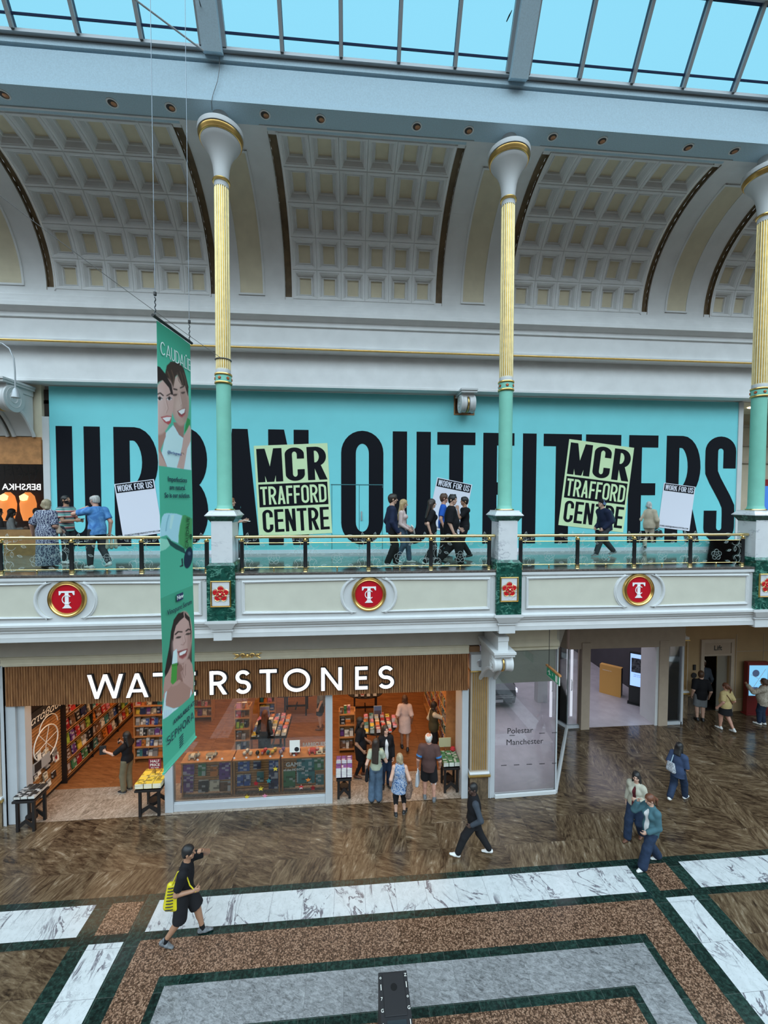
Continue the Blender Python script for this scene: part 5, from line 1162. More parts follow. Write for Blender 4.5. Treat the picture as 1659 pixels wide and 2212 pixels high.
# slight sway of the cloth
P = np.stack([np.array(bpt(0,0))[0]+bux.x*U*BWd, bux.y*U*BWd, -V*BH], -1)
sw = .012*np.sin(V*7+U*2)*np.sin(PI*U)+.010*np.sin(V*19)*V
P[...,0] += bdn.x*sw; P[...,1] += bdn.y*sw; P[...,2] -= .0*U
me = bpy.data.meshes.new('banner_cloth'); I = np.arange((nv+1)*(nu+1)).reshape(nv+1, nu+1)
Q = np.stack([I[:-1,:-1], I[1:,:-1], I[1:,1:], I[:-1,1:]], -1).reshape(-1, 4)
me.from_pydata(P.reshape(-1, 3).tolist(), [], Q.tolist())
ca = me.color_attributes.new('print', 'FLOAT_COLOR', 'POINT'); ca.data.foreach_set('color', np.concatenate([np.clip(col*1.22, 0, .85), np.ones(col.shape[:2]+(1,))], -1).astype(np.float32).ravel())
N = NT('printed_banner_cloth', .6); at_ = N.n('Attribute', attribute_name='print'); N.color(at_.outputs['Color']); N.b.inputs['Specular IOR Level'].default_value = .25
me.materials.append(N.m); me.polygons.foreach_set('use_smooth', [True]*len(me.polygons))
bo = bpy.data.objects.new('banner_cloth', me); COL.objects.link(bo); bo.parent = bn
sol = bo.modifiers.new('cloth', 'SOLIDIFY'); sol.thickness = .003; sol.offset = 0
q = MB(); q.tube([bpt(-.10,-.006), bpt(1.06,-.006)], .020, 12); q.build('top_pole', M['wood_dark'], bn, smooth=True)
q = MB(); q.tube([bpt(-.01,1.0), bpt(1.02,1.0)], .018, 12); q.build('bottom_pole', mat('green_hem', (.10,.46,.31), .6), bn, smooth=True)
q = MB()
for u in (-.03, .98): q.tube([bpt(u,-.004)+Vector((0,0,.02)), bpt(u,0)+Vector((0,0,7.4))], .004, 5)
q.build('hanging_wire', mat('wire_grey', (.22,.25,.28), .4, metal=.8), bn)
q = MB()
for u in (-.03, .98):
    for i in range(7): z = .05+i*.035; q.tube([bpt(u,0)+Vector((.008*(-1)**i,0,z)), bpt(u,0)+Vector((-.008*(-1)**i,0,z+.03))], .007, 5)
    q.lathe([(0,.30),(.02,.31),(.02,.35),(0,.36)], tuple(bpt(u,0)), 8)
q.build('hanging_chain', M['black'], bn)
def btext(name, txt, u, v, size, m, sx=1, bold=0, rot=0, space=1.0):
    B4 = Matrix(((bux.x,-bdn.x,0,0),(bux.y,-bdn.y,0,0),(0,0,1,0),(0,0,0,1)))
    return textmesh(name, txt, size, m, bn, Matrix.Translation(bpt(u,v,.018)) @ B4 @ Matrix.Rotation(rot, 4, 'Y'), sx=sx, bold=bold, space=space)
inkw = mat('banner_white_ink', (.78,.86,.84), .6); inkn = mat('banner_navy_ink', (.012,.03,.06), .6)
# brand line with thin capitals
q = MB(); xx = lettering(q, 'CAUDALIE', {'*': .52, 'I': .12, 'E': .36, 'L': .34, 'C': .70, 'U': .56, 'A': .66, 'D': .60}, .10, .085, .075, .17, (0,0,0), (1,0,0), (0,0,1), (0,-1,0), .001)
k = .90*BWd/(xx*.17); q.v = [tuple(bpt(.055+p[0]*k/BWd, .068-p[2]/BH, .018-p[1])) for p in q.v]; q.build('brand_lettering', inkw, bn)
q = MB(); q.v = []; q.lathe([(0,0),(.014,0),(.014,.002)], (0,0,0), 10, axis='y'); c0 = bpt(.82,.036,.018); q.v = [tuple(c0+bux*p[0]+Vector((0,0,p[2]))-bdn*p[1]) for p in q.v]; q.build('brand_dot', inkw, bn)
btext('credit_line', '@ferchugmendi', .42, .279, .058, mat('banner_blue_ink', (.03,.06,.22), .6), sx=.92)
for i, s_ in enumerate(('Imperfections', 'are natural.', 'So is our solution.')): btext('slogan', s_, .50, .340+i*.0185, .095, inkn, sx=.92, bold=.001)
btext('pot_brand', 'CAUDALIE', .79, .468, .115, mat('pot_dark_green', (.01,.05,.02), .6), sx=.85, rot=math.radians(-83))
q = MB()
for i, (a, b) in enumerate(((0,0),(.018,0),(.009,-.02),(.028,-.012),(.018,-.035))): q.lathe([(0,0),(.009,0),(.009,.002)], (a,0,b), 8, axis='y')
c0 = bpt(.88,.475,.018); q.v = [tuple(c0+bux*p[0]*1.5+Vector((0,0,p[2]*1.5))-bdn*p[1]) for p in q.v]; q.build('grape_emblem', mat('emblem_green', (.01,.05,.02), .6), bn)
q = MB(); p0 = [bpt(.42,.610,.016), bpt(.62,.610,.016), bpt(.62,.627,.016), bpt(.42,.627,.016)]; q.poly(p0); q.build('new_tag', mat('banner_navy_tag', (.01,.025,.10), .6), bn)
btext('new_lettering', 'New', .52, .6185, .085, inkw, bold=.001); btext('product_line', 'Vinopure Serum', .52, .643, .105, inkn, sx=.92)
btext('available_line', 'AVAILABLE AT', .60, .905, .092, inkn, sx=.95, bold=.001)
q = MB(); xx = lettering(q, 'SEPHORA', {'*': .55, 'S': .62, 'E': .42, 'P': .46, 'H': .58, 'O': .80, 'R': .52, 'A': .66}, .24, .11, .10, .115, (0,0,0), (1,0,0), (0,0,1), (0,-1,0), .001)
k = .84*BWd/(xx*.115); q.v = [tuple(bpt(.07+p[0]*k/BWd, .943-p[2]/BH, .018-p[1])) for p in q.v]; q.build('store_lettering', inkn, bn)
q = MB()
for i in range(5):
    v = .951+i*.0058; q.poly([bpt(.44,v+.0035,.017), bpt(.56,v+.0015,.017), bpt(.56,v+.0042,.017), bpt(.44,v+.0062,.017)])
q.build('store_bars', inkn, bn)
# ---- loose cables under the roof
wr_ = M['wire'] = mat('cable_grey', (.16,.16,.16), .5)
q = MB(); q.tube([Vector((-7.2,6.2,13.9)).lerp(Vector((-2.78,9.10,10.9)), t)+Vector((0,0,-.35*t*(1-t))) for t in [i/16 for i in range(17)]], .006, 5); a = [(COLX[0]+.165*math.cos(b),CY+.165*math.sin(b),10.9) for b in [2*PI*i/20 for i in range(21)]]; q.tube(a, .012, 6)
tag(q.build('cable', wr_), 'thin cable slanting down and tied round the first gilded column', 'cable')
q = MB(); a, b = at_y(293,0,8.0), at_y(440,110,8.7); q.tube([a+(a-b)*.4, b], .016, 8); tag(q.build('tie_rod', M['alu'], smooth=True), 'pale steel tie rod slanting across the rooflight', 'rod')
q = MB(); q.tube([at_y(x,y,Y) for x,y,Y in ((474,122,8.83),(474,150,8.86),(470,175,8.87),(460,205,8.88),(457,218,8.885),(457,222,8.95),(458,238,9.12))], .006, 5); tag(q.build('cable', wr_), 'loose thin cable trailing over the roof beam to the first capital', 'cable')
q = MB(); q.tube([at_y(430,0,8.3), at_y(436,22,8.5), at_y(441,42,8.56)], [.006,.014,.008], 6); tag(q.build('cable_end', M['black']), 'dark frayed cable end on the roof rafter over the first column', 'cable')
q = MB(); q.tube([at_y(1106,22,8.5), at_y(1100,34,8.55), at_y(1094,47,8.62)], [.006,.016,.01], 6); tag(q.build('cable_end', M['black']), 'dark frayed cable end on the rafter over the second column', 'cable')
# ---- black unit at the foot of the picture
ZT = 1.02
A, Bp = at_z(817,2101,ZT), at_z(877,2086,ZT)
un = thing('display_unit', 'black display cabinet seen from above on the grey granite, round hole in its top', 'cabinet', ((A.x+Bp.x)/2, A.y, 0)); hw_ = (Bp.x-A.x)/2
q = MB(); q.box(-hw_,hw_,-1.5,.0,.04,ZT); q.box(-hw_+.03,hw_-.03,-1.47,-.03,0,.04); q.build('carcass', M['black_matt'], un, bevel=.006)
q = MB(); q.box(-hw_*.72,hw_*.72,-.52,-.03,ZT,ZT+.012); lid = q.build('top_panel', M['black_matt'], un, bevel=.004)
q = MB(); q.lathe([(0,.0135),(.045,.0135),(.047,.012)], (0,-.20,ZT), 24); q.build('round_hole', mat('hole_black', (.001,.001,.001), 1.0), lid)
q = MB(); q.box(-hw_*.62,hw_*.62,-.95,-.56,ZT,ZT+.006); q.build('dark_glass', mat('dark_glass_top', (.02,.03,.035), .05), un)
for s_, marks in ((-1, (('o',-.07),('I',-.19),('7',-.32),('G',-.45),('I',-.62))), (1, (('Z',-.06),('I',-.18),('o',-.31),('G',-.44),('I',-.60)))):
    for ch, y in marks:
        tm = textmesh('edge_mark', ch, .055 if ch != 'I' else .10, M['paper'], un, Matrix.Translation((s_*hw_*.87,y,ZT+.004)) @ Matrix.Rotation(-PI/2, 4, 'X'))
# ================================================================ PEOPLE
def nets(F, lo, h):
    """surface of a sampled distance field (naive surface nets)"""
    nx, ny, nz = F.shape; s = F < 0
    c = [s[i:nx-1+i, j:ny-1+j, k:nz-1+k] for i in (0,1) for j in (0,1) for k in (0,1)]
    tot = sum(x.astype(np.int8) for x in c); act = (tot > 0) & (tot < 8); idx = -np.ones(act.shape, np.int64)
    I = np.argwhere(act); idx[act] = np.arange(len(I)); acc = np.zeros((len(I),3)); cnt = np.zeros(len(I))
    cor = [(i,j,k) for i in (0,1) for j in (0,1) for k in (0,1)]
    V = [F[I[:,0]+a, I[:,1]+b, I[:,2]+d] for a, b, d in cor]
    for p in range(8):
        for q in range(p+1, 8):
            dd = np.array(cor[q])-np.array(cor[p])
            if np.abs(dd).sum() != 1: continue
            m = (V[p] < 0) != (V[q] < 0); t = V[p]/np.where(np.abs(V[p]-V[q]) < 1e-9, 1e-9, V[p]-V[q])
            acc[m] += (np.array(cor[p])+dd*t[m][:,None]); cnt[m] += 1
    P = (I+acc/cnt[:,None])*h+np.array(lo)
    Q = []
    for ax in range(3):
        a, b = [(1,2),(2,0),(0,1)][ax]
        sl = [slice(1,-1)]*3; sl[ax] = slice(0,-1); s0 = s[tuple(sl)]; sl[ax] = slice(1,None); s1 = s[tuple(sl)]
        for flip, m in ((False, s0 & ~s1), (True, ~s0 & s1)):
            E = np.argwhere(m)
            if not len(E): continue
            E = E+1; E[:,ax] -= 1
            o = []
            for da, db in ((-1,-1),(0,-1),(0,0),(-1,0)):
                T = E.copy(); T[:,a] += da; T[:,b] += db; o.append(idx[T[:,0],T[:,1],T[:,2]])
            o = np.stack(o, 1); Q.append(o[:,::-1] if flip else o)
    Q = np.concatenate(Q) if Q else np.zeros((0,4), int)
    return P, Q[(Q >= 0).all(1)]
class SDF:
    def __init__(s): s.p = []; s.cut = []; s.sub = []
    def cone(s, a, b, ra, rb, k=.03, flat=None, ks=1.0): s.p.append((np.array(a, float), np.array(b, float), ra, rb, k, None if flat is None else np.array(flat, float), ks)); return s
    def ball(s, c, r, k=.03): return s.cone(c, np.array(c)+np.array((0,0,1e-4)), r, r, k)
    def ell(s, c, r, R=None, k=.03): s.p.append((np.array(c, float), None, np.array(r, float), R, k, None, 1.0)); return s
    def clip(s, o, n): s.cut.append((np.array(o, float), np.array(n, float))); return s
    def hole(s, *a, **k):
        t = SDF(); t.cone(*a, **k); s.sub.append(t.p[0]); return s
    def holeell(s, c, r, R=None):
        t = SDF(); t.ell(c, r, R); s.sub.append(t.p[0]); return s
    @staticmethod
    def ev(pr, X):
        a, b, ra, rb, k, fl, ks = pr
        if b is None:
            q = X-a
            if rb is not None: q = q @ rb            # columns of rb are the local axes
            l = np.sqrt(((q/ra)**2).sum(-1)); g = np.sqrt(((q/ra**2)**2).sum(-1))+1e-9
            return l*(l-1)/g
        v = b-a; q = X-a
        t = np.clip((q @ v)/(v @ v), 0, 1); d = q-t[...,None]*v
        if fl is not None: d = d+(d @ fl)[...,None]*fl*(ks-1)
        return (np.sqrt((d*d).sum(-1))-(ra+(rb-ra)*t))/(1 if fl is None else ks**.35)
    def mesh(s, h):
        lo = np.full(3, 1e9); hi = -lo
        B = []
        for a, b, ra, rb, k, fl, ks in s.p:
            if b is None: r = float(np.max(ra)); l_, h_ = a-r, a+r
            else: r = max(ra, rb); l_, h_ = np.minimum(a,b)-r, np.maximum(a,b)+r
            B.append((l_-k*1.2-h, h_+k*1.2+h)); lo = np.minimum(lo, l_); hi = np.maximum(hi, h_)
        lo = lo-3*h; hi = hi+3*h; n = np.ceil((hi-lo)/h).astype(int)+1
        ax = [lo[i]+h*np.arange(n[i]) for i in range(3)]; F = np.full(n, .2)
        for pr, (l_, h_) in zip(s.p, B):
            i0 = np.clip(np.floor((l_-lo)/h).astype(int), 0, n-1); i1 = np.clip(np.ceil((h_-lo)/h).astype(int)+1, 1, n)
            sl = tuple(slice(i0[i], i1[i]) for i in range(3))
            X = np.stack(np.meshgrid(*[ax[i][sl[i]] for i in range(3)], indexing='ij'), -1)
            d = SDF.ev(pr, X); k = pr[4]; f = F[sl]
            u = np.clip(.5+.5*(f-d)/k, 0, 1); F[sl] = f*(1-u)+d*u-k*u*(1-u)
        if s.cut or s.sub:
            X = np.stack(np.meshgrid(*ax, indexing='ij'), -1)
            for o, nn in s.cut: F = np.maximum(F, (X-o) @ (nn/np.linalg.norm(nn)))
            for pr in s.sub: F = np.maximum(F, -SDF.ev(pr, X))
        return nets(F, lo, h)
def meshobj(name, parts, mats, parent, mi=None):
    vs = []; fs = []; ms = []; b = 0
    for (P, Q), m in parts:
        vs.append(P); fs.append(Q+b); b += len(P); ms.append(np.full(len(Q), m) if np.isscalar(m) else m)
    V = np.concatenate(vs); Q = np.concatenate(fs); MI = np.concatenate(ms).astype(np.int32)
    me = bpy.data.meshes.new(name); me.vertices.add(len(V)); me.vertices.foreach_set('co', V.astype(np.float32).ravel())
    me.loops.add(len(Q)*4); me.loops.foreach_set('vertex_index', Q.astype(np.int32).ravel()); me.polygons.add(len(Q))
    me.polygons.foreach_set('loop_start', np.arange(0, len(Q)*4, 4, dtype=np.int32))
    try: me.polygons.foreach_set('loop_total', np.full(len(Q), 4, np.int32))
    except Exception: pass
    for m in mats: me.materials.append(m)
    me.polygons.foreach_set('material_index', MI); me.polygons.foreach_set('use_smooth', np.ones(len(Q), bool))
    me.update(calc_edges=True); me.validate()
    o = bpy.data.objects.new(name, me); COL.objects.link(o); o.parent = parent; return o
_sk = {}
def skin(tone):
    if tone not in _sk:
        c = {'fair': (.56,.34,.25), 'rosy': (.55,.29,.21), 'tan': (.36,.19,.115), 'olive': (.42,.25,.165), 'brown': (.19,.095,.06), 'dark': (.075,.04,.03)}[tone]
        _sk[tone] = [mat('skin_'+tone, c, .5, noise=.04, nscale=14), mat('lips_'+tone, (c[0]*.75,c[1]*.42,c[2]*.42), .45), mat('eye_dark', (.02,.015,.012), .2)]
    return _sk[tone]
_cl = {}
def cloth(name, c, rough=.85, noise=.10, nscale=9, bump=.25):
    if name not in _cl: _cl[name] = mat(name, c, rough, spec=.25, noise=noise, nscale=nscale, bump=bump, bscale=220)
    return _cl[name]
HAIRC = {'black': (.010,.009,.009), 'dark': (.026,.016,.011), 'brown': (.075,.035,.018), 'auburn': (.13,.045,.02), 'blonde': (.42,.29,.14), 'ash': (.34,.27,.17), 'grey': (.45,.44,.42), 'white': (.62,.61,.58), 'red': (.22,.08,.03)}
_h = {}
def hairmat(c):
    if c not in _h:
        N = NT('hair_'+c, .5); mp = N.n('Mapping', {0: N.pos(), 'Scale': (60,60,5)}).outputs[0]; b = HAIRC[c]
        _h[c] = N.color(N.ramp(N.n('TexNoise', {0: mp, 'Scale': 1.0, 'Detail': 3}).outputs[0], [(.3,[x*.6 for x in b]),(.7,[x*1.35 for x in b])])).m
    return _h[c]
def rotz(a): a = math.radians(a); return np.array([[math.cos(a),-math.sin(a),0],[math.sin(a),math.cos(a),0],[0,0,1]])
def rotx(a): a = math.radians(a); return np.array([[1,0,0],[0,math.cos(a),-math.sin(a)],[0,math.sin(a),math.cos(a)]])
def roty(a): a = math.radians(a); return np.array([[math.cos(a),0,math.sin(a)],[0,1,0],[-math.sin(a),0,math.cos(a)]])
def unit(v): v = np.array(v, float); return v/(np.linalg.norm(v)+1e-9)
def ik(a, t, l1, l2, pole):
    d = t-a; L = np.linalg.norm(d); L2 = min(L, (l1+l2)*.998); u = d/(L+1e-9); t = a+u*L2
    x = (l1*l1-l2*l2+L2*L2)/(2*L2); y = math.sqrt(max(0, l1*l1-x*x)); p = np.array(pole, float); p = p-u*(p @ u); p = unit(p)
    return a+u*x+p*y, t
def person(label, loc, face, H=1.75, sex='m', tone='fair', build=1.0, pose=None, top=None, bottom=None, shoe=None, hair=('short','dark'), coat=None, h=.013, seat=None, extras=None, group=None):
    """loc = ground point under the pelvis, face = compass of the chest in degrees (0 = +x, 90 = +y)"""
    po = dict(lean=0, side=0, twist=0, L=(0,0,0), R=(0,0,0), aL=(.05,.02,-.30), aR=(.05,.02,-.30), eL=(.3,-.9,-.2), eR=(.3,-.9,-.2), head=(0,0,0), cL=.45, cR=.45, toeL=8, toeR=8)
    po.update(pose or {})
    t = thing('person', label, 'person', loc, math.radians(face-90), group); k = H/1.75; w = k*build; f_ = sex == 'f'
    # ---- skeleton
    hw = (.085 if f_ else .088)*k; sw = (.142 if f_ else .172)*k*(.6+.4*build); thigh, shank, ankz = .425*k, .415*k, .085*k
    ank = {}
    for s, n in ((-1,'L'),(1,'R')):
        q = po[n]; ank[n] = np.array((s*hw*.95+q[0]*H, q[1]*H, ankz+q[2]*H))
    Lg = (thigh+shank)*.994; pz = 9
    for s, n in ((-1,'L'),(1,'R')):
        dx = ank[n][0]-s*hw; dy = ank[n][1]; pz = min(pz, ank[n][2]+math.sqrt(max(.05, Lg*Lg-dx*dx-dy*dy)))
    if seat is not None: pz = seat+.10*k
    pel = np.array((0,0,pz)); hip = {'L': pel+(-hw,0,0), 'R': pel+(hw,0,0)}
    RT = rotz(po['twist']) @ rotx(-po['lean']) @ roty(po['side'])
    spine = lambda x, y, z: pel+RT @ np.array((x,y,z))*k
    che = spine(0,0,.36); nb = spine(0,-.005,.515); 
    sho = {'L': pel+RT @ np.array((-sw,-.01*k,.440*k)), 'R': pel+RT @ np.array((sw,-.01*k,.440*k))}
    hd = po['head']; RH = RT @ rotz(hd[0]) @ rotx(-hd[1]) @ roty(hd[2]); 
    hc = nb+RT @ np.array((0,.012,.055))*k+RH @ np.array((0,.015,.115))*k
    kn = {}; el = {}; wr = {}
    for s, n in ((-1,'L'),(1,'R')):
        kn[n], ank[n] = ik(hip[n], ank[n], thigh, shank, (s*.12, 1, .1))
        a = po['a'+n]; tgt = sho[n]+RT @ np.array((s*a[0],a[1],a[2]))*H if not (len(a) > 3 and a[3]) else np.array(a[:3])*H
        e = po['e'+n]; el[n], wr[n] = ik(sho[n], tgt, .30*k, .26*k, RT @ np.array((s*e[0],e[1],e[2])))
    fw = RT @ np.array((0,1,0)); upv = RT @ np.array((0,0,1)); sd = RT @ np.array((1,0,0))
    bust = .018*k if f_ else 0
    def torso(S, g=0, kk=.035):
        S.ell(spine(0,.0,.02), np.array(((.158 if f_ else .150),.112,.13))*w+g, RT, kk)
        S.cone(spine(0,.0,.08), spine(0,.0,.24), (.118 if f_ else .128)*w+g, (.122 if f_ else .142)*w+g, kk, fw, 1.22)
        S.ell(spine(0,.0,.33), np.array(((.130 if f_ else .155),.103,.165))*w+g, RT, kk)
        for n in 'LR': S.cone(sho[n]*.9+(nb-upv*.05*k)*.1, nb-upv*.045*k, .050*w+g, .058*w+g, kk, fw, 1.1)
        if f_:
            for s in (-1, 1): S.ell(spine(s*.07,.075,.335), np.array((.06,.06,.065))*w+g*.8, RT, kk*.8)
        if build > 1.12: S.ell(spine(0,.05,.14), np.array((.15,.12,.16))*w+g, RT, kk)
        return S
    def legp(S, g=0, n='L', end=1.0, flare=0, kk=.03):
        S.cone(hip[n], kn[n], .083*w+g, .058*w+g*1.1+flare*.35, kk)
        d = kn[n]+(ank[n]-kn[n])*end
        if end > 0: S.cone(kn[n], d, .058*w+g*1.1+flare*.35, (.054-.020*end)*w+g+flare, kk)
        return S
    # ---- body
    B = torso(SDF()); B.cone(nb-upv*.03, hc-RH[:,2]*.06*k, .060*k*(.88 if f_ else 1.0), .052*k*(.88 if f_ else 1.0), .03)
    for s, n in ((-1,'L'),(1,'R')):
        legp(B, 0, n); cb = -unit(np.cross((1,0,0), ank[n]-kn[n]))*.014*k
        B.cone(kn[n]*.86+ank[n]*.14+cb, kn[n]*.55+ank[n]*.45+cb, .044*w, .040*w, .03)
        B.cone(sho[n], el[n], .050*w, .040*w, .03); B.cone(el[n], wr[n], .040*w, .027*w, .02); B.ball(sho[n], .050*w, .03)
        fd = rotz(s*-po['toe'+n]) @ np.array((0,1,0)); B.cone(ank[n]-(0,0,.045*k), ank[n]+fd*(.03 if shoe else .11)*k-(0,0,.052*k), .028*k, .021*k, .012)
    parts = [(B.mesh(h), 0)]
    # head
    hk = k*(.97 if f_ else 1.0); HL = lambda x, y, z: hc+RH @ np.array((x,y,z))*hk
    S = SDF(); S.ell(HL(0,-.012,.025), np.array((.074,.094,.088))*hk, RH, .02); S.ell(HL(0,.022,-.045), np.array((.056,.064,.068))*hk, RH, .03)
    S.ell(HL(0,.060,-.092), np.array((.026,.022,.020))*hk, RH, .02); S.cone(HL(0,.083,.012), HL(0,.107,-.026), .009*hk, .014*hk, .012); S.cone(HL(-.03,.080,.022), HL(.03,.080,.022), .012*hk, .012*hk, .015)
    for s in (-1, 1):
        S.ell(HL(s*.075,-.006,-.008), np.array((.010,.020,.032))*hk, RH, .008); S.ell(HL(s*.044,.052,-.030), np.array((.022,.022,.022))*hk, RH, .02)
    S.cone(HL(-.020,.083,-.060), HL(.020,.083,-.060), .009*hk, .009*hk, .01)
    S.cone(hc-RH[:,2]*.05*k-RH[:,1]*.015, nb-upv*.01, .052*k*(.88 if f_ else 1), .056*k*(.88 if f_ else 1), .03)
    for s in (-1, 1): S.holeell(HL(s*.032,.098,.002), np.array((.018,.012,.011))*hk, RH)
    for s in (-1, 1): S.p.append((np.array(HL(s*.032,.078,.001)), None, np.array((.014,.010,.012))*hk, RH, .002, None, 1.0))
    P, Q = S.mesh(.0075); C = (P[Q].mean(1)-hc) @ RH/hk; m = np.zeros(len(Q))
    m[(np.abs(C[:,0]) < .024) & (C[:,1] > .075) & (C[:,2] < -.050) & (C[:,2] > -.071)] = 1
    m[(np.abs(np.abs(C[:,0])-.032) < .012) & (C[:,1] > .070) & (np.abs(C[:,2]-.001) < .008)] = 2
    m[(np.abs(np.abs(C[:,0])-.033) < .020) & (C[:,1] > .060) & (np.abs(C[:,2]-.021) < .006)] = 3
    if len(hair) > 2 and hair[2] == 'beard': m[(C[:,2] < -.028) & (C[:,1] > -.005) & (C[:,2] > -.125) & ~((np.abs(C[:,0]) < .022) & (C[:,2] > -.068) & (C[:,2] < -.052)) & ~((np.abs(C[:,0]) < .018) & (C[:,2] > -.045))] = 3
    parts.append(((P, Q), m))
    # hands
    HM = {}
    for s, n in ((-1,'L'),(1,'R')):
        d = unit(wr[n]-el[n]); pal = RT @ np.array((-s,0,0)); 
        if ('p'+n) in po: pal = RT @ np.array(po['p'+n])
        pal = unit(pal-d*(pal @ d)); th = np.cross(d, pal)*s*1.0; th = th if th @ (fw-d*(fw @ d)) > -.2 or ('p'+n) in po else -th
        cu = po['c'+n]; A = SDF(); o = wr[n]; q = lambda x, y, z: o+(th*x+pal*y+d*z)*k
        A.cone(q(0,0,-.02), q(0,0,.02), .026*k, .027*k, .015, pal, 1.3); A.cone(q(-.002,0,.03), q(.0,.0,.075), .036*k, .040*k, .012, pal, 2.3)
        for i, (x, L) in enumerate(((.030,.070),(.010,.078),(-.010,.073),(-.029,.058))):
            a0 = cu*(.55+.1*i); p0 = (x,0,.080); a = a0
            for L_ in (L*.45, L*.32, L*.27):
                p1 = (p0[0], p0[1]+math.sin(a)*L_, p0[2]+math.cos(a)*L_); A.cone(q(*p0), q(*p1), .0092*k, .0082*k, .004); p0 = p1; a += cu*1.15
        A.cone(q(.030,.004,.025), q(.052,.014,.058), .012*k, .010*k, .008); A.cone(q(.052,.014,.058), q(.054,.026+.02*cu,.086), .010*k, .008*k, .004)
        parts.append((A.mesh(.006), 0)); HM[n] = (o, th, pal, d)
    sk = skin(tone); hm = hairmat(hair[1]); meshobj('body', parts, sk+[hm], t)
    # ---- hair
    st = hair[0]
    if st != 'bald':
        S = SDF(); g = .010 if st == 'buzz' else .017
        S.ell(HL(0,-.014,.030), (np.array((.074,.094,.088))+g)*hk, RH, .02)
        low = {'buzz': -.035, 'short': -.045, 'thin': -.03}.get(st, -.06)
        S.ell(HL(0,-.05,-.02), (np.array((.066,.05,.07))+g*.7)*hk, RH, .02)
        if st in ('long', 'longside'):
            L = hair[3] if len(hair) > 3 else .34
            back = -RH[:,1]; dn = unit(-upv*1.0-fw*.10)
            for x in (-.06,-.02,.02,.06): S.cone(HL(x,-.06,-.02), HL(x*1.1,-.07,-.03)+dn*L*k-fw*.05*k, .040*k, .026*k, .03)
            for s in (-1, 1): S.cone(HL(s*.070,-.01,.0), HL(s*.092,-.01,-.05)+dn*L*.55*k, .024*k, .018*k, .025)
        if st == 'bob':
            for s in (-1, 1): S.cone(HL(s*.066,-.015,.0), HL(s*.075,-.01,-.10), .030*k, .026*k, .03)
            S.cone(HL(-.05,-.07,-.03), HL(.05,-.07,-.10), .045*k, .045*k, .03)
        if st == 'pony':
            S.ball(HL(0,-.105,.03), .026*k, .015); S.cone(HL(0,-.115,.03), HL(0,-.165,-.05), .026*k, .034*k, .02); S.cone(HL(0,-.165,-.05), HL(0,-.150,-.20), .034*k, .012*k, .02)
        if st in ('short', 'fringe'):
            S.ell(HL(0,.045,.090), np.array((.058,.045,.030))*hk, RH, .02)
        if st in ('curly', 'quiff'):
            for i in range(16):
                a = i*2.4; S.ball(HL(.05*math.cos(a),-.01+.06*math.sin(a),.095+.02*math.sin(i*1.7)), .026*k, .015)
        # face opening
        zt = .060 if st not in ('bald2','fringe','thin') else (.040 if st == 'fringe' else .085)
        S.holeell(HL(0,.115,-.045), np.array((.064,.085,.045+zt))*hk, RH)
        if st in ('buzz', 'short', 'quiff', 'curly', 'thin', 'fringe', 'pony'):
            S.hole(HL(-.12,.07,-.13), HL(.12,.07,-.13), .095*k, .095*k)
            if st != 'pony': S.clip(HL(0,0,low-.03), -RH[:,2]+RH[:,1]*.15)
            for s in (-1, 1): S.holeell(HL(s*.085,.004,-.02), np.array((.018,.026,.040))*hk, RH)
        if st == 'thin': S.holeell(HL(0,.015,.120), np.array((.078,.105,.062))*hk, RH)
        P, Q = S.mesh(.010)
        meshobj('hair', [((P, Q), 0)], [hm], t)
    # ---- garments
    def sleeve(S, n, L, g, kk=.03, taper=0):
        e = min(1, L/.5); a = sho[n]; S.ball(a, .052*w+g, .03); b = a+(el[n]-a)*e
        S.cone(a, b, .053*w+g, (.053-.011*e)*w+g+taper, kk)
        if L > .5: u = (L-.5)/.5; b2 = el[n]+(wr[n]-el[n])*u; S.cone(el[n], b2, .042*w+g+taper, (.042-.010*u)*w+g+taper, kk); b = b2; v = wr[n]-el[n]
        else: v = el[n]-a
        return b, unit(v)
    def upper(name, mats, sl=.28, hem=-.10, g=.014, neck=.05, flare=0, skirt=None, openf=False, v=0, par=t, matfn=None):
        S = torso(SDF(), g, .04); ends = []
        if sl > 0:
            for n in 'LR':
                ends.append(sleeve(S, n, sl, g*.95+(.008 if sl < .5 else 0))); b_, d_ = ends[-1]
                if sl < .5: S.hole(b_+d_*.075*k, b_+d_*.14*k, .075*k, .075*k)
        S.cone(spine(0,0,.05), spine(0,0,hem), .140*w+g, .142*w+g+flare, .05, fw, 1.22)
        if skirt:
            hz = skirt[0]; hp = (kn['L']+kn['R'])/2; 
            bot = np.array((hp[0]*.6+(ank['L'][0]+ank['R'][0])*.2, (hp[1]+ (ank['L'][1]+ank['R'][1])/2)*.4, max(hz*H, .02)))
            S.cone(spine(0,0,.0), bot, .148*w+g, skirt[1]*k, .06, (0,1,0), 1.15); S.clip(bot, (0,0,-1))
        else: S.clip(spine(0,0,hem), -upv)
        S.clip(nb+upv*(neck-.02)*k, upv)
        S.holeell(nb+upv*.045*k+fw*(.02+v)*k, np.array((.060,.070+v,.05+v*.8))*k, RT)
        if sl <= 0:
            for n, s in (('L',-1),('R',1)): S.clip(sho[n]+sd*s*(-.012)*k, sd*s+upv*.25)
        if openf: S.holeell(spine(0,.19,.10), np.array((openf,.15,.56))*k, RT)
        P, Q = S.mesh(h); mi = 0
        if matfn is not None: mi = matfn((P[Q].mean(1)-pel) @ RT/k)
        return meshobj(name, [((P, Q), mi)], mats if isinstance(mats, list) else [mats], par)
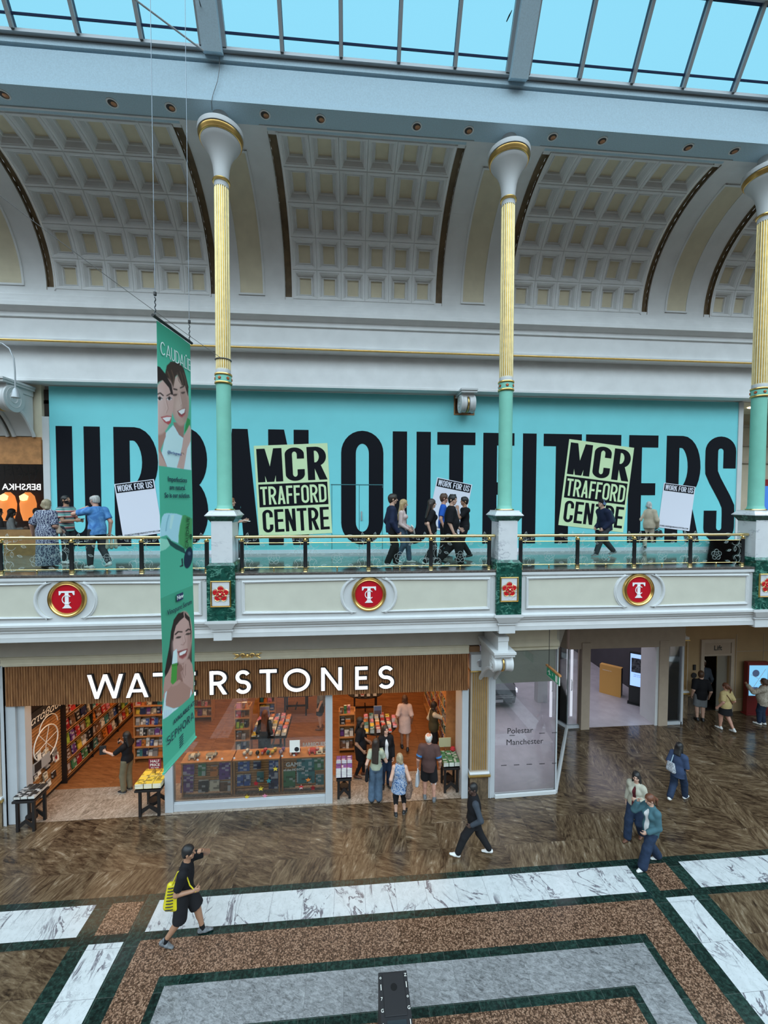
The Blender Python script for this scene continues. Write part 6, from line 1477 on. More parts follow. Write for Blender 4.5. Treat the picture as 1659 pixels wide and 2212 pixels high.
    def lower(name, mats, end=.95, g=.014, flare=0, par=t):
        S = SDF(); S.ell(spine(0,-.004,.03), np.array(((.160 if f_ else .152),.118,.13))*w+g*.6, RT, .04)
        for n in 'LR':
            if end <= 0: 
                e = -end; kn2 = hip[n]+(kn[n]-hip[n])*e; S.cone(hip[n], kn2, .084*w+g, (.084-.026*e)*w+g+flare, .03); dl_ = unit(kn2-hip[n]); S.hole(kn2+dl_*.165*k, kn2+dl_*.22*k, .17*k, .17*k)
            else: legp(S, g, n, end, flare)
        S.clip(spine(0,0,.12), upv)
        P, Q = S.mesh(h); return meshobj(name, [((P, Q), 0)], [mats], par)
    top = top or {}; 
    if bottom: lower(**bottom)
    if top: upper(**top)
    if coat: upper(**coat)
    if shoe:
        up, so = shoe
        for s, n in ((-1,'L'),(1,'R')):
            fd = rotz(s*-po['toe'+n]) @ np.array((0,1,0)); lift = ank[n][2]-ankz; pit = min(55, lift/H*420) if po.get('pitch'+n) is None else po['pitch'+n]
            ax = np.cross(fd, (0,0,1)); c, s_ = math.cos(math.radians(-pit)), math.sin(math.radians(-pit))
            rot = lambda v: v*c+np.cross(ax, v)*s_+ax*(ax @ v)*(1-c)
            q = lambda x, y, z: ank[n]+rot(np.array(np.cross(fd, (0,0,1)))*x+fd*y+np.array((0,0,1.))*z)*k
            S = SDF(); S.cone(q(0,-.045,-.052), q(0,.06,-.052), .038*k, .043*k, .02); S.cone(q(0,.06,-.054), q(0,.150,-.060), .044*k, .032*k, .02, q(0,0,1)-q(0,0,0), 1.35); S.cone(q(0,-.02,-.04), q(0,-.01,.01), .042*k, .040*k, .03)
            S.clip(q(0,0,-.083), -unit(q(0,0,1)-q(0,0,0)))
            P, Q = S.mesh(.009); z = ((P[Q].mean(1)-ank[n]) @ unit(q(0,0,1)-ank[n]))
            meshobj('shoe', [((P, Q), (z < -.060*k).astype(int))], [up, so], t)
    Wm = Matrix.Translation(Vector(loc)) @ Matrix.Rotation(math.radians(face-90), 4, 'Z')
    J = dict(t=t, W=Wm, k=k, RT=RT, RH=RH, pel=pel, hc=hc, hk=hk, nb=nb, sho=sho, el=el, wr=wr, kn=kn, ank=ank, hand=HM, spine=spine, HL=HL, fw=fw, up=upv, sd=sd)
    return J
def wpt(J, p): return J['W'] @ Vector(p)
# ================================================================ THE CAST
GZ = 6.22
C = cloth
K_BLACK = C('black_jersey', (.008,.008,.010)); K_BLACK2 = C('black_twill', (.012,.012,.014)); K_CHAR = C('charcoal_twill', (.035,.038,.045)); K_NAVY = C('navy_jersey', (.012,.018,.045))
K_JEAN = C('mid_blue_denim', (.085,.135,.20), noise=.25); K_JEAND = C('dark_denim', (.018,.032,.065), noise=.3); K_WHITE = C('white_cotton', (.72,.72,.72)); K_GREY = C('grey_cotton', (.17,.18,.19)); K_SLATE = C('slate_fleece', (.045,.055,.07))
K_CREAM = C('cream_jacket', (.42,.40,.32)); K_TEAL = C('teal_jacket', (.055,.125,.15)); K_BEIGE = C('beige_linen', (.42,.36,.27)); K_KHAKI = C('khaki_twill', (.17,.145,.09)); K_SAGE = C('sage_knit', (.36,.40,.30)); K_PINK = C('blush_cotton', (.62,.47,.43))
K_OLIVE = C('olive_gilet', (.06,.05,.025)); K_PLUM = C('plum_brown_polo', (.085,.045,.04)); K_COBALT = C('cobalt_jersey', (.02,.10,.45)); K_YEL = C('pale_yellow_jersey', (.55,.43,.20)); K_STONE = C('stone_trousers', (.40,.35,.28)); K_DENSH = C('denim_blue_shirt', (.035,.055,.11))
S_WHITE = mat('white_trainer', (.68,.68,.66), .55); S_SOLE = mat('pale_sole', (.62,.62,.60), .6); S_BLACK = mat('black_shoe', (.014,.014,.015), .45); S_BROWN = mat('brown_boot', (.13,.05,.025), .5); S_GREY = mat('grey_trainer', (.13,.14,.15), .6, noise=.5, nscale=30)
def stripes_tee():
    N = NT('striped_tee', .85); z = N.sep(N.pos())[2]; f = N.n('Math', {0: N.math('MULTIPLY', z, 7.3)}, operation='FRACT').outputs[0]
    N.color(N.ramp(f, [(0,(.45,.10,.09)),(.20,(.45,.10,.09)),(.23,(.66,.62,.58)),(.38,(.66,.62,.58)),(.40,(.10,.33,.30)),(.66,(.10,.33,.30)),(.69,(.66,.62,.58)),(.80,(.05,.10,.12)),(1,(.05,.10,.12))])); return N.m
def paisley(name, base, ink, sc=22):
    N = NT(name, .8); v = N.n('TexVoronoi', {0: N.pos(), 'Scale': sc}, feature='DISTANCE_TO_EDGE').outputs['Distance']; u = N.n('TexVoronoi', {0: N.pos(), 'Scale': sc*2.1}, feature='F1').outputs['Distance']
    w = N.n('TexWave', {0: N.pos(), 'Scale': sc*.25, 'Distortion': 14, 'Detail': 3}).outputs[1]
    a = N.math('LESS_THAN', v, .06); b = N.math('LESS_THAN', u, .17); c = N.math('GREATER_THAN', w, .78)
    N.color(N.mix(N.math('MULTIPLY', N.math('MAXIMUM', N.math('MAXIMUM', a, b), c), .75), base, ink)); return N.m
def tiedye(name, stops, sc=5, dist=2):
    N = NT(name, .85); n_ = N.n('TexNoise', {0: N.pos(), 'Scale': sc, 'Detail': 4, 'Distortion': dist}).outputs[0]; N.color(N.ramp(n_, stops)); return N.m
K_PAIS = paisley('navy_bandana_print', (.014,.018,.07), (.42,.46,.52)); K_STRIPE = stripes_tee(); K_TIE = tiedye('blue_ombre_jersey', [(.3,(.035,.13,.36)),(.5,(.07,.22,.50)),(.7,(.13,.33,.62))])
K_BLUEPR = tiedye('blue_abstract_print', [(.34,(.025,.06,.16)),(.46,(.10,.20,.38)),(.56,(.45,.47,.52)),(.68,(.16,.18,.24))], 11, 3)
SEP = tiedye('patterned_tote_cloth', [(.35,(.10,.12,.08)),(.5,(.55,.52,.42)),(.65,(.16,.24,.18))], 30)
def T(name, m, **k): return dict(name=name, mats=m, **k)
def P_(px, py, z): v = at_z(px, py, z); return (v.x, v.y, z)
CH = .0145
def bag(J, name, label, cat, c, w, hh, d, m, strap=None, rz=0, sm=None, taper=.85, mark=None, tilt=0):
    """soft bag hanging with its top centre at body point c; strap = list of body points"""
    o = bpy.data.objects.new(name, None); COL.objects.link(o); o.matrix_world = J['W'] @ Matrix.Translation(Vector(c)) @ Matrix.Rotation(math.radians(rz), 4, 'Z') @ Matrix.Rotation(math.radians(tilt), 4, 'Y'); tag(o, label, cat)
    S = SDF()
    for x in (-w*.36,0,w*.36): S.cone((x*taper,0,-hh*.12), (x,0,-hh*.84), d*.30, d*.5, .03)
    S.clip((0,0,-.005), (0,0,1)); P, Q = S.mesh(max(.009, d*.16)); bo = meshobj('bag_body', [((P, Q), 0)], [m], o)
    if strap:
        inv = o.matrix_world.inverted(); pts = [inv @ (J['W'] @ Vector(p)) for p in strap]
        q = MB(); q.tube(pts, .011, 6); q.build('strap', sm or m, o, smooth=True)
    if mark: mark(o)
    return o
def held(J, name, label, cat, p, size, m, rot=(0,0,0)):
    o = MB(); o.box(-size[0]/2,size[0]/2,-size[1]/2,size[1]/2,-size[2]/2,size[2]/2); ob = o.build(name, m, bevel=.003); ob.matrix_world = J['W'] @ Matrix.Translation(Vector(p)) @ Matrix.Rotation(rot[2],4,'Z') @ Matrix.Rotation(rot[0],4,'X') @ Matrix.Rotation(rot[1],4,'Y'); return tag(ob, label, cat)
def palm(J, n, out=.05, dn=.06): o, th, pal, d = J['hand'][n]; return o+d*dn*J['k']+pal*out*J['k']
# ---------------- on the gallery
J = person('woman with blonde hair in a long navy bandana-print dress, seen from behind', P_(103,1229,GZ), 82, 1.66, 'f', 'rosy', 1.34, dict(L=(-.02,.02,0),R=(.02,-.01,0),aL=(.13,.02,-.27),aR=(.05,.10,-.24)), top=T('dress', K_PAIS, skirt=(.055,.27), sl=.42, g=.02), hair=('bob','ash'), shoe=(S_BROWN,S_SOLE), h=CH)
bag(J, 'shoulder_bag', 'beige shoulder bag worn by the woman in the long patterned dress', 'bag', J['spine'](.20,.03,.18), .26, .20, .10, mat('beige_leather', (.45,.36,.27), .6), [J['spine'](.20,.03,.15), J['spine'](.17,-.09,.36), J['spine'](.09,-.06,.50), J['spine'](.13,.10,.40), J['spine'](.21,.05,.15)])
J = person('bearded man in a striped tee looking at a phone by the hoarding end', P_(146,1217,GZ), -12, 1.76, 'm', 'tan', 1.05, dict(aL=(-.02,.17,-.16),aR=(-.06,.19,-.15),eL=(.5,-.4,-.8),eR=(.5,-.4,-.8),head=(0,-14,0),cR=.7), top=T('tee', K_STRIPE, sl=.3), bottom=T('trousers', K_CHAR), hair=('buzz','black','beard'), shoe=(S_WHITE,S_SOLE), h=CH)
held(J, 'phone', 'black phone held by the bearded man in the striped tee', 'phone', palm(J,'R',.03,.11), (.075,.010,.15), M['black'], (math.radians(-60),0,0))
J = person('balding man in a bright blue tee with one hand to his face', P_(212,1228,GZ), 152, 1.79, 'm', 'rosy', 1.12, dict(lean=4,L=(.01,.10,0),R=(.01,-.13,.035),aL=(-.03,.14,.04),eL=(.9,-.1,-.5),aR=(.04,-.02,-.30),head=(12,4,0),cL=.8), top=T('tee', K_TIE, sl=.32, g=.018, hem=-.12), bottom=T('trousers', K_CHAR, flare=.008), hair=('thin','grey'), shoe=(S_WHITE,S_SOLE), h=CH)
bag(J, 'tote_bag', 'patterned cloth tote hanging behind the balding man in blue', 'bag', J['wr']['R']+np.array((.02,-.02,-.06)), .30, .36, .09, SEP, [J['wr']['R']+np.array((-.08,0,-.10)), J['wr']['R']+np.array((0,0,-.02)), J['wr']['R']+np.array((.1,0,-.10))])
J = person('red-haired boy half hidden behind the first column, holding papers', P_(500,1213,GZ), 8, 1.72, 'm', 'fair', .95, dict(aR=(-.05,.18,-.15),aL=(-.03,.2,-.14),eL=(.4,-.5,-.7),eR=(.4,-.5,-.7),head=(-10,-6,0),L=(0,.09,0),R=(0,-.10,.02)), top=T('tee', K_BLACK, sl=.3), bottom=T('trousers', K_BLACK2), hair=('short','red'), shoe=(S_WHITE,S_SOLE), h=CH)
held(J, 'papers', 'white papers held by the red-haired boy behind the first column', 'paper', palm(J,'R',.02,.13), (.24,.16,.008), M['paper'], (math.radians(-12),0,0))
JB = person('boy in black sweatshirt walking beside the long-haired blonde girl', P_(846,1224,GZ), 6, 1.82, 'm', 'fair', 1.0, dict(L=(0,.07,0),R=(0,-.07,.012),aR=(.04,.06,-.29),aL=(.05,.03,-.29),head=(-6,2,0)), top=T('sweatshirt', K_NAVY, sl=1.0, g=.022), bottom=T('trousers', K_BLACK2, flare=.022, g=.018), hair=('fringe','dark'), shoe=(S_WHITE,S_BLACK), h=CH)
J = person('smiling girl with long blonde hair in a pale pink top beside the boy in black', P_(869,1216,GZ), -18, 1.70, 'f', 'fair', .92, dict(L=(0,.10,0),R=(0,-.09,.02),aL=(-.02,.12,-.23),aR=(.03,.12,-.24),head=(4,6,0)), top=T('top', C('pale_pink_top', (.62,.48,.45)), sl=.95, g=.010, hem=-.02), bottom=T('jeans', K_JEAN, flare=.02), hair=('long','blonde',0,.40), shoe=(S_WHITE,S_SOLE), h=CH)
held(J, 'white_box', 'white folded card carried by the blonde girl in pink', 'card', palm(J,'L',.03,.10), (.16,.03,.21), M['paper'], (.3,.3,.4))
J = person('girl with a long dark ponytail in black, left of the teenage group', P_(931,1222,GZ), 4, 1.70, 'f', 'fair', .97, dict(L=(0,.06,0),R=(0,-.10,.02),aL=(.04,.05,-.28),aR=(.03,-.03,-.29),head=(-4,-2,0)), top=T('tee', K_BLACK, sl=.38, g=.02), bottom=T('trousers', K_BLACK2, flare=.02), hair=('long','dark',0,.32), shoe=(S_WHITE,S_BLACK), h=CH)
J = person('curly-haired boy in a cobalt blue top at the back of the teenage group', P_(957,1207,GZ), -12, 1.84, 'm', 'rosy', 1.0, dict(L=(0,.05,0),R=(0,-.05,0)), top=T('tee', K_COBALT, sl=.35), bottom=T('trousers', K_BLACK2), hair=('curly','brown'), shoe=(S_BLACK,S_SOLE), h=CH)
J = person('tall boy in a baggy black tee at the front of the teenage group, looking round', P_(972,1221,GZ), -8, 1.84, 'm', 'fair', 1.14, dict(lean=3,L=(0,-.13,.04),R=(.0,.14,0),aR=(.03,.04,-.30),aL=(.0,.14,-.25),head=(-38,0,0)), top=T('tee', K_BLACK, sl=.46, g=.028, hem=-.16), bottom=T('trousers', K_BLACK2, flare=.025, g=.02), hair=('quiff','black'), shoe=(S_BLACK,S_BLACK), h=CH)
J = person('boy in a black tee facing back to the group with a hand at his mouth', P_(1003,1208,GZ), 184, 1.76, 'm', 'tan', .95, dict(L=(0,.08,0),R=(0,-.10,.03),aL=(-.06,.13,.02),eL=(.4,-.2,-.9),aR=(.03,.08,-.28),head=(4,-2,0),cL=.9), top=T('tee', K_BLACK, sl=.36, g=.016), bottom=T('trousers', K_BLACK2, flare=.02), hair=('fringe','black'), shoe=(S_BLACK,S_BLACK), h=CH)
J = person('walker in a dark hoodie and beanie with headphones, carrying a backpack', P_(1307,1201,GZ), 184, 1.76, 'm', 'fair', 1.1, dict(lean=13,L=(0,.20,.012),R=(0,-.19,.03),aL=(-.02,.10,-.25),aR=(-.02,.12,-.24),head=(2,-22,0)), top=T('hoodie', K_NAVY, sl=.98, g=.028, hem=-.12, neck=.06), bottom=T('joggers', K_CHAR, flare=.014, g=.018), hair=('buzz','black'), shoe=(S_GREY,S_SOLE), h=CH)
S = SDF(); S.ell(J['HL'](0,-.014,.045), np.array((.094,.112,.092))*J['hk'], J['RH'], .01); S.clip(J['HL'](0,0,.020), -J['RH'][:,2]); meshobj('beanie', [(S.mesh(.010), 0)], [K_BLACK], J['t'])
ring = [J['HL'](.098*math.cos(a),.01,.01+.118*math.sin(a)) for a in [PI*i/16 for i in range(17)]]
hp = MB(); hp.tube(ring, .011, 8)
for s in (-1, 1): hp.tube([J['HL'](s*.085,.0,.0), J['HL'](s*.118,.0,.0)], .040, 14)
hp = hp.build('headphones', mat('steel_blue_plastic', (.10,.17,.30), .35), smooth=True); hp.matrix_world = J['W']; tag(hp, 'steel blue headphones worn over the beanie of the hooded walker', 'headphones')
S = SDF(); S.cone(J['spine'](0,-.19,.14), J['spine'](0,-.17,.36), .12, .10, .04, J['sd'], .8); bp = meshobj('backpack', [(S.mesh(.013), 0)], [C('dark_teal_nylon', (.02,.05,.065))], None); bp.matrix_world = J['W']; tag(bp, 'dark teal backpack on the hooded walker', 'backpack')
J = person('grey-haired woman in a beige jacket walking away past the last job poster', P_(1399,1189,GZ), 52, 1.64, 'f', 'fair', 1.16, dict(L=(0,-.11,.035),R=(0,.10,0),aL=(.08,.0,-.28),aR=(.06,.05,-.28),head=(8,-2,0)), top=T('jacket', K_BEIGE, sl=1.0, g=.03, hem=-.12), bottom=T('trousers', K_STONE, g=.016), hair=('bob','grey'), shoe=(S_BLACK,S_SOLE), h=CH)
bag(J, 'handbag', 'black handbag carried low by the grey-haired woman in beige', 'bag', J['wr']['R']+np.array((.01,.02,-.12)), .30, .22, .12, M['black_matt'], [J['wr']['R']+np.array((-.09,.02,-.14)), J['wr']['R']+np.array((0,.02,-.07)), J['wr']['R']+np.array((.1,.02,-.14))])
# cafe guests behind the dark window
for x, y, fc, lb, tp, hr, sx in ((-10.55,13.6,40,'cafe guest in a white top with dark hair, behind the dark window',K_WHITE,('long','black',0,.2),'f'),(-10.25,14.2,-10,'cafe guest in black sitting under the nearer wall lamp',K_BLACK,('short','black'),'m'),(-9.35,13.3,100,'cafe guest in an olive top half hidden by the woman in the patterned dress',K_KHAKI,('short','brown'),'m'),(-11.1,13.8,20,'cafe guest in grey at the edge of the photo behind the dark window',K_GREY,('short','dark'),'m')):
    person(lb, (x,y,GZ), fc, 1.72, sx, 'fair', 1.0, dict(L=(0,.22,0),R=(0,.22,0),aL=(-.02,.17,-.16),aR=(-.02,.17,-.16)), top=T('top', tp, sl=.9), bottom=T('trousers', K_BLACK2), hair=hr, shoe=(S_BLACK,S_BLACK), h=.018, seat=.44, group='cafe guests')
    st = thing('cafe_stool', 'dark stool under the '+lb.split(',')[0].split(' behind')[0].split(' half')[0].split(' sitting')[0].split(' at the')[0], 'stool', (x,y,GZ), 0, 'cafe stools'); b = MB(); b.lathe([(.18,.40),(.19,.43),(.18,.455)], n=20); b.build('seat', M['wood_dark'], st, smooth=True)
    for k in range(4): b = MB(); a = PI/4+k*PI/2; b.tube([(.12*math.cos(a),.12*math.sin(a),.41),(.17*math.cos(a),.17*math.sin(a),0)], .014, 6); b.build('leg', M['wood_dark'], st)
# ---------------- on the mall floor
v = at_z(399,2031,0)
J = person('man in black tee and shorts rubbing his brow, yellow bag at his hip', (v.x,v.y,0), 4, 1.80, 'm', 'tan', 1.06, dict(lean=6,L=(0,.155,.006),R=(0,-.165,.024),aR=(.0,.11,-.16),eR=(.25,-.9,-.4),aL=(-.055,.125,.118),eL=(.5,.75,-.3),head=(0,-4,0),cL=.8,cR=1.3,pitchR=22), top=T('tee', K_BLACK, sl=.34, g=.016, hem=-.12), bottom=T('shorts', K_BLACK2, end=-.92, flare=.035, g=.02), hair=('buzz','black'), shoe=(S_GREY,S_BLACK), h=.011)
for n in 'LR':
    s = MB(); s.tube([tuple(J['ank'][n]+np.array((0,0,-.02))), tuple(J['ank'][n]+(J['kn'][n]-J['ank'][n])*.16)], .044, 14); s.build('sock', K_BLACK, J['t'], smooth=True)
M['bag_yellow'] = mat('yellow_bag_plastic', (.62,.52,.015), .4, noise=.06, nscale=8)
yb = bag(J, 'drawstring_bag', 'yellow drawstring bag with black lettering slung on the man in black', 'bag', J['spine'](.10,-.17,.26), .25, .50, .17, M['bag_yellow'], [J['spine'](.14,-.17,.24), J['spine'](.13,-.10,.46), J['sho']['R']+np.array((-.04,.02,.07)), J['spine'](.16,.12,.25), J['wr']['R']+np.array((0,.05,-.02))], 80, M['bag_yellow'], .55, None, 0)
q = MB()
for i in range(8):
    z = -.07-.052*i; q.tube([(-.055-.006*i,-.058-.004*i,z),(-.01,-.066-.0035*i,z+.012),(.035,-.060-.003*i,z+.020)], .009, 5)
q.build('bag_lettering', M['black_matt'], yb)
v = at_z(1024,1848,0)
J = person('man in a black gilet over grey sleeves striding in white trainers', (v.x,v.y,0), 172, 1.72, 'm', 'dark', 1.05, dict(lean=2,R=(0,-.20,.012),L=(0,.215,.018),aL=(.03,.06,-.24),eL=(.5,-.8,-.2),aR=(.03,.04,-.28),head=(22,0,0),pitchL=-18), top=T('sweater', K_SLATE, sl=.98, g=.014), coat=T('gilet', K_BLACK, sl=0, g=.036, hem=-.15, neck=.06), bottom=T('trousers', K_BLACK2, flare=.014, g=.018), hair=('buzz','black'), shoe=(S_WHITE,S_SOLE), h=.011)
v = at_z(1372,1810,0)
J = person('woman with long dark hair in a cream jacket and dark jeans', (v.x,v.y,0), 212, 1.64, 'f', 'fair', .98, dict(L=(.0,-.09,.012),R=(0,.14,0),aL=(-.03,.10,-.13),eL=(.6,-.5,-.7),aR=(.05,-.02,-.27),head=(12,2,0),cL=.9), top=T('top', C('wine_top', (.10,.015,.02)), sl=0, g=.008), coat=T('jacket', K_CREAM, sl=.96, g=.028, hem=-.03, openf=.05), bottom=T('jeans', K_JEAND, flare=.03, g=.022), hair=('long','black',0,.36), shoe=(S_BROWN,S_BLACK), h=.011)
v = at_z(1404,1868,0)
J = person('woman with a curly auburn ponytail in a teal jacket and flared jeans', (v.x,v.y,0), 188, 1.64, 'f', 'fair', 1.0, dict(L=(0,.165,.0),R=(0,-.165,.010),aL=(-.02,.12,-.24),eL=(.4,-.8,-.4),aR=(.02,.12,.05),eR=(.3,.1,-.9),head=(-8,14,0)), top=T('tee', K_WHITE, sl=0, g=.010), coat=T('jacket', K_TEAL, sl=.96, g=.026, hem=-.12, openf=.07), bottom=T('jeans', K_JEAND, flare=.045, g=.018), hair=('pony','auburn'), shoe=(S_WHITE,S_SOLE), h=.011)
v = at_z(1463,1729,0)
J = person('woman with black hair in a dark denim shirt walking away, pale bag on her back', (v.x,v.y,0), 28, 1.60, 'f', 'tan', 1.02, dict(lean=4,L=(0,-.16,.05),R=(0,.16,0),aR=(.0,.16,-.18),eR=(.3,-.8,-.4),aL=(.04,.03,-.28),head=(-6,-4,0)), top=T('shirt', K_DENSH, sl=.42, g=.022, hem=-.16), bottom=T('jeans', K_JEAND, flare=.02, g=.02), hair=('long','black',0,.16), shoe=(S_WHITE,S_SOLE), h=.012)
bag(J, 'shoulder_bag', 'pale grey shoulder bag on the back of the woman in dark denim', 'bag', J['spine'](-.12,-.17,.24), .20, .26, .11, tiedye('grey_striped_bag', [(.4,(.20,.22,.25)),(.6,(.52,.55,.58))], 18), [J['spine'](-.12,-.17,.22), J['spine'](-.10,-.10,.42), J['sho']['L']+np.array((.05,.0,.065)), J['spine'](-.12,.09,.34)], -15, mat('pale_blue_strap', (.35,.48,.55), .6))
J = person('man in a black tee and grey shorts waiting outside the lift', P_(1512,1557,0), 70, 1.82, 'm', 'fair', 1.12, dict(aL=(.04,.02,-.29),aR=(.05,.03,-.29),head=(-30,-4,0)), top=T('tee', K_BLACK, sl=.4, g=.022, hem=-.14), bottom=T('shorts', K_GREY, end=-.9, flare=.03, g=.02), hair=('short','brown'), shoe=(S_BLACK,S_BLACK), h=CH)
J = person('person in a cap and grey jacket stepping into the lift', (13.32,14.25,0), 75, 1.84, 'm', 'fair', 1.1, dict(aL=(.0,.1,-.26)), top=T('jacket', K_SLATE, sl=.7, g=.02), bottom=T('trousers', K_BLACK2), hair=('short','brown'), shoe=(S_BLACK,S_BLACK), h=.016)
S = SDF(); S.ell(J['HL'](0,-.01,.05), np.array((.092,.108,.085))*J['hk'], J['RH'], .01); S.clip(J['HL'](0,0,.04), -J['RH'][:,2]); S.p.append(SDF().cone(J['HL'](-.05,.09,.048), J['HL'](.05,.09,.048), .02, .02).p[0]); meshobj('cap', [(S.mesh(.012), 0)], [K_BEIGE], J['t'])
J = person('woman in a pale yellow tee and short black skirt walking to the lift', P_(1566,1577,0), 100, 1.66, 'f', 'rosy', 1.15, dict(L=(0,.06,0),R=(0,-.13,.03),aL=(.10,.02,-.27),aR=(.05,.03,-.27),head=(10,0,0)), top=T('tee', K_YEL, sl=.4, g=.018), bottom=None, coat=None, hair=('pony','auburn'), shoe=(S_WHITE,S_SOLE), h=CH)
S = SDF(); S.cone(J['spine'](0,0,.10), J['pel']+np.array((0,0,-.36)), .145, .235, .03, (0,1,0), 1.2); S.clip(J['pel']+np.array((0,0,-.30)), (0,0,-1)); S.clip(J['spine'](0,0,.13), J['up']); meshobj('skirt', [(S.mesh(.014), 0)], [K_BLACK2], J['t'])
s_ = MB(); s_.tube([J['spine'](-.12,-.10,.44), J['spine'](-.02,-.155,.28), J['spine'](.10,-.15,.10), J['spine'](.19,-.06,.0)], .013, 6); s_ = s_.build('bag_strap', S_BROWN, smooth=True); s_.matrix_world = J['W']; tag(s_, 'brown crossbody strap over the pale yellow tee', 'strap')
J = person('woman in a striped cream top pointing at the map kiosk', P_(1648,1566,0), 118, 1.68, 'f', 'tan', 1.25, dict(aL=(.02,.24,-.0),eL=(.5,-.1,-.8),aR=(.06,.03,-.28),head=(10,-4,0),L=(0,.05,0)), top=T('top', tiedye('cream_stripe_knit', [(.4,(.30,.25,.19)),(.6,(.52,.46,.38))], 14), sl=.95, g=.03, hem=-.16), bottom=T('trousers', K_JEAND, g=.02), hair=('bob','brown'), shoe=(S_WHITE,S_SOLE), h=CH)
# ---------------- in the bookshop
J = person('woman in black tee and khaki trousers photographing the long wall shelves', P_(276,1709,0), 162, 1.66, 'f', 'fair', .95, dict(aR=(-.02,.16,-.02),eR=(.5,-.3,-.8),aL=(.06,.27,-.08),eL=(.4,-.3,-.8),head=(0,-2,0),L=(0,.03,0),cL=.9,cR=.9), top=T('tee', K_BLACK, sl=.4, g=.018, hem=-.04), bottom=T('trousers', K_KHAKI, flare=.016, g=.02), hair=('long','black',0,.22), shoe=(S_BLACK,S_SOLE), h=CH)
held(J, 'phone', 'dark phone raised by the woman in khaki trousers', 'phone', palm(J,'R',.02,.10), (.075,.01,.15), M['black'], (0,0,.2))
held(J, 'book', 'dark book pulled out at arm length by the woman in khaki trousers', 'book', palm(J,'L',.02,.13), (.03,.16,.24), M['black_matt'], (0,0,.4))
J = person('woman with waist-length brown hair facing the book table behind the window', P_(573,1652,.004), 84, 1.66, 'f', 'fair', .96, dict(aL=(.03,.08,-.26),aR=(.03,.08,-.26)), top=T('top', K_BLACK, sl=.9), bottom=T('trousers', K_BLACK2, flare=.01), hair=('long','auburn',0,.42), shoe=(S_BLACK,S_BLACK), h=CH)
J = person('woman with long black hair in a black dress, turned towards the right-hand aisle', P_(778,1677,.004), -8, 1.74, 'f', 'tan', 1.1, dict(aR=(.04,.06,-.27),aL=(.02,.12,-.24),head=(0,-6,0),L=(0,.05,0),R=(0,-.06,.01)), top=T('dress', K_BLACK, skirt=(.30,.17), sl=.35, g=.016), bottom=T('leggings', K_BLACK2, g=.008), hair=('long','black',0,.26), shoe=(S_BROWN,S_BLACK), h=CH)
J = person('woman in an open dark jacket over a white tee, facing out of the shop', P_(833,1697,.004), -82, 1.70, 'f', 'fair', 1.0, dict(head=(14,-16,0),aR=(.03,.05,-.28),aL=(.03,.05,-.28)), top=T('tee', K_WHITE, sl=0, g=.01), coat=T('jacket', K_BLACK, sl=.97, g=.026, hem=-.16, openf=.055), bottom=T('jeans', K_JEAND, flare=.01), hair=('long','dark',0,.12), shoe=(S_BLACK,S_BLACK), h=CH)
J = person('girl in wide pale jeans with hair to her waist, seen from behind', P_(812,1731,0), 84, 1.70, 'f', 'fair', .98, dict(aR=(.02,.15,-.13),eR=(.5,-.4,-.7),aL=(.07,.0,-.27),L=(-.02,-.01,0),head=(-16,-8,0)), top=T('top', K_SAGE, sl=.24, g=.012, hem=-.0), bottom=T('jeans', K_JEAN, flare=.045, g=.016), hair=('long','dark',0,.42), shoe=(S_BLACK,S_BLACK), h=.011)
held(J, 'book', 'green book held by the girl in wide pale jeans', 'book', palm(J,'R',.03,.09), (.15,.025,.20), mat('sage_cover', (.22,.30,.22), .5), (-.3,0,.3))
bag(J, 'tote_bag', 'black shoulder tote of the girl in wide pale jeans', 'bag', J['spine'](-.24,.0,.05), .30, .36, .10, K_BLACK, [J['spine'](-.22,.05,.0), J['spine'](-.17,.06,.30), J['sho']['L']+np.array((.0,.0,.07)), J['spine'](-.2,-.08,.30), J['spine'](-.22,-.05,.0)], 90)
J = person('grey-haired lady in a blue print top and black leggings outside the shop', P_(863,1762,0), 86, 1.60, 'f', 'fair', 1.12, dict(L=(-.01,.0,0),R=(.03,.05,0),toeR=30,aL=(.06,.02,-.27),aR=(.07,.03,-.25)), top=T('top', K_BLUEPR, sl=0, g=.024, hem=-.20, flare=.05), bottom=T('leggings', K_BLACK2, end=.42, g=.012), hair=('bob','ash'), shoe=(S_BLACK,S_SOLE), h=.011)
bag(J, 'handbag', 'brown patterned handbag on the arm of the lady in the blue print top', 'bag', J['spine'](.26,-.02,.02), .32, .30, .16, tiedye('brown_monogram_canvas', [(.4,(.09,.045,.03)),(.6,(.24,.16,.12))], 26), [J['spine'](.26,-.06,.0), J['spine'](.24,-.03,.20), J['sho']['R']+np.array((.0,0,.06)), J['spine'](.26,.05,.16), J['spine'](.27,.04,.0)], 75, S_BROWN)
J = person('white-haired man in black shorts with a bandaged knee by the green book table', P_(926,1727,0), 78, 1.80, 'm', 'rosy', 1.14, dict(L=(-.01,.02,0),R=(.03,-.02,0),aL=(.06,.02,-.29),aR=(.06,.05,-.28),head=(-18,-10,0),cL=1.2), top=T('polo', K_PLUM, sl=.40, g=.02, hem=-.13), bottom=T('shorts', K_BLACK2, end=-.92, flare=.03, g=.02), hair=('thin','white'), shoe=(S_GREY,S_SOLE), h=.011)
for n in 'LR':
    a, b = J['sho'][n], J['el'][n]; q = MB(); q.tube([tuple(a+(b-a)*.55), tuple(a+(b-a)*.72)], .082, 16); q.build('sleeve_band', C('sky_blue_band', (.03,.20,.50)), J['t'], smooth=True)
q = MB(); a, b = J['kn']['R'], J['ank']['R']; q.tube([tuple(a+(b-a)*.02), tuple(a+(b-a)*.20)], [.076,.070], 16); q.build('knee_bandage', K_WHITE, J['t'], smooth=True)
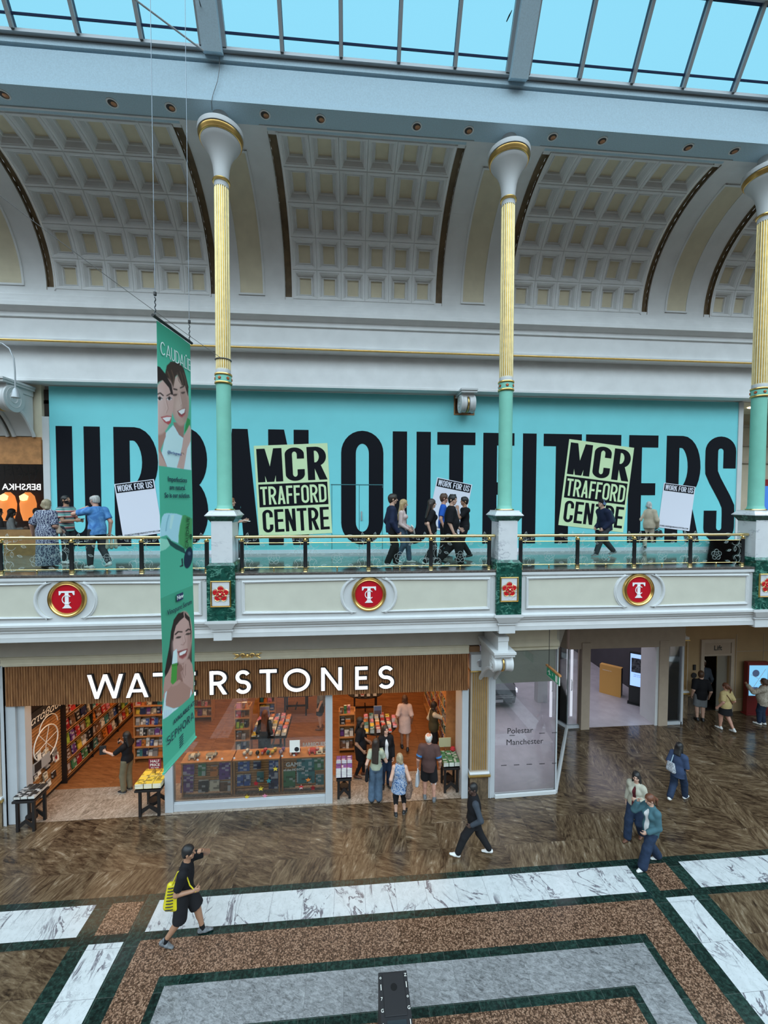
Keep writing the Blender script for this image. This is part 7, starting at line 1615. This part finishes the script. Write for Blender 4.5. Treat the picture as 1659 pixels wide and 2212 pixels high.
bag(J, 'carrier_bag', 'pale grey carrier bag hanging from the hand of the white-haired man', 'bag', J['wr']['L']+np.array((.0,.0,-.14)), .26, .40, .10, mat('grey_polythene', (.50,.53,.57), .35), [J['wr']['L']+np.array((-.0,-.07,-.18)), J['wr']['L']+np.array((0,0,-.075)), J['wr']['L']+np.array((.0,.07,-.18))], 80)
J = person('woman in a loose blush dress walking down the far aisle', P_(874,1617,.004), 86, 1.74, 'f', 'tan', 1.0, dict(L=(0,.03,0),R=(0,-.12,.03),aL=(.05,.05,-.25),aR=(.05,.02,-.28),head=(6,-4,0)), top=T('dress', K_PINK, skirt=(.33,.21), sl=.42, g=.024), hair=('bob','brown'), shoe=(S_BLACK,S_BLACK), h=CH)
bag(J, 'handbag', 'tan slouchy handbag of the woman in the blush dress', 'bag', J['spine'](-.26,.0,.08), .26, .24, .12, mat('tan_leather', (.36,.22,.12), .55), [J['spine'](-.25,.0,.05), J['spine'](-.2,.04,.28), J['sho']['L']+np.array((0,0,.06)), J['spine'](-.24,-.04,.1)], 80)
J = person('woman in an olive gilet reaching up to the tall bookcase', P_(936,1628,.004), 8, 1.66, 'f', 'fair', 1.05, dict(aR=(.02,.24,.06),eR=(.3,0,-1),aL=(.03,.05,-.27),head=(0,0,0)), top=T('shirt', C('ivory_shirt', (.55,.48,.36)), sl=.97, g=.016), coat=T('gilet', K_OLIVE, sl=0, g=.03, hem=-.12), bottom=T('trousers', K_BLACK2), hair=('bob','dark'), shoe=(S_BLACK,S_BLACK), h=CH)
J = person('shopper in grey shorts and sandals deep in the shop, head hidden by the fascia', P_(694,1574,.004), 170, 1.76, 'm', 'fair', 1.05, {}, top=T('tee', K_GREY, sl=.4, g=.02), bottom=T('shorts', K_CHAR, end=-.85, flare=.03, g=.02), hair=('short','brown'), shoe=(S_BROWN,S_BLACK), h=.016)
# ================================================================ BOOKSHOP STOCK
PAL = [('red',(.42,.03,.03)),('crimson',(.28,.012,.02)),('orange',(.55,.17,.03)),('yellow',(.62,.45,.05)),('lime',(.30,.42,.06)),('green',(.05,.18,.08)),('teal',(.03,.17,.18)),('blue',(.03,.08,.28)),('navy',(.015,.025,.08)),('purple',(.12,.04,.20)),('pink',(.58,.20,.28)),('cream',(.62,.54,.40)),('white',(.70,.68,.62)),('grey',(.22,.21,.20)),('brown',(.16,.08,.045)),('black',(.015,.014,.014))]
COV = {}
def cover(n):
    if n not in COV:
        c = dict(PAL)[n]; N = NT('cover_'+n, .4); oi = N.n('ObjectInfo').outputs['Random']
        tc = N.sep(N.n('TexCoord').outputs['Object']); r = N.math('MULTIPLY', oi, 37)
        q = N.n('CombineXYZ', {0: N.math('FLOOR', N.math('ADD', N.math('MULTIPLY', tc[0], 11), r)), 1: N.math('FLOOR', N.math('ADD', N.math('MULTIPLY', tc[2], 19), N.math('MULTIPLY', r, 2.3)))}).outputs[0]
        f = N.n('TexWhiteNoise', {0: q}, noise_dimensions='3D').outputs[0]; lum = sum(c)/3; hi = tuple(min(.8, x*.5+.32) for x in c) if lum < .25 else tuple(x*.35 for x in c)
        N.color(N.ramp(f, [(0,c),(.60,c),(.61,hi),(.80,hi),(.81,tuple(x*.5 for x in c)),(1,tuple(x*.5 for x in c))])); COV[n] = N.m
    return COV[n]
BM = {}
def bookmesh(w, d, hh):
    k = (round(w,3), round(d,3), round(hh,3))
    if k not in BM:
        b = MB(); b.box(-w/2,w/2,0,.003,0,hh); b.box(-w/2,w/2,d-.003,d,0,hh); b.box(-w/2,-w/2+.004,0,d,0,hh); b.box(-w/2+.004,w/2-.004,.003,d-.003,.003,hh-.003,1)
        o = b.build('book', [cover('red'), M['paper']]); BM[k] = o.data; bpy.data.objects.remove(o)
    return BM[k]
MASS = {}
def book(w, d, hh, colr, Mx, label, group, name='book', cat='book', mass=None):
    if mass:
        q, ms = MASS.setdefault(mass, (MB(), [M['paper']]))
        if cover(colr) not in ms: ms.append(cover(colr))
        me = bookmesh(w, d, hh); n0 = len(q.v); mi = ms.index(cover(colr))
        q.v.extend(tuple(Mx @ v.co) for v in me.vertices); q.f.extend(tuple(n0+i for i in p.vertices) for p in me.polygons); q.m.extend(mi if p.material_index == 0 else 0 for p in me.polygons); return None
    o = bpy.data.objects.new(name, bookmesh(w, d, hh)); COL.objects.link(o); o.matrix_world = Mx
    o.material_slots[0].link = 'OBJECT'; o.material_slots[0].material = cover(colr); return tag(o, label, cat, group)
rnd = random.Random(11)
TR = Matrix.Translation; RZ = lambda a: Matrix.Rotation(a, 4, 'Z'); RX = lambda a: Matrix.Rotation(a, 4, 'X')
# ---- long wall of face-out books on the left
ws = thing('wall_shelving', 'long oak wall shelving full of face-out books along the side wall', 'shelf', (-8.02,13.3,0)); X0 = .20
q = MB(); q.box(-.17,-.13,-1.60,2.2,0,2.7); q.build('back_panel', M['wood_dark'], ws)
q = MB(); q.box(-.13,.16,-1.60,2.2,0,.16); q.build('plinth', M['wood_dark'], ws)
ZS = [.16,.58,1.00,1.42,1.84]
for z in ZS: q = MB(); q.box(-.13,X0,-1.60,2.2,z,z+.03); q.box(X0-.012,X0,-1.60,2.2,z-.02,z+.05); q.build('shelf_board', M['shelf_wood'], ws)
for y in (-1.60,-.45,.9,2.2): q = MB(); q.box(-.13,X0,y-.015,y+.015,0,2.5); q.build('upright', M['wood_dark'], ws)
rows = ['bottom','second','third','fourth','top']
for r, z in enumerate(ZS):
    y = 11.74; bi = -1
    while y < 15.35:
        bi += 1
        w = rnd.choice((.16,.18,.20,.22)); hh = rnd.uniform(.24,.32); c = rnd.choice(PAL)[0] if rnd.random() > .35 else rnd.choice(('red','black','cream','brown','white','crimson'))
        book(w, .032, hh, c, TR((-7.86, y+w/2, z+.032)) @ RZ(PI/2) @ RX(-.16), '%s book, %s from the door end, on the %s shelf of the wall shelving' % (c, nth(bi), rows[r]), 'face-out books on the long wall shelving')
        y += w+rnd.uniform(.02,.07)
# display at the shop door end of the wall
db = thing('wall_display', 'slatted display board with chalk-lettered header inside the shop entrance', 'display', (-7.98,11.1,0))
q = MB()
for i in range(26): q.box(0,.03,-.62,.62,.10+i*.085,.16+i*.085)
q.build('slat_board', M['shelf_wood'], db); q = MB(); q.box(-.02,0,-.64,.64,0,2.9); q.build('back', M['wood_dark'], db)
q = MB(); q.box(.03,.06,-.64,.64,2.12,2.50); hb = q.build('header_board', M['black_matt'], db)
textmesh('chalk_lettering', 'Κατάβασις', .27, M['paper'], hb, TR((.07,0,2.30)) @ RZ(PI/2), bold=.001, shear=.3)
hoop = thing('hoop_ornament', 'large white wire hoop ornament with paper cut-outs on the slatted display', 'ornament', (-7.90,11.05,1.55))
q = MB(); q.tube([(.02,.42*math.cos(a),.42*math.sin(a)) for a in [2*PI*i/40 for i in range(41)]], .016, 8); q.tube([(.02,.32*math.cos(a)+.1,.30*math.sin(a)+.36) for a in [PI*i/20 for i in range(21)]], .012, 6)
for a in (.2,1.3,2.2,3.4,4.6,5.4): q.tube([(.02,0,0),(.02,.40*math.cos(a),.40*math.sin(a))], .008, 5)
q.build('hoop', M['paper'], hoop, smooth=True)
for i, z in enumerate(sorted([.2+rnd.random()*1.15 for _ in range(22)], reverse=True)):
    c = rnd.choice(('black','white','grey','cream','crimson')); y = 10.62+rnd.random()*.8
    book(.13, .03, rnd.uniform(.16,.22), c, TR((-7.86,y,z)) @ RZ(PI/2) @ RX(-.1), '%s gift book, %s from the top, clipped to the slatted entrance display' % (c, nth(i)), 'gift books on the entrance display')
nb_ = thing('notice_board', 'grey and black notice at the foot of the slatted entrance display', 'sign', (-7.88,10.60,.98)); q = MB(); q.box(0,.02,-.02,.55,0,.28); q.build('panel', M['alu'], nb_); q = MB(); q.box(.02,.024,.02,.24,.03,.25); q.build('picture', M['black_matt'], nb_)
# ---- gondolas facing the door
def gondola(name, label, x0, x1, y, rows_, top=1.86, grp='', n=6, rz=0, mass=None):
    g = thing(name, label, 'shelf', ((x0+x1)/2, y, 0), rz); w = (x1-x0)/2
    q = MB(); q.box(-w,w,.26,.30,0,top); q.build('back_panel', M['shelf_wood'], g)
    for s in (-1, 1): q = MB(); q.box(s*w-.015,s*w+.015,0,.3,0,top); q.build('side_panel', M['shelf_wood'], g)
    for z in rows_: q = MB(); q.box(-w,w,-.02,.27,z-.025,z); q.build('shelf_board', M['shelf_wood'], g)
    for ri, z in enumerate(rows_):
        x = -w+.03; bi = -1
        while x < w-.10:
            bw_ = rnd.choice((.09,.11,.14,.16)); c = rnd.choice(PAL)[0]; hh = rnd.uniform(.14,.24)
            if x+bw_ > w-.02: break
            bi += 1
            book(bw_, rnd.choice((.04,.07,.10)), hh, c, TR(((x0+x1)/2,y,0)) @ RZ(rz) @ TR((x+bw_/2, .02+rnd.random()*.05, z)) @ RX(-.12), '%s boxed gift, %s from left, %s shelf up, %s' % (c, nth(bi), nth(ri), grp), 'stock on '+grp, 'boxed_gift', 'gift box', mass); x += bw_+.02
    return g
gondola('gondola', 'oak gondola of gifts and books behind the yellow book table', -6.42, -5.50, 12.45, (.16,.48,.80,1.12,1.44,1.72), 1.9, 'gondola behind the yellow books')
gondola('gondola', 'second oak gondola further back, right of the hanging banner', -6.15, -4.90, 14.6, (.20,.55,.90,1.22), 1.5, 'the gondola further back by the banner', mass='gift boxes on the far gondola')
gondola('book_tower', 'slim oak book tower beside the table behind the shop window', -3.55, -3.10, 12.62, (.12,.45,.80,1.15,1.42), 1.5, 'slim tower behind the window')
gondola('book_tower', 'narrow oak book tower beside the round table inside the open doorway', -.36, .12, 12.45, (.12,.50,.88,1.22), 1.3, 'narrow tower by the round table')
gondola('dark_rack', 'small dark rack of boxed gifts at the back behind the window table', -3.2, -2.65, 14.3, (.16,.45,.75,1.05), 1.2, 'the small dark rack at the back', mass='gift boxes on the small dark rack')
# ---- tables with stacked paperbacks
def booktable(label, cx, cy_, w, d, z, nx, ny, grp, cols_, rnd_top=False, hmax=5, mass=None):
    t = thing('book_table', label, 'table', (cx,cy_,0)); q = MB()
    if rnd_top: q.lathe([(0,z-.05),(w/2-.02,z-.05),(w/2,z-.03),(w/2,z-.01),(0,z)], (0,0,0), 36, sc=(1,d/w))
    else: q.box(-w/2,w/2,-d/2,d/2,z-.05,z)
    q.build('tabletop', M['wood_dark'], t, bevel=.006)
    for sx in (-1, 1):
        for sy in (-1, 1): q = MB(); q.frus(sx*w*.30,sy*d*.30,0,.05,.05,z-.05,.06,.06); q.build('leg', M['wood_dark'], t)
    q = MB(); q.box(-w*.3,w*.3,-.02,.02,.22,.28); q.box(-.02,.02,-d*.3,d*.3,.22,.28); q.build('stretcher', M['wood_dark'], t)
    for i in range(nx):
        for j in range(ny):
            x = cx-w/2+w*(i+.5)/nx; y = cy_-d/2+d*(j+.5)/ny
            if rnd_top and ((x-cx)/(w/2))**2+((y-cy_)/(d/2))**2 > .98: continue
            c = rnd.choice(cols_); k = rnd.randint(2, hmax); th = rnd.choice((.022,.026,.03)); a = rnd.uniform(-.06,.06)
            for s in range(k): book(.125, th, .19, c, TR((x,y+.09,z+th*(s+1)+.001)) @ RZ(a) @ RX(PI/2), '%s paperback, %s of the %s pile from left, %s row, %s' % (c, 'topmost' if s == k-1 else nth(k-1-s)+' down', nth(i), ('front','second','third','fourth','rear')[min(j,4)], grp), 'stacked paperbacks on '+grp, 'paperback', 'book', mass)
    return t
booktable('book table with stacked paperbacks behind the shop window', -2.42, 12.6, 1.05, 1.15, .85, 6, 5, 'window table', ['orange','cream','yellow','white','red','pink','blue'], False, 4)
booktable('dark round table of bright paperbacks inside the open doorway', .82, 12.5, 1.22, 1.05, .82, 7, 4, 'round doorway table', ['pink','red','crimson','yellow','cream','teal','purple','orange'], True, 5)
booktable('rear round table of paperbacks deep in the doorway aisle', .52, 14.7, 1.30, .9, .82, 6, 3, 'the rear table in the doorway aisle', ['cream','red','black','pink','white'], True, 4, 'paperbacks on the rear doorway table')
booktable('rear table of magazines at the top of the shop window', -2.0, 15.0, 1.25, .8, .82, 6, 2, 'the rear magazine table', ['yellow','cream','brown','purple'], False, 3, 'magazines on the rear table')
def easel(label, x, y, z, w, hh, c1, c2):
    s = thing('table_sign', label, 'sign', (x,y,z)); q = MB(); q.box(-w/2,w/2,-.006,.006,0,hh); q.build('frame', M['alu'], s); q = MB(); q.box(-w/2+.015,w/2-.015,-.009,-.006,.015,hh*.62); q.build('lower_print', mat(label[:12], c1, .5), s); q = MB(); q.box(-w/2+.015,w/2-.015,-.009,-.006,hh*.62,hh-.015); q.build('upper_print', mat(label[:14], c2, .5), s)
easel('blue poster stand behind the round table inside the doorway', .86, 12.9, .82, .26, .40, (.08,.07,.10), (.10,.17,.34))
easel('blue poster stand at the back of the window table', -2.75, 13.1, .85, .30, .38, (.09,.11,.24), (.20,.20,.34))
# ---- black stool tables by the doors
def stool(label, cx, cy_, w, d, z):
    t = thing('stool_table', label, 'table', (cx,cy_,0)); q = MB(); q.box(-w/2,w/2,-d/2,d/2,z-.05,z); q.build('tabletop', M['wood_dark'], t, bevel=.006)
    for sx in (-1, 1):
        for sy in (-1, 1): q = MB(); q.box(sx*w*.36-.03,sx*w*.36+.03,sy*d*.34-.025,sy*d*.34+.025,0,z-.05); q.build('leg', M['wood_dark'], t)
    q = MB(); a = w*.36
    for s in (-1, 1): q.prism([(-a,.04),(-a,.16),(0,.30),(a,.16),(a,.04),(0,.20)], 1, s*d*.34-.012, s*d*.34+.012)
    q.lathe([(0,.18),(.12,.18),(.12,.26),(0,.26)], (0,0,0), 16); q.build('cross_brace', M['wood_dark'], t); return t
def stack(cx, cy_, z, nx, ny, cells, w, d, th, colr, label, grp, n=4, nm='hardback'):
    rown = ('front','rear') if ny == 2 else ('front','middle','rear')
    for i in range(nx):
        for j in range(ny):
            k = cells(i, j) if callable(cells) else n
            for s in range(k): book(w-.012, th, d-.012, colr, TR((cx-(nx-1)*w/2+i*w, cy_-(ny-1)*d/2+j*d+d/2, z+th*(s+1)+.001)) @ RX(PI/2), '%s, %s of the %s pile from left, %s row' % (label, 'topmost' if s == k-1 else nth(k-1-s)+' down', nth(i), rown[j]), grp, nm, 'game' if nm == 'boxed_game' else 'book')
stool('black stool table carrying the yellow half-price books', -4.98, 10.52, .62, .62, .72)
stack(-4.98, 10.52, .72, 3, 2, None, .21, .30, .030, 'yellow', 'yellow half-price hardback', 'yellow half-price hardbacks', 4)
hp_ = thing('price_sign', 'maroon half price sign standing among the yellow books', 'sign', (-4.98,10.62,.84)); q = MB(); q.tube([(0,0,0),(0,0,.16)], .008, 6); q.build('stem', M['black'], hp_); q = MB(); q.box(-.15,.15,-.006,.006,.15,.40); pb_ = q.build('panel', mat('maroon_card', (.20,.012,.035), .5), hp_)
textmesh('lettering', 'HALF\nPRICE', .095, M['paper'], pb_, TR((0,-.009,.30)), bold=.001); textmesh('small_lettering', 'this week', .05, M['paper'], pb_, TR((0,-.009,.185)))
stool('black stool table with black books at the dark pilaster end of the shop', -7.66, 10.22, .50, .50, .78)
stack(-7.66, 10.22, .78, 3, 2, None, .16, .23, .03, 'black', 'black hardback on the end stool', 'black hardbacks on the end stool table', 2)
stool('black stool table under the purple boxed games', -.18, 10.66, .40, .40, .56)
stack(-.18, 10.66, .56, 3, 2, lambda i, j: 6 if j == 0 else 8, .145, .20, .042, 'purple', 'purple boxed game on the stool', 'purple boxed games', 6, 'boxed_game')
stool('black stool table of green hardbacks beside the white-haired man', 2.68, 10.72, .46, .56, .72)
stack(2.68, 10.72, .72, 3, 3, None, .15, .18, .035, 'green', 'green hardback on the stool', 'green hardbacks', 3)
ns = thing('table_notice', 'pale cream notice standing behind the green hardbacks', 'sign', (2.62,11.02,.83)); q = MB(); q.tube([(0,0,0),(0,0,.14)], .008, 6); q.build('stem', M['black'], ns); q = MB(); q.box(-.17,.17,-.006,.006,.12,.38); q.build('panel', mat('cream_card', (.50,.46,.27), .6), ns)
rb = MB(); rb.lathe([(0,-.07),(.05,-.055),(.075,0),(.05,.055),(0,.07)], n=18); ro_ = rb.build('red_toy', mat('red_plush', (.42,.02,.03), .7), smooth=True); ro_.location = (2.84,10.98,.90); tag(ro_, 'round red plush toy beside the cream notice', 'toy')
# ---- tall bookcase of spines along the right wall
bc = thing('bookcase', 'tall oak bookcase packed with book spines along the right-hand aisle', 'bookcase', (2.86,12.7,0), 0); SL = math.atan2(2.26-2.86, 14.3-11.2)
bc.rotation_euler = (0,0,-SL*.0); 
q = MB(); q.box(.20,.24,-1.2,2.4,0,2.6); q.build('back_panel', M['shelf_wood'], bc)
ZB = [.12,.50,.88,1.26,1.64,2.02]
for z in ZB: q = MB(); q.box(-.10,.20,-1.2,2.4,z-.03,z); q.build('shelf_board', M['shelf_wood'], bc)
for y in (-1.2,0.0,1.2,2.4): q = MB(); q.box(-.10,.20,y-.015,y+.015,0,2.5); q.build('upright', M['shelf_wood'], bc)
for ri, z in enumerate(ZB[1:5]):
    y = 11.54; bi = -1
    while y < 15.0:
        if min(abs(y-a) for a in (12.7,13.9,15.1)) < .05: y += .05; continue
        th = rnd.choice((.035,.042,.05,.058)); c = rnd.choice(PAL)[0]; hh = rnd.uniform(.20,.29)
        bi += 1; book(.15, th, hh, c, TR((2.86,y,z)), '%s spine, %s from the door end, %s shelf up, tall aisle bookcase' % (c, nth(bi), nth(ri+1)), 'book spines in the aisle bookcase', mass=None if y < 13.2 else 'book spines at the far end of the aisle bookcase'); y += th+(.002 if rnd.random() > .1 else .06)
gp = thing('end_panel', 'plain sage grey end panel of the right-hand bookcase', 'panel', (3.02,11.95,0)); q = MB(); q.box(-.14,.14,-.03,.03,0,2.35); q.build('panel', mat('sage_grey', (.20,.21,.17), .7), gp)
rs = thing('side_rack', 'narrow wall rack of face-out titles just inside the right-hand door jamb', 'rack', (3.12,11.1,0)); q = MB(); q.box(.04,.08,-.55,.7,0,2.4); q.build('back_panel', M['shelf_wood'], rs)
for z in (.3,.72,1.14,1.56,1.98): q = MB(); q.box(-.04,.05,-.55,.7,z-.02,z); q.build('shelf_board', M['shelf_wood'], rs)
ZJ = [.72,1.14,1.56,1.98]
for z in ZJ:
    for i in range(5):
        c = rnd.choice(PAL)[0]; book(.16, .025, .24, c, TR((3.10,10.66+i*.25,z)) @ RZ(-PI/2) @ RX(-.12), '%s title, %s from the door, %s shelf up, rack inside the right-hand jamb' % (c, nth(i), nth(ZJ.index(z))), 'face-out titles on the jamb rack')
# ---- window display units with games
SIGNS = [(-3.80,1.30),(-2.51,1.22),(-1.27,1.16)]
for ui, (ux_, uw) in enumerate(SIGNS):
    g = thing('window_unit', ('slatted oak window unit with purple game posters','slatted oak window unit with blue boxed games and stickers','slatted oak window unit with the game of the month lettering')[ui], 'display', (ux_,11.12,0)); w = uw/2
    q = MB(); q.box(-w,w,-.28,.20,.92,.96); q.build('top_board', M['shelf_wood'], g, bevel=.004)
    for s in (-1, 1): q = MB(); q.box(s*w-.02*(s+1),s*w+.02*(1-s),-.22,.18,0,.92); q.build('side_panel', M['shelf_wood'], g)
    q = MB()
    for i in range(12): q.box(-w+.04,w-.04,-.13,-.11,.10+i*.068,.15+i*.068)
    q.build('slat_panel', M['shelf_wood'], g); q = MB(); q.box(-w+.04,w-.04,-.10,-.06,.06,.90); q.build('dark_back', M['wood_dark'], g)
GA = [(-4.28,.60,.30,.30,'purple'),(-4.32,.12,.32,.42,'purple'),(-3.93,.55,.20,.32,'green'),(-3.90,.10,.26,.30,'black'),(-3.62,.12,.26,.26,'cream'),(-3.33,.42,.32,.48,'purple'),(-3.33,.10,.30,.24,'brown'),(-3.62,.52,.20,.26,'orange'),
      (-2.85,.62,.30,.26,'blue'),(-2.50,.66,.20,.24,'navy'),(-2.12,.62,.14,.24,'blue'),(-1.97,.62,.14,.24,'blue'),(-2.94,.22,.17,.28,'blue'),(-2.76,.22,.17,.28,'blue'),(-2.05,.10,.30,.56,'navy'),(-2.42,.30,.18,.26,'teal'),
      (-1.66,.10,.32,.44,'green'),(-.84,.55,.30,.42,'green'),(-.82,.14,.26,.26,'teal'),(-1.22,.20,.48,.66,'teal')]
GA.sort()
for gi, (x, z, w, hh, c) in enumerate(GA): book(w, .05, hh, c, TR((x,10.90,z)) @ RX(-.08), '%s game box, %s from left in the window display, %s' % (c, nth(gi), 'purple posters unit' if x < -3.1 else ('middle unit' if x < -1.9 else 'unit with white lettering')), 'game boxes in the window display', 'game_box', 'game')
gt_ = thing('window_lettering', 'white game of the month lettering on the window display', 'sign', (-1.50,10.86,.62)); textmesh('lettering', 'GAME', .155, M['paper'], gt_, TR((-.03,0,.14)), bold=.004); textmesh('lettering', 'of the MONTH', .085, M['paper'], gt_, TR((-.03,0,.0)), bold=.003)
bq = thing('barbecue_sign', 'cut-out barbecues sign with red steak shapes above the window unit', 'sign', (-1.05,11.0,1.0)); textmesh('lettering', 'BARBECUES', .15, M['paper'], bq, TR((.05,0,.20)), sx=.78, bold=.003)
stk = mat('steak_red', (.30,.045,.03), .5)
q = MB(); q.lathe([(0,-.02),(.06,-.018),(.085,0),(.06,.01)], (-.42,0,.10), 16, axis='y', sc=(1,1.3)); q.build('steak', stk, bq, smooth=True); q = MB(); q.tube([(.36,0,.22),(.44,0,.30),(.40,0,.36)], .012, 6); q.build('skewer', stk, bq)
for i, (x, n_, c) in enumerate(((-2.86,'white juggling ball on the middle window unit','white'),(-2.70,'cream juggling ball on the middle window unit','cream'),(-2.52,'black juggling ball on the middle window unit','black'),(-2.38,'red juggling ball on the middle window unit','red'),(-2.24,'blue juggling ball on the middle window unit','teal'),(-2.12,'yellow juggling ball on the middle window unit','yellow'),(-1.90,'violet ball on the middle window unit','purple'))):
    for k in range(2 if i in (0,3,5,6) else 1):
        q = MB(); q.lathe([(0,-.055),(.04,-.04),(.056,0),(.04,.04),(0,.055)], n=14); o = q.build('toy_ball', cover(c), smooth=True); o.location = (x+.05*k, 11.05+.11*k, 1.017); tag(o, n_+(', the rear one of two' if k else ''), 'ball', 'toy balls on the window unit')
for x, c, lb in ((-4.2,'cream','cream plush toy lying on the first window unit'),(-3.75,'cream','pale plush toy at the middle of the first window unit'),(-1.55,'crimson','dark red plush toy on the third window unit'),(-1.05,'red','bright red plush toy on the third window unit'),(-.85,'cream','cream plush toy at the end of the third window unit')):
    S = SDF(); S.ell((0,0,.05),(.13,.08,.055)); S.ball((.14,-.02,.08),.055); S.ball((.17,-.04,.12),.02,.01); S.ball((.12,.03,.13),.02,.01)
    for sx in (-.08,.06): S.cone((sx,-.05,.03),(sx+.02,-.13,.022),.025,.022,.02)
    o = meshobj('plush_toy', [(S.mesh(.012), 0)], [cover(c)], None); o.location = (x,11.06,.962); tag(o, lb, 'toy')
stc = thing('window_sticker', 'white opening-times sticker with dark emblem on the shop window', 'sticker', (-1.44,10.438,1.52)); q = MB(); q.box(-.13,.13,-.004,0,-.16,.16); q.build('sheet', M['paper'], stc); q = MB(); q.lathe([(0,-.006),(.06,-.006),(.06,-.004)], (.05,0,-.08), 16, axis='y'); q.build('emblem', M['black_matt'], stc)
for x, z, c, n_ in ((-2.42,.50,'crimson','crimson starfish'),(-1.93,.86,'yellow','yellow star'),(-2.30,.36,'yellow','small yellow star'),(-2.65,.16,'yellow','yellow shell'),(-2.2,.16,'pink','pink starfish'),(-2.1,.55,'teal','sea green weed'),(-1.10,.52,'orange','orange bacon'),(-1.28,.34,'red','red steak'),(-.98,.30,'crimson','dark red sausage')):
    q = MB(); pts = []
    for i in range(10): r_ = .075 if i % 2 == 0 else .035; a = PI/2+i*PI/5; pts.append((r_*math.cos(a), r_*math.sin(a)))
    q.prism(pts, 1, -.004, .0); o = q.build('window_cutout', cover(c)); o.location = (x,10.43,z+.1); tag(o, n_+' cut-out stuck inside the shop window', 'cut-out')

for k, (q, ms) in MASS.items(): tag(q.build('book_mass' if 'gift' not in k else 'gift_box_mass', ms), k.replace('book spines', 'mixed book spines'), 'stock', None, 'stuff')
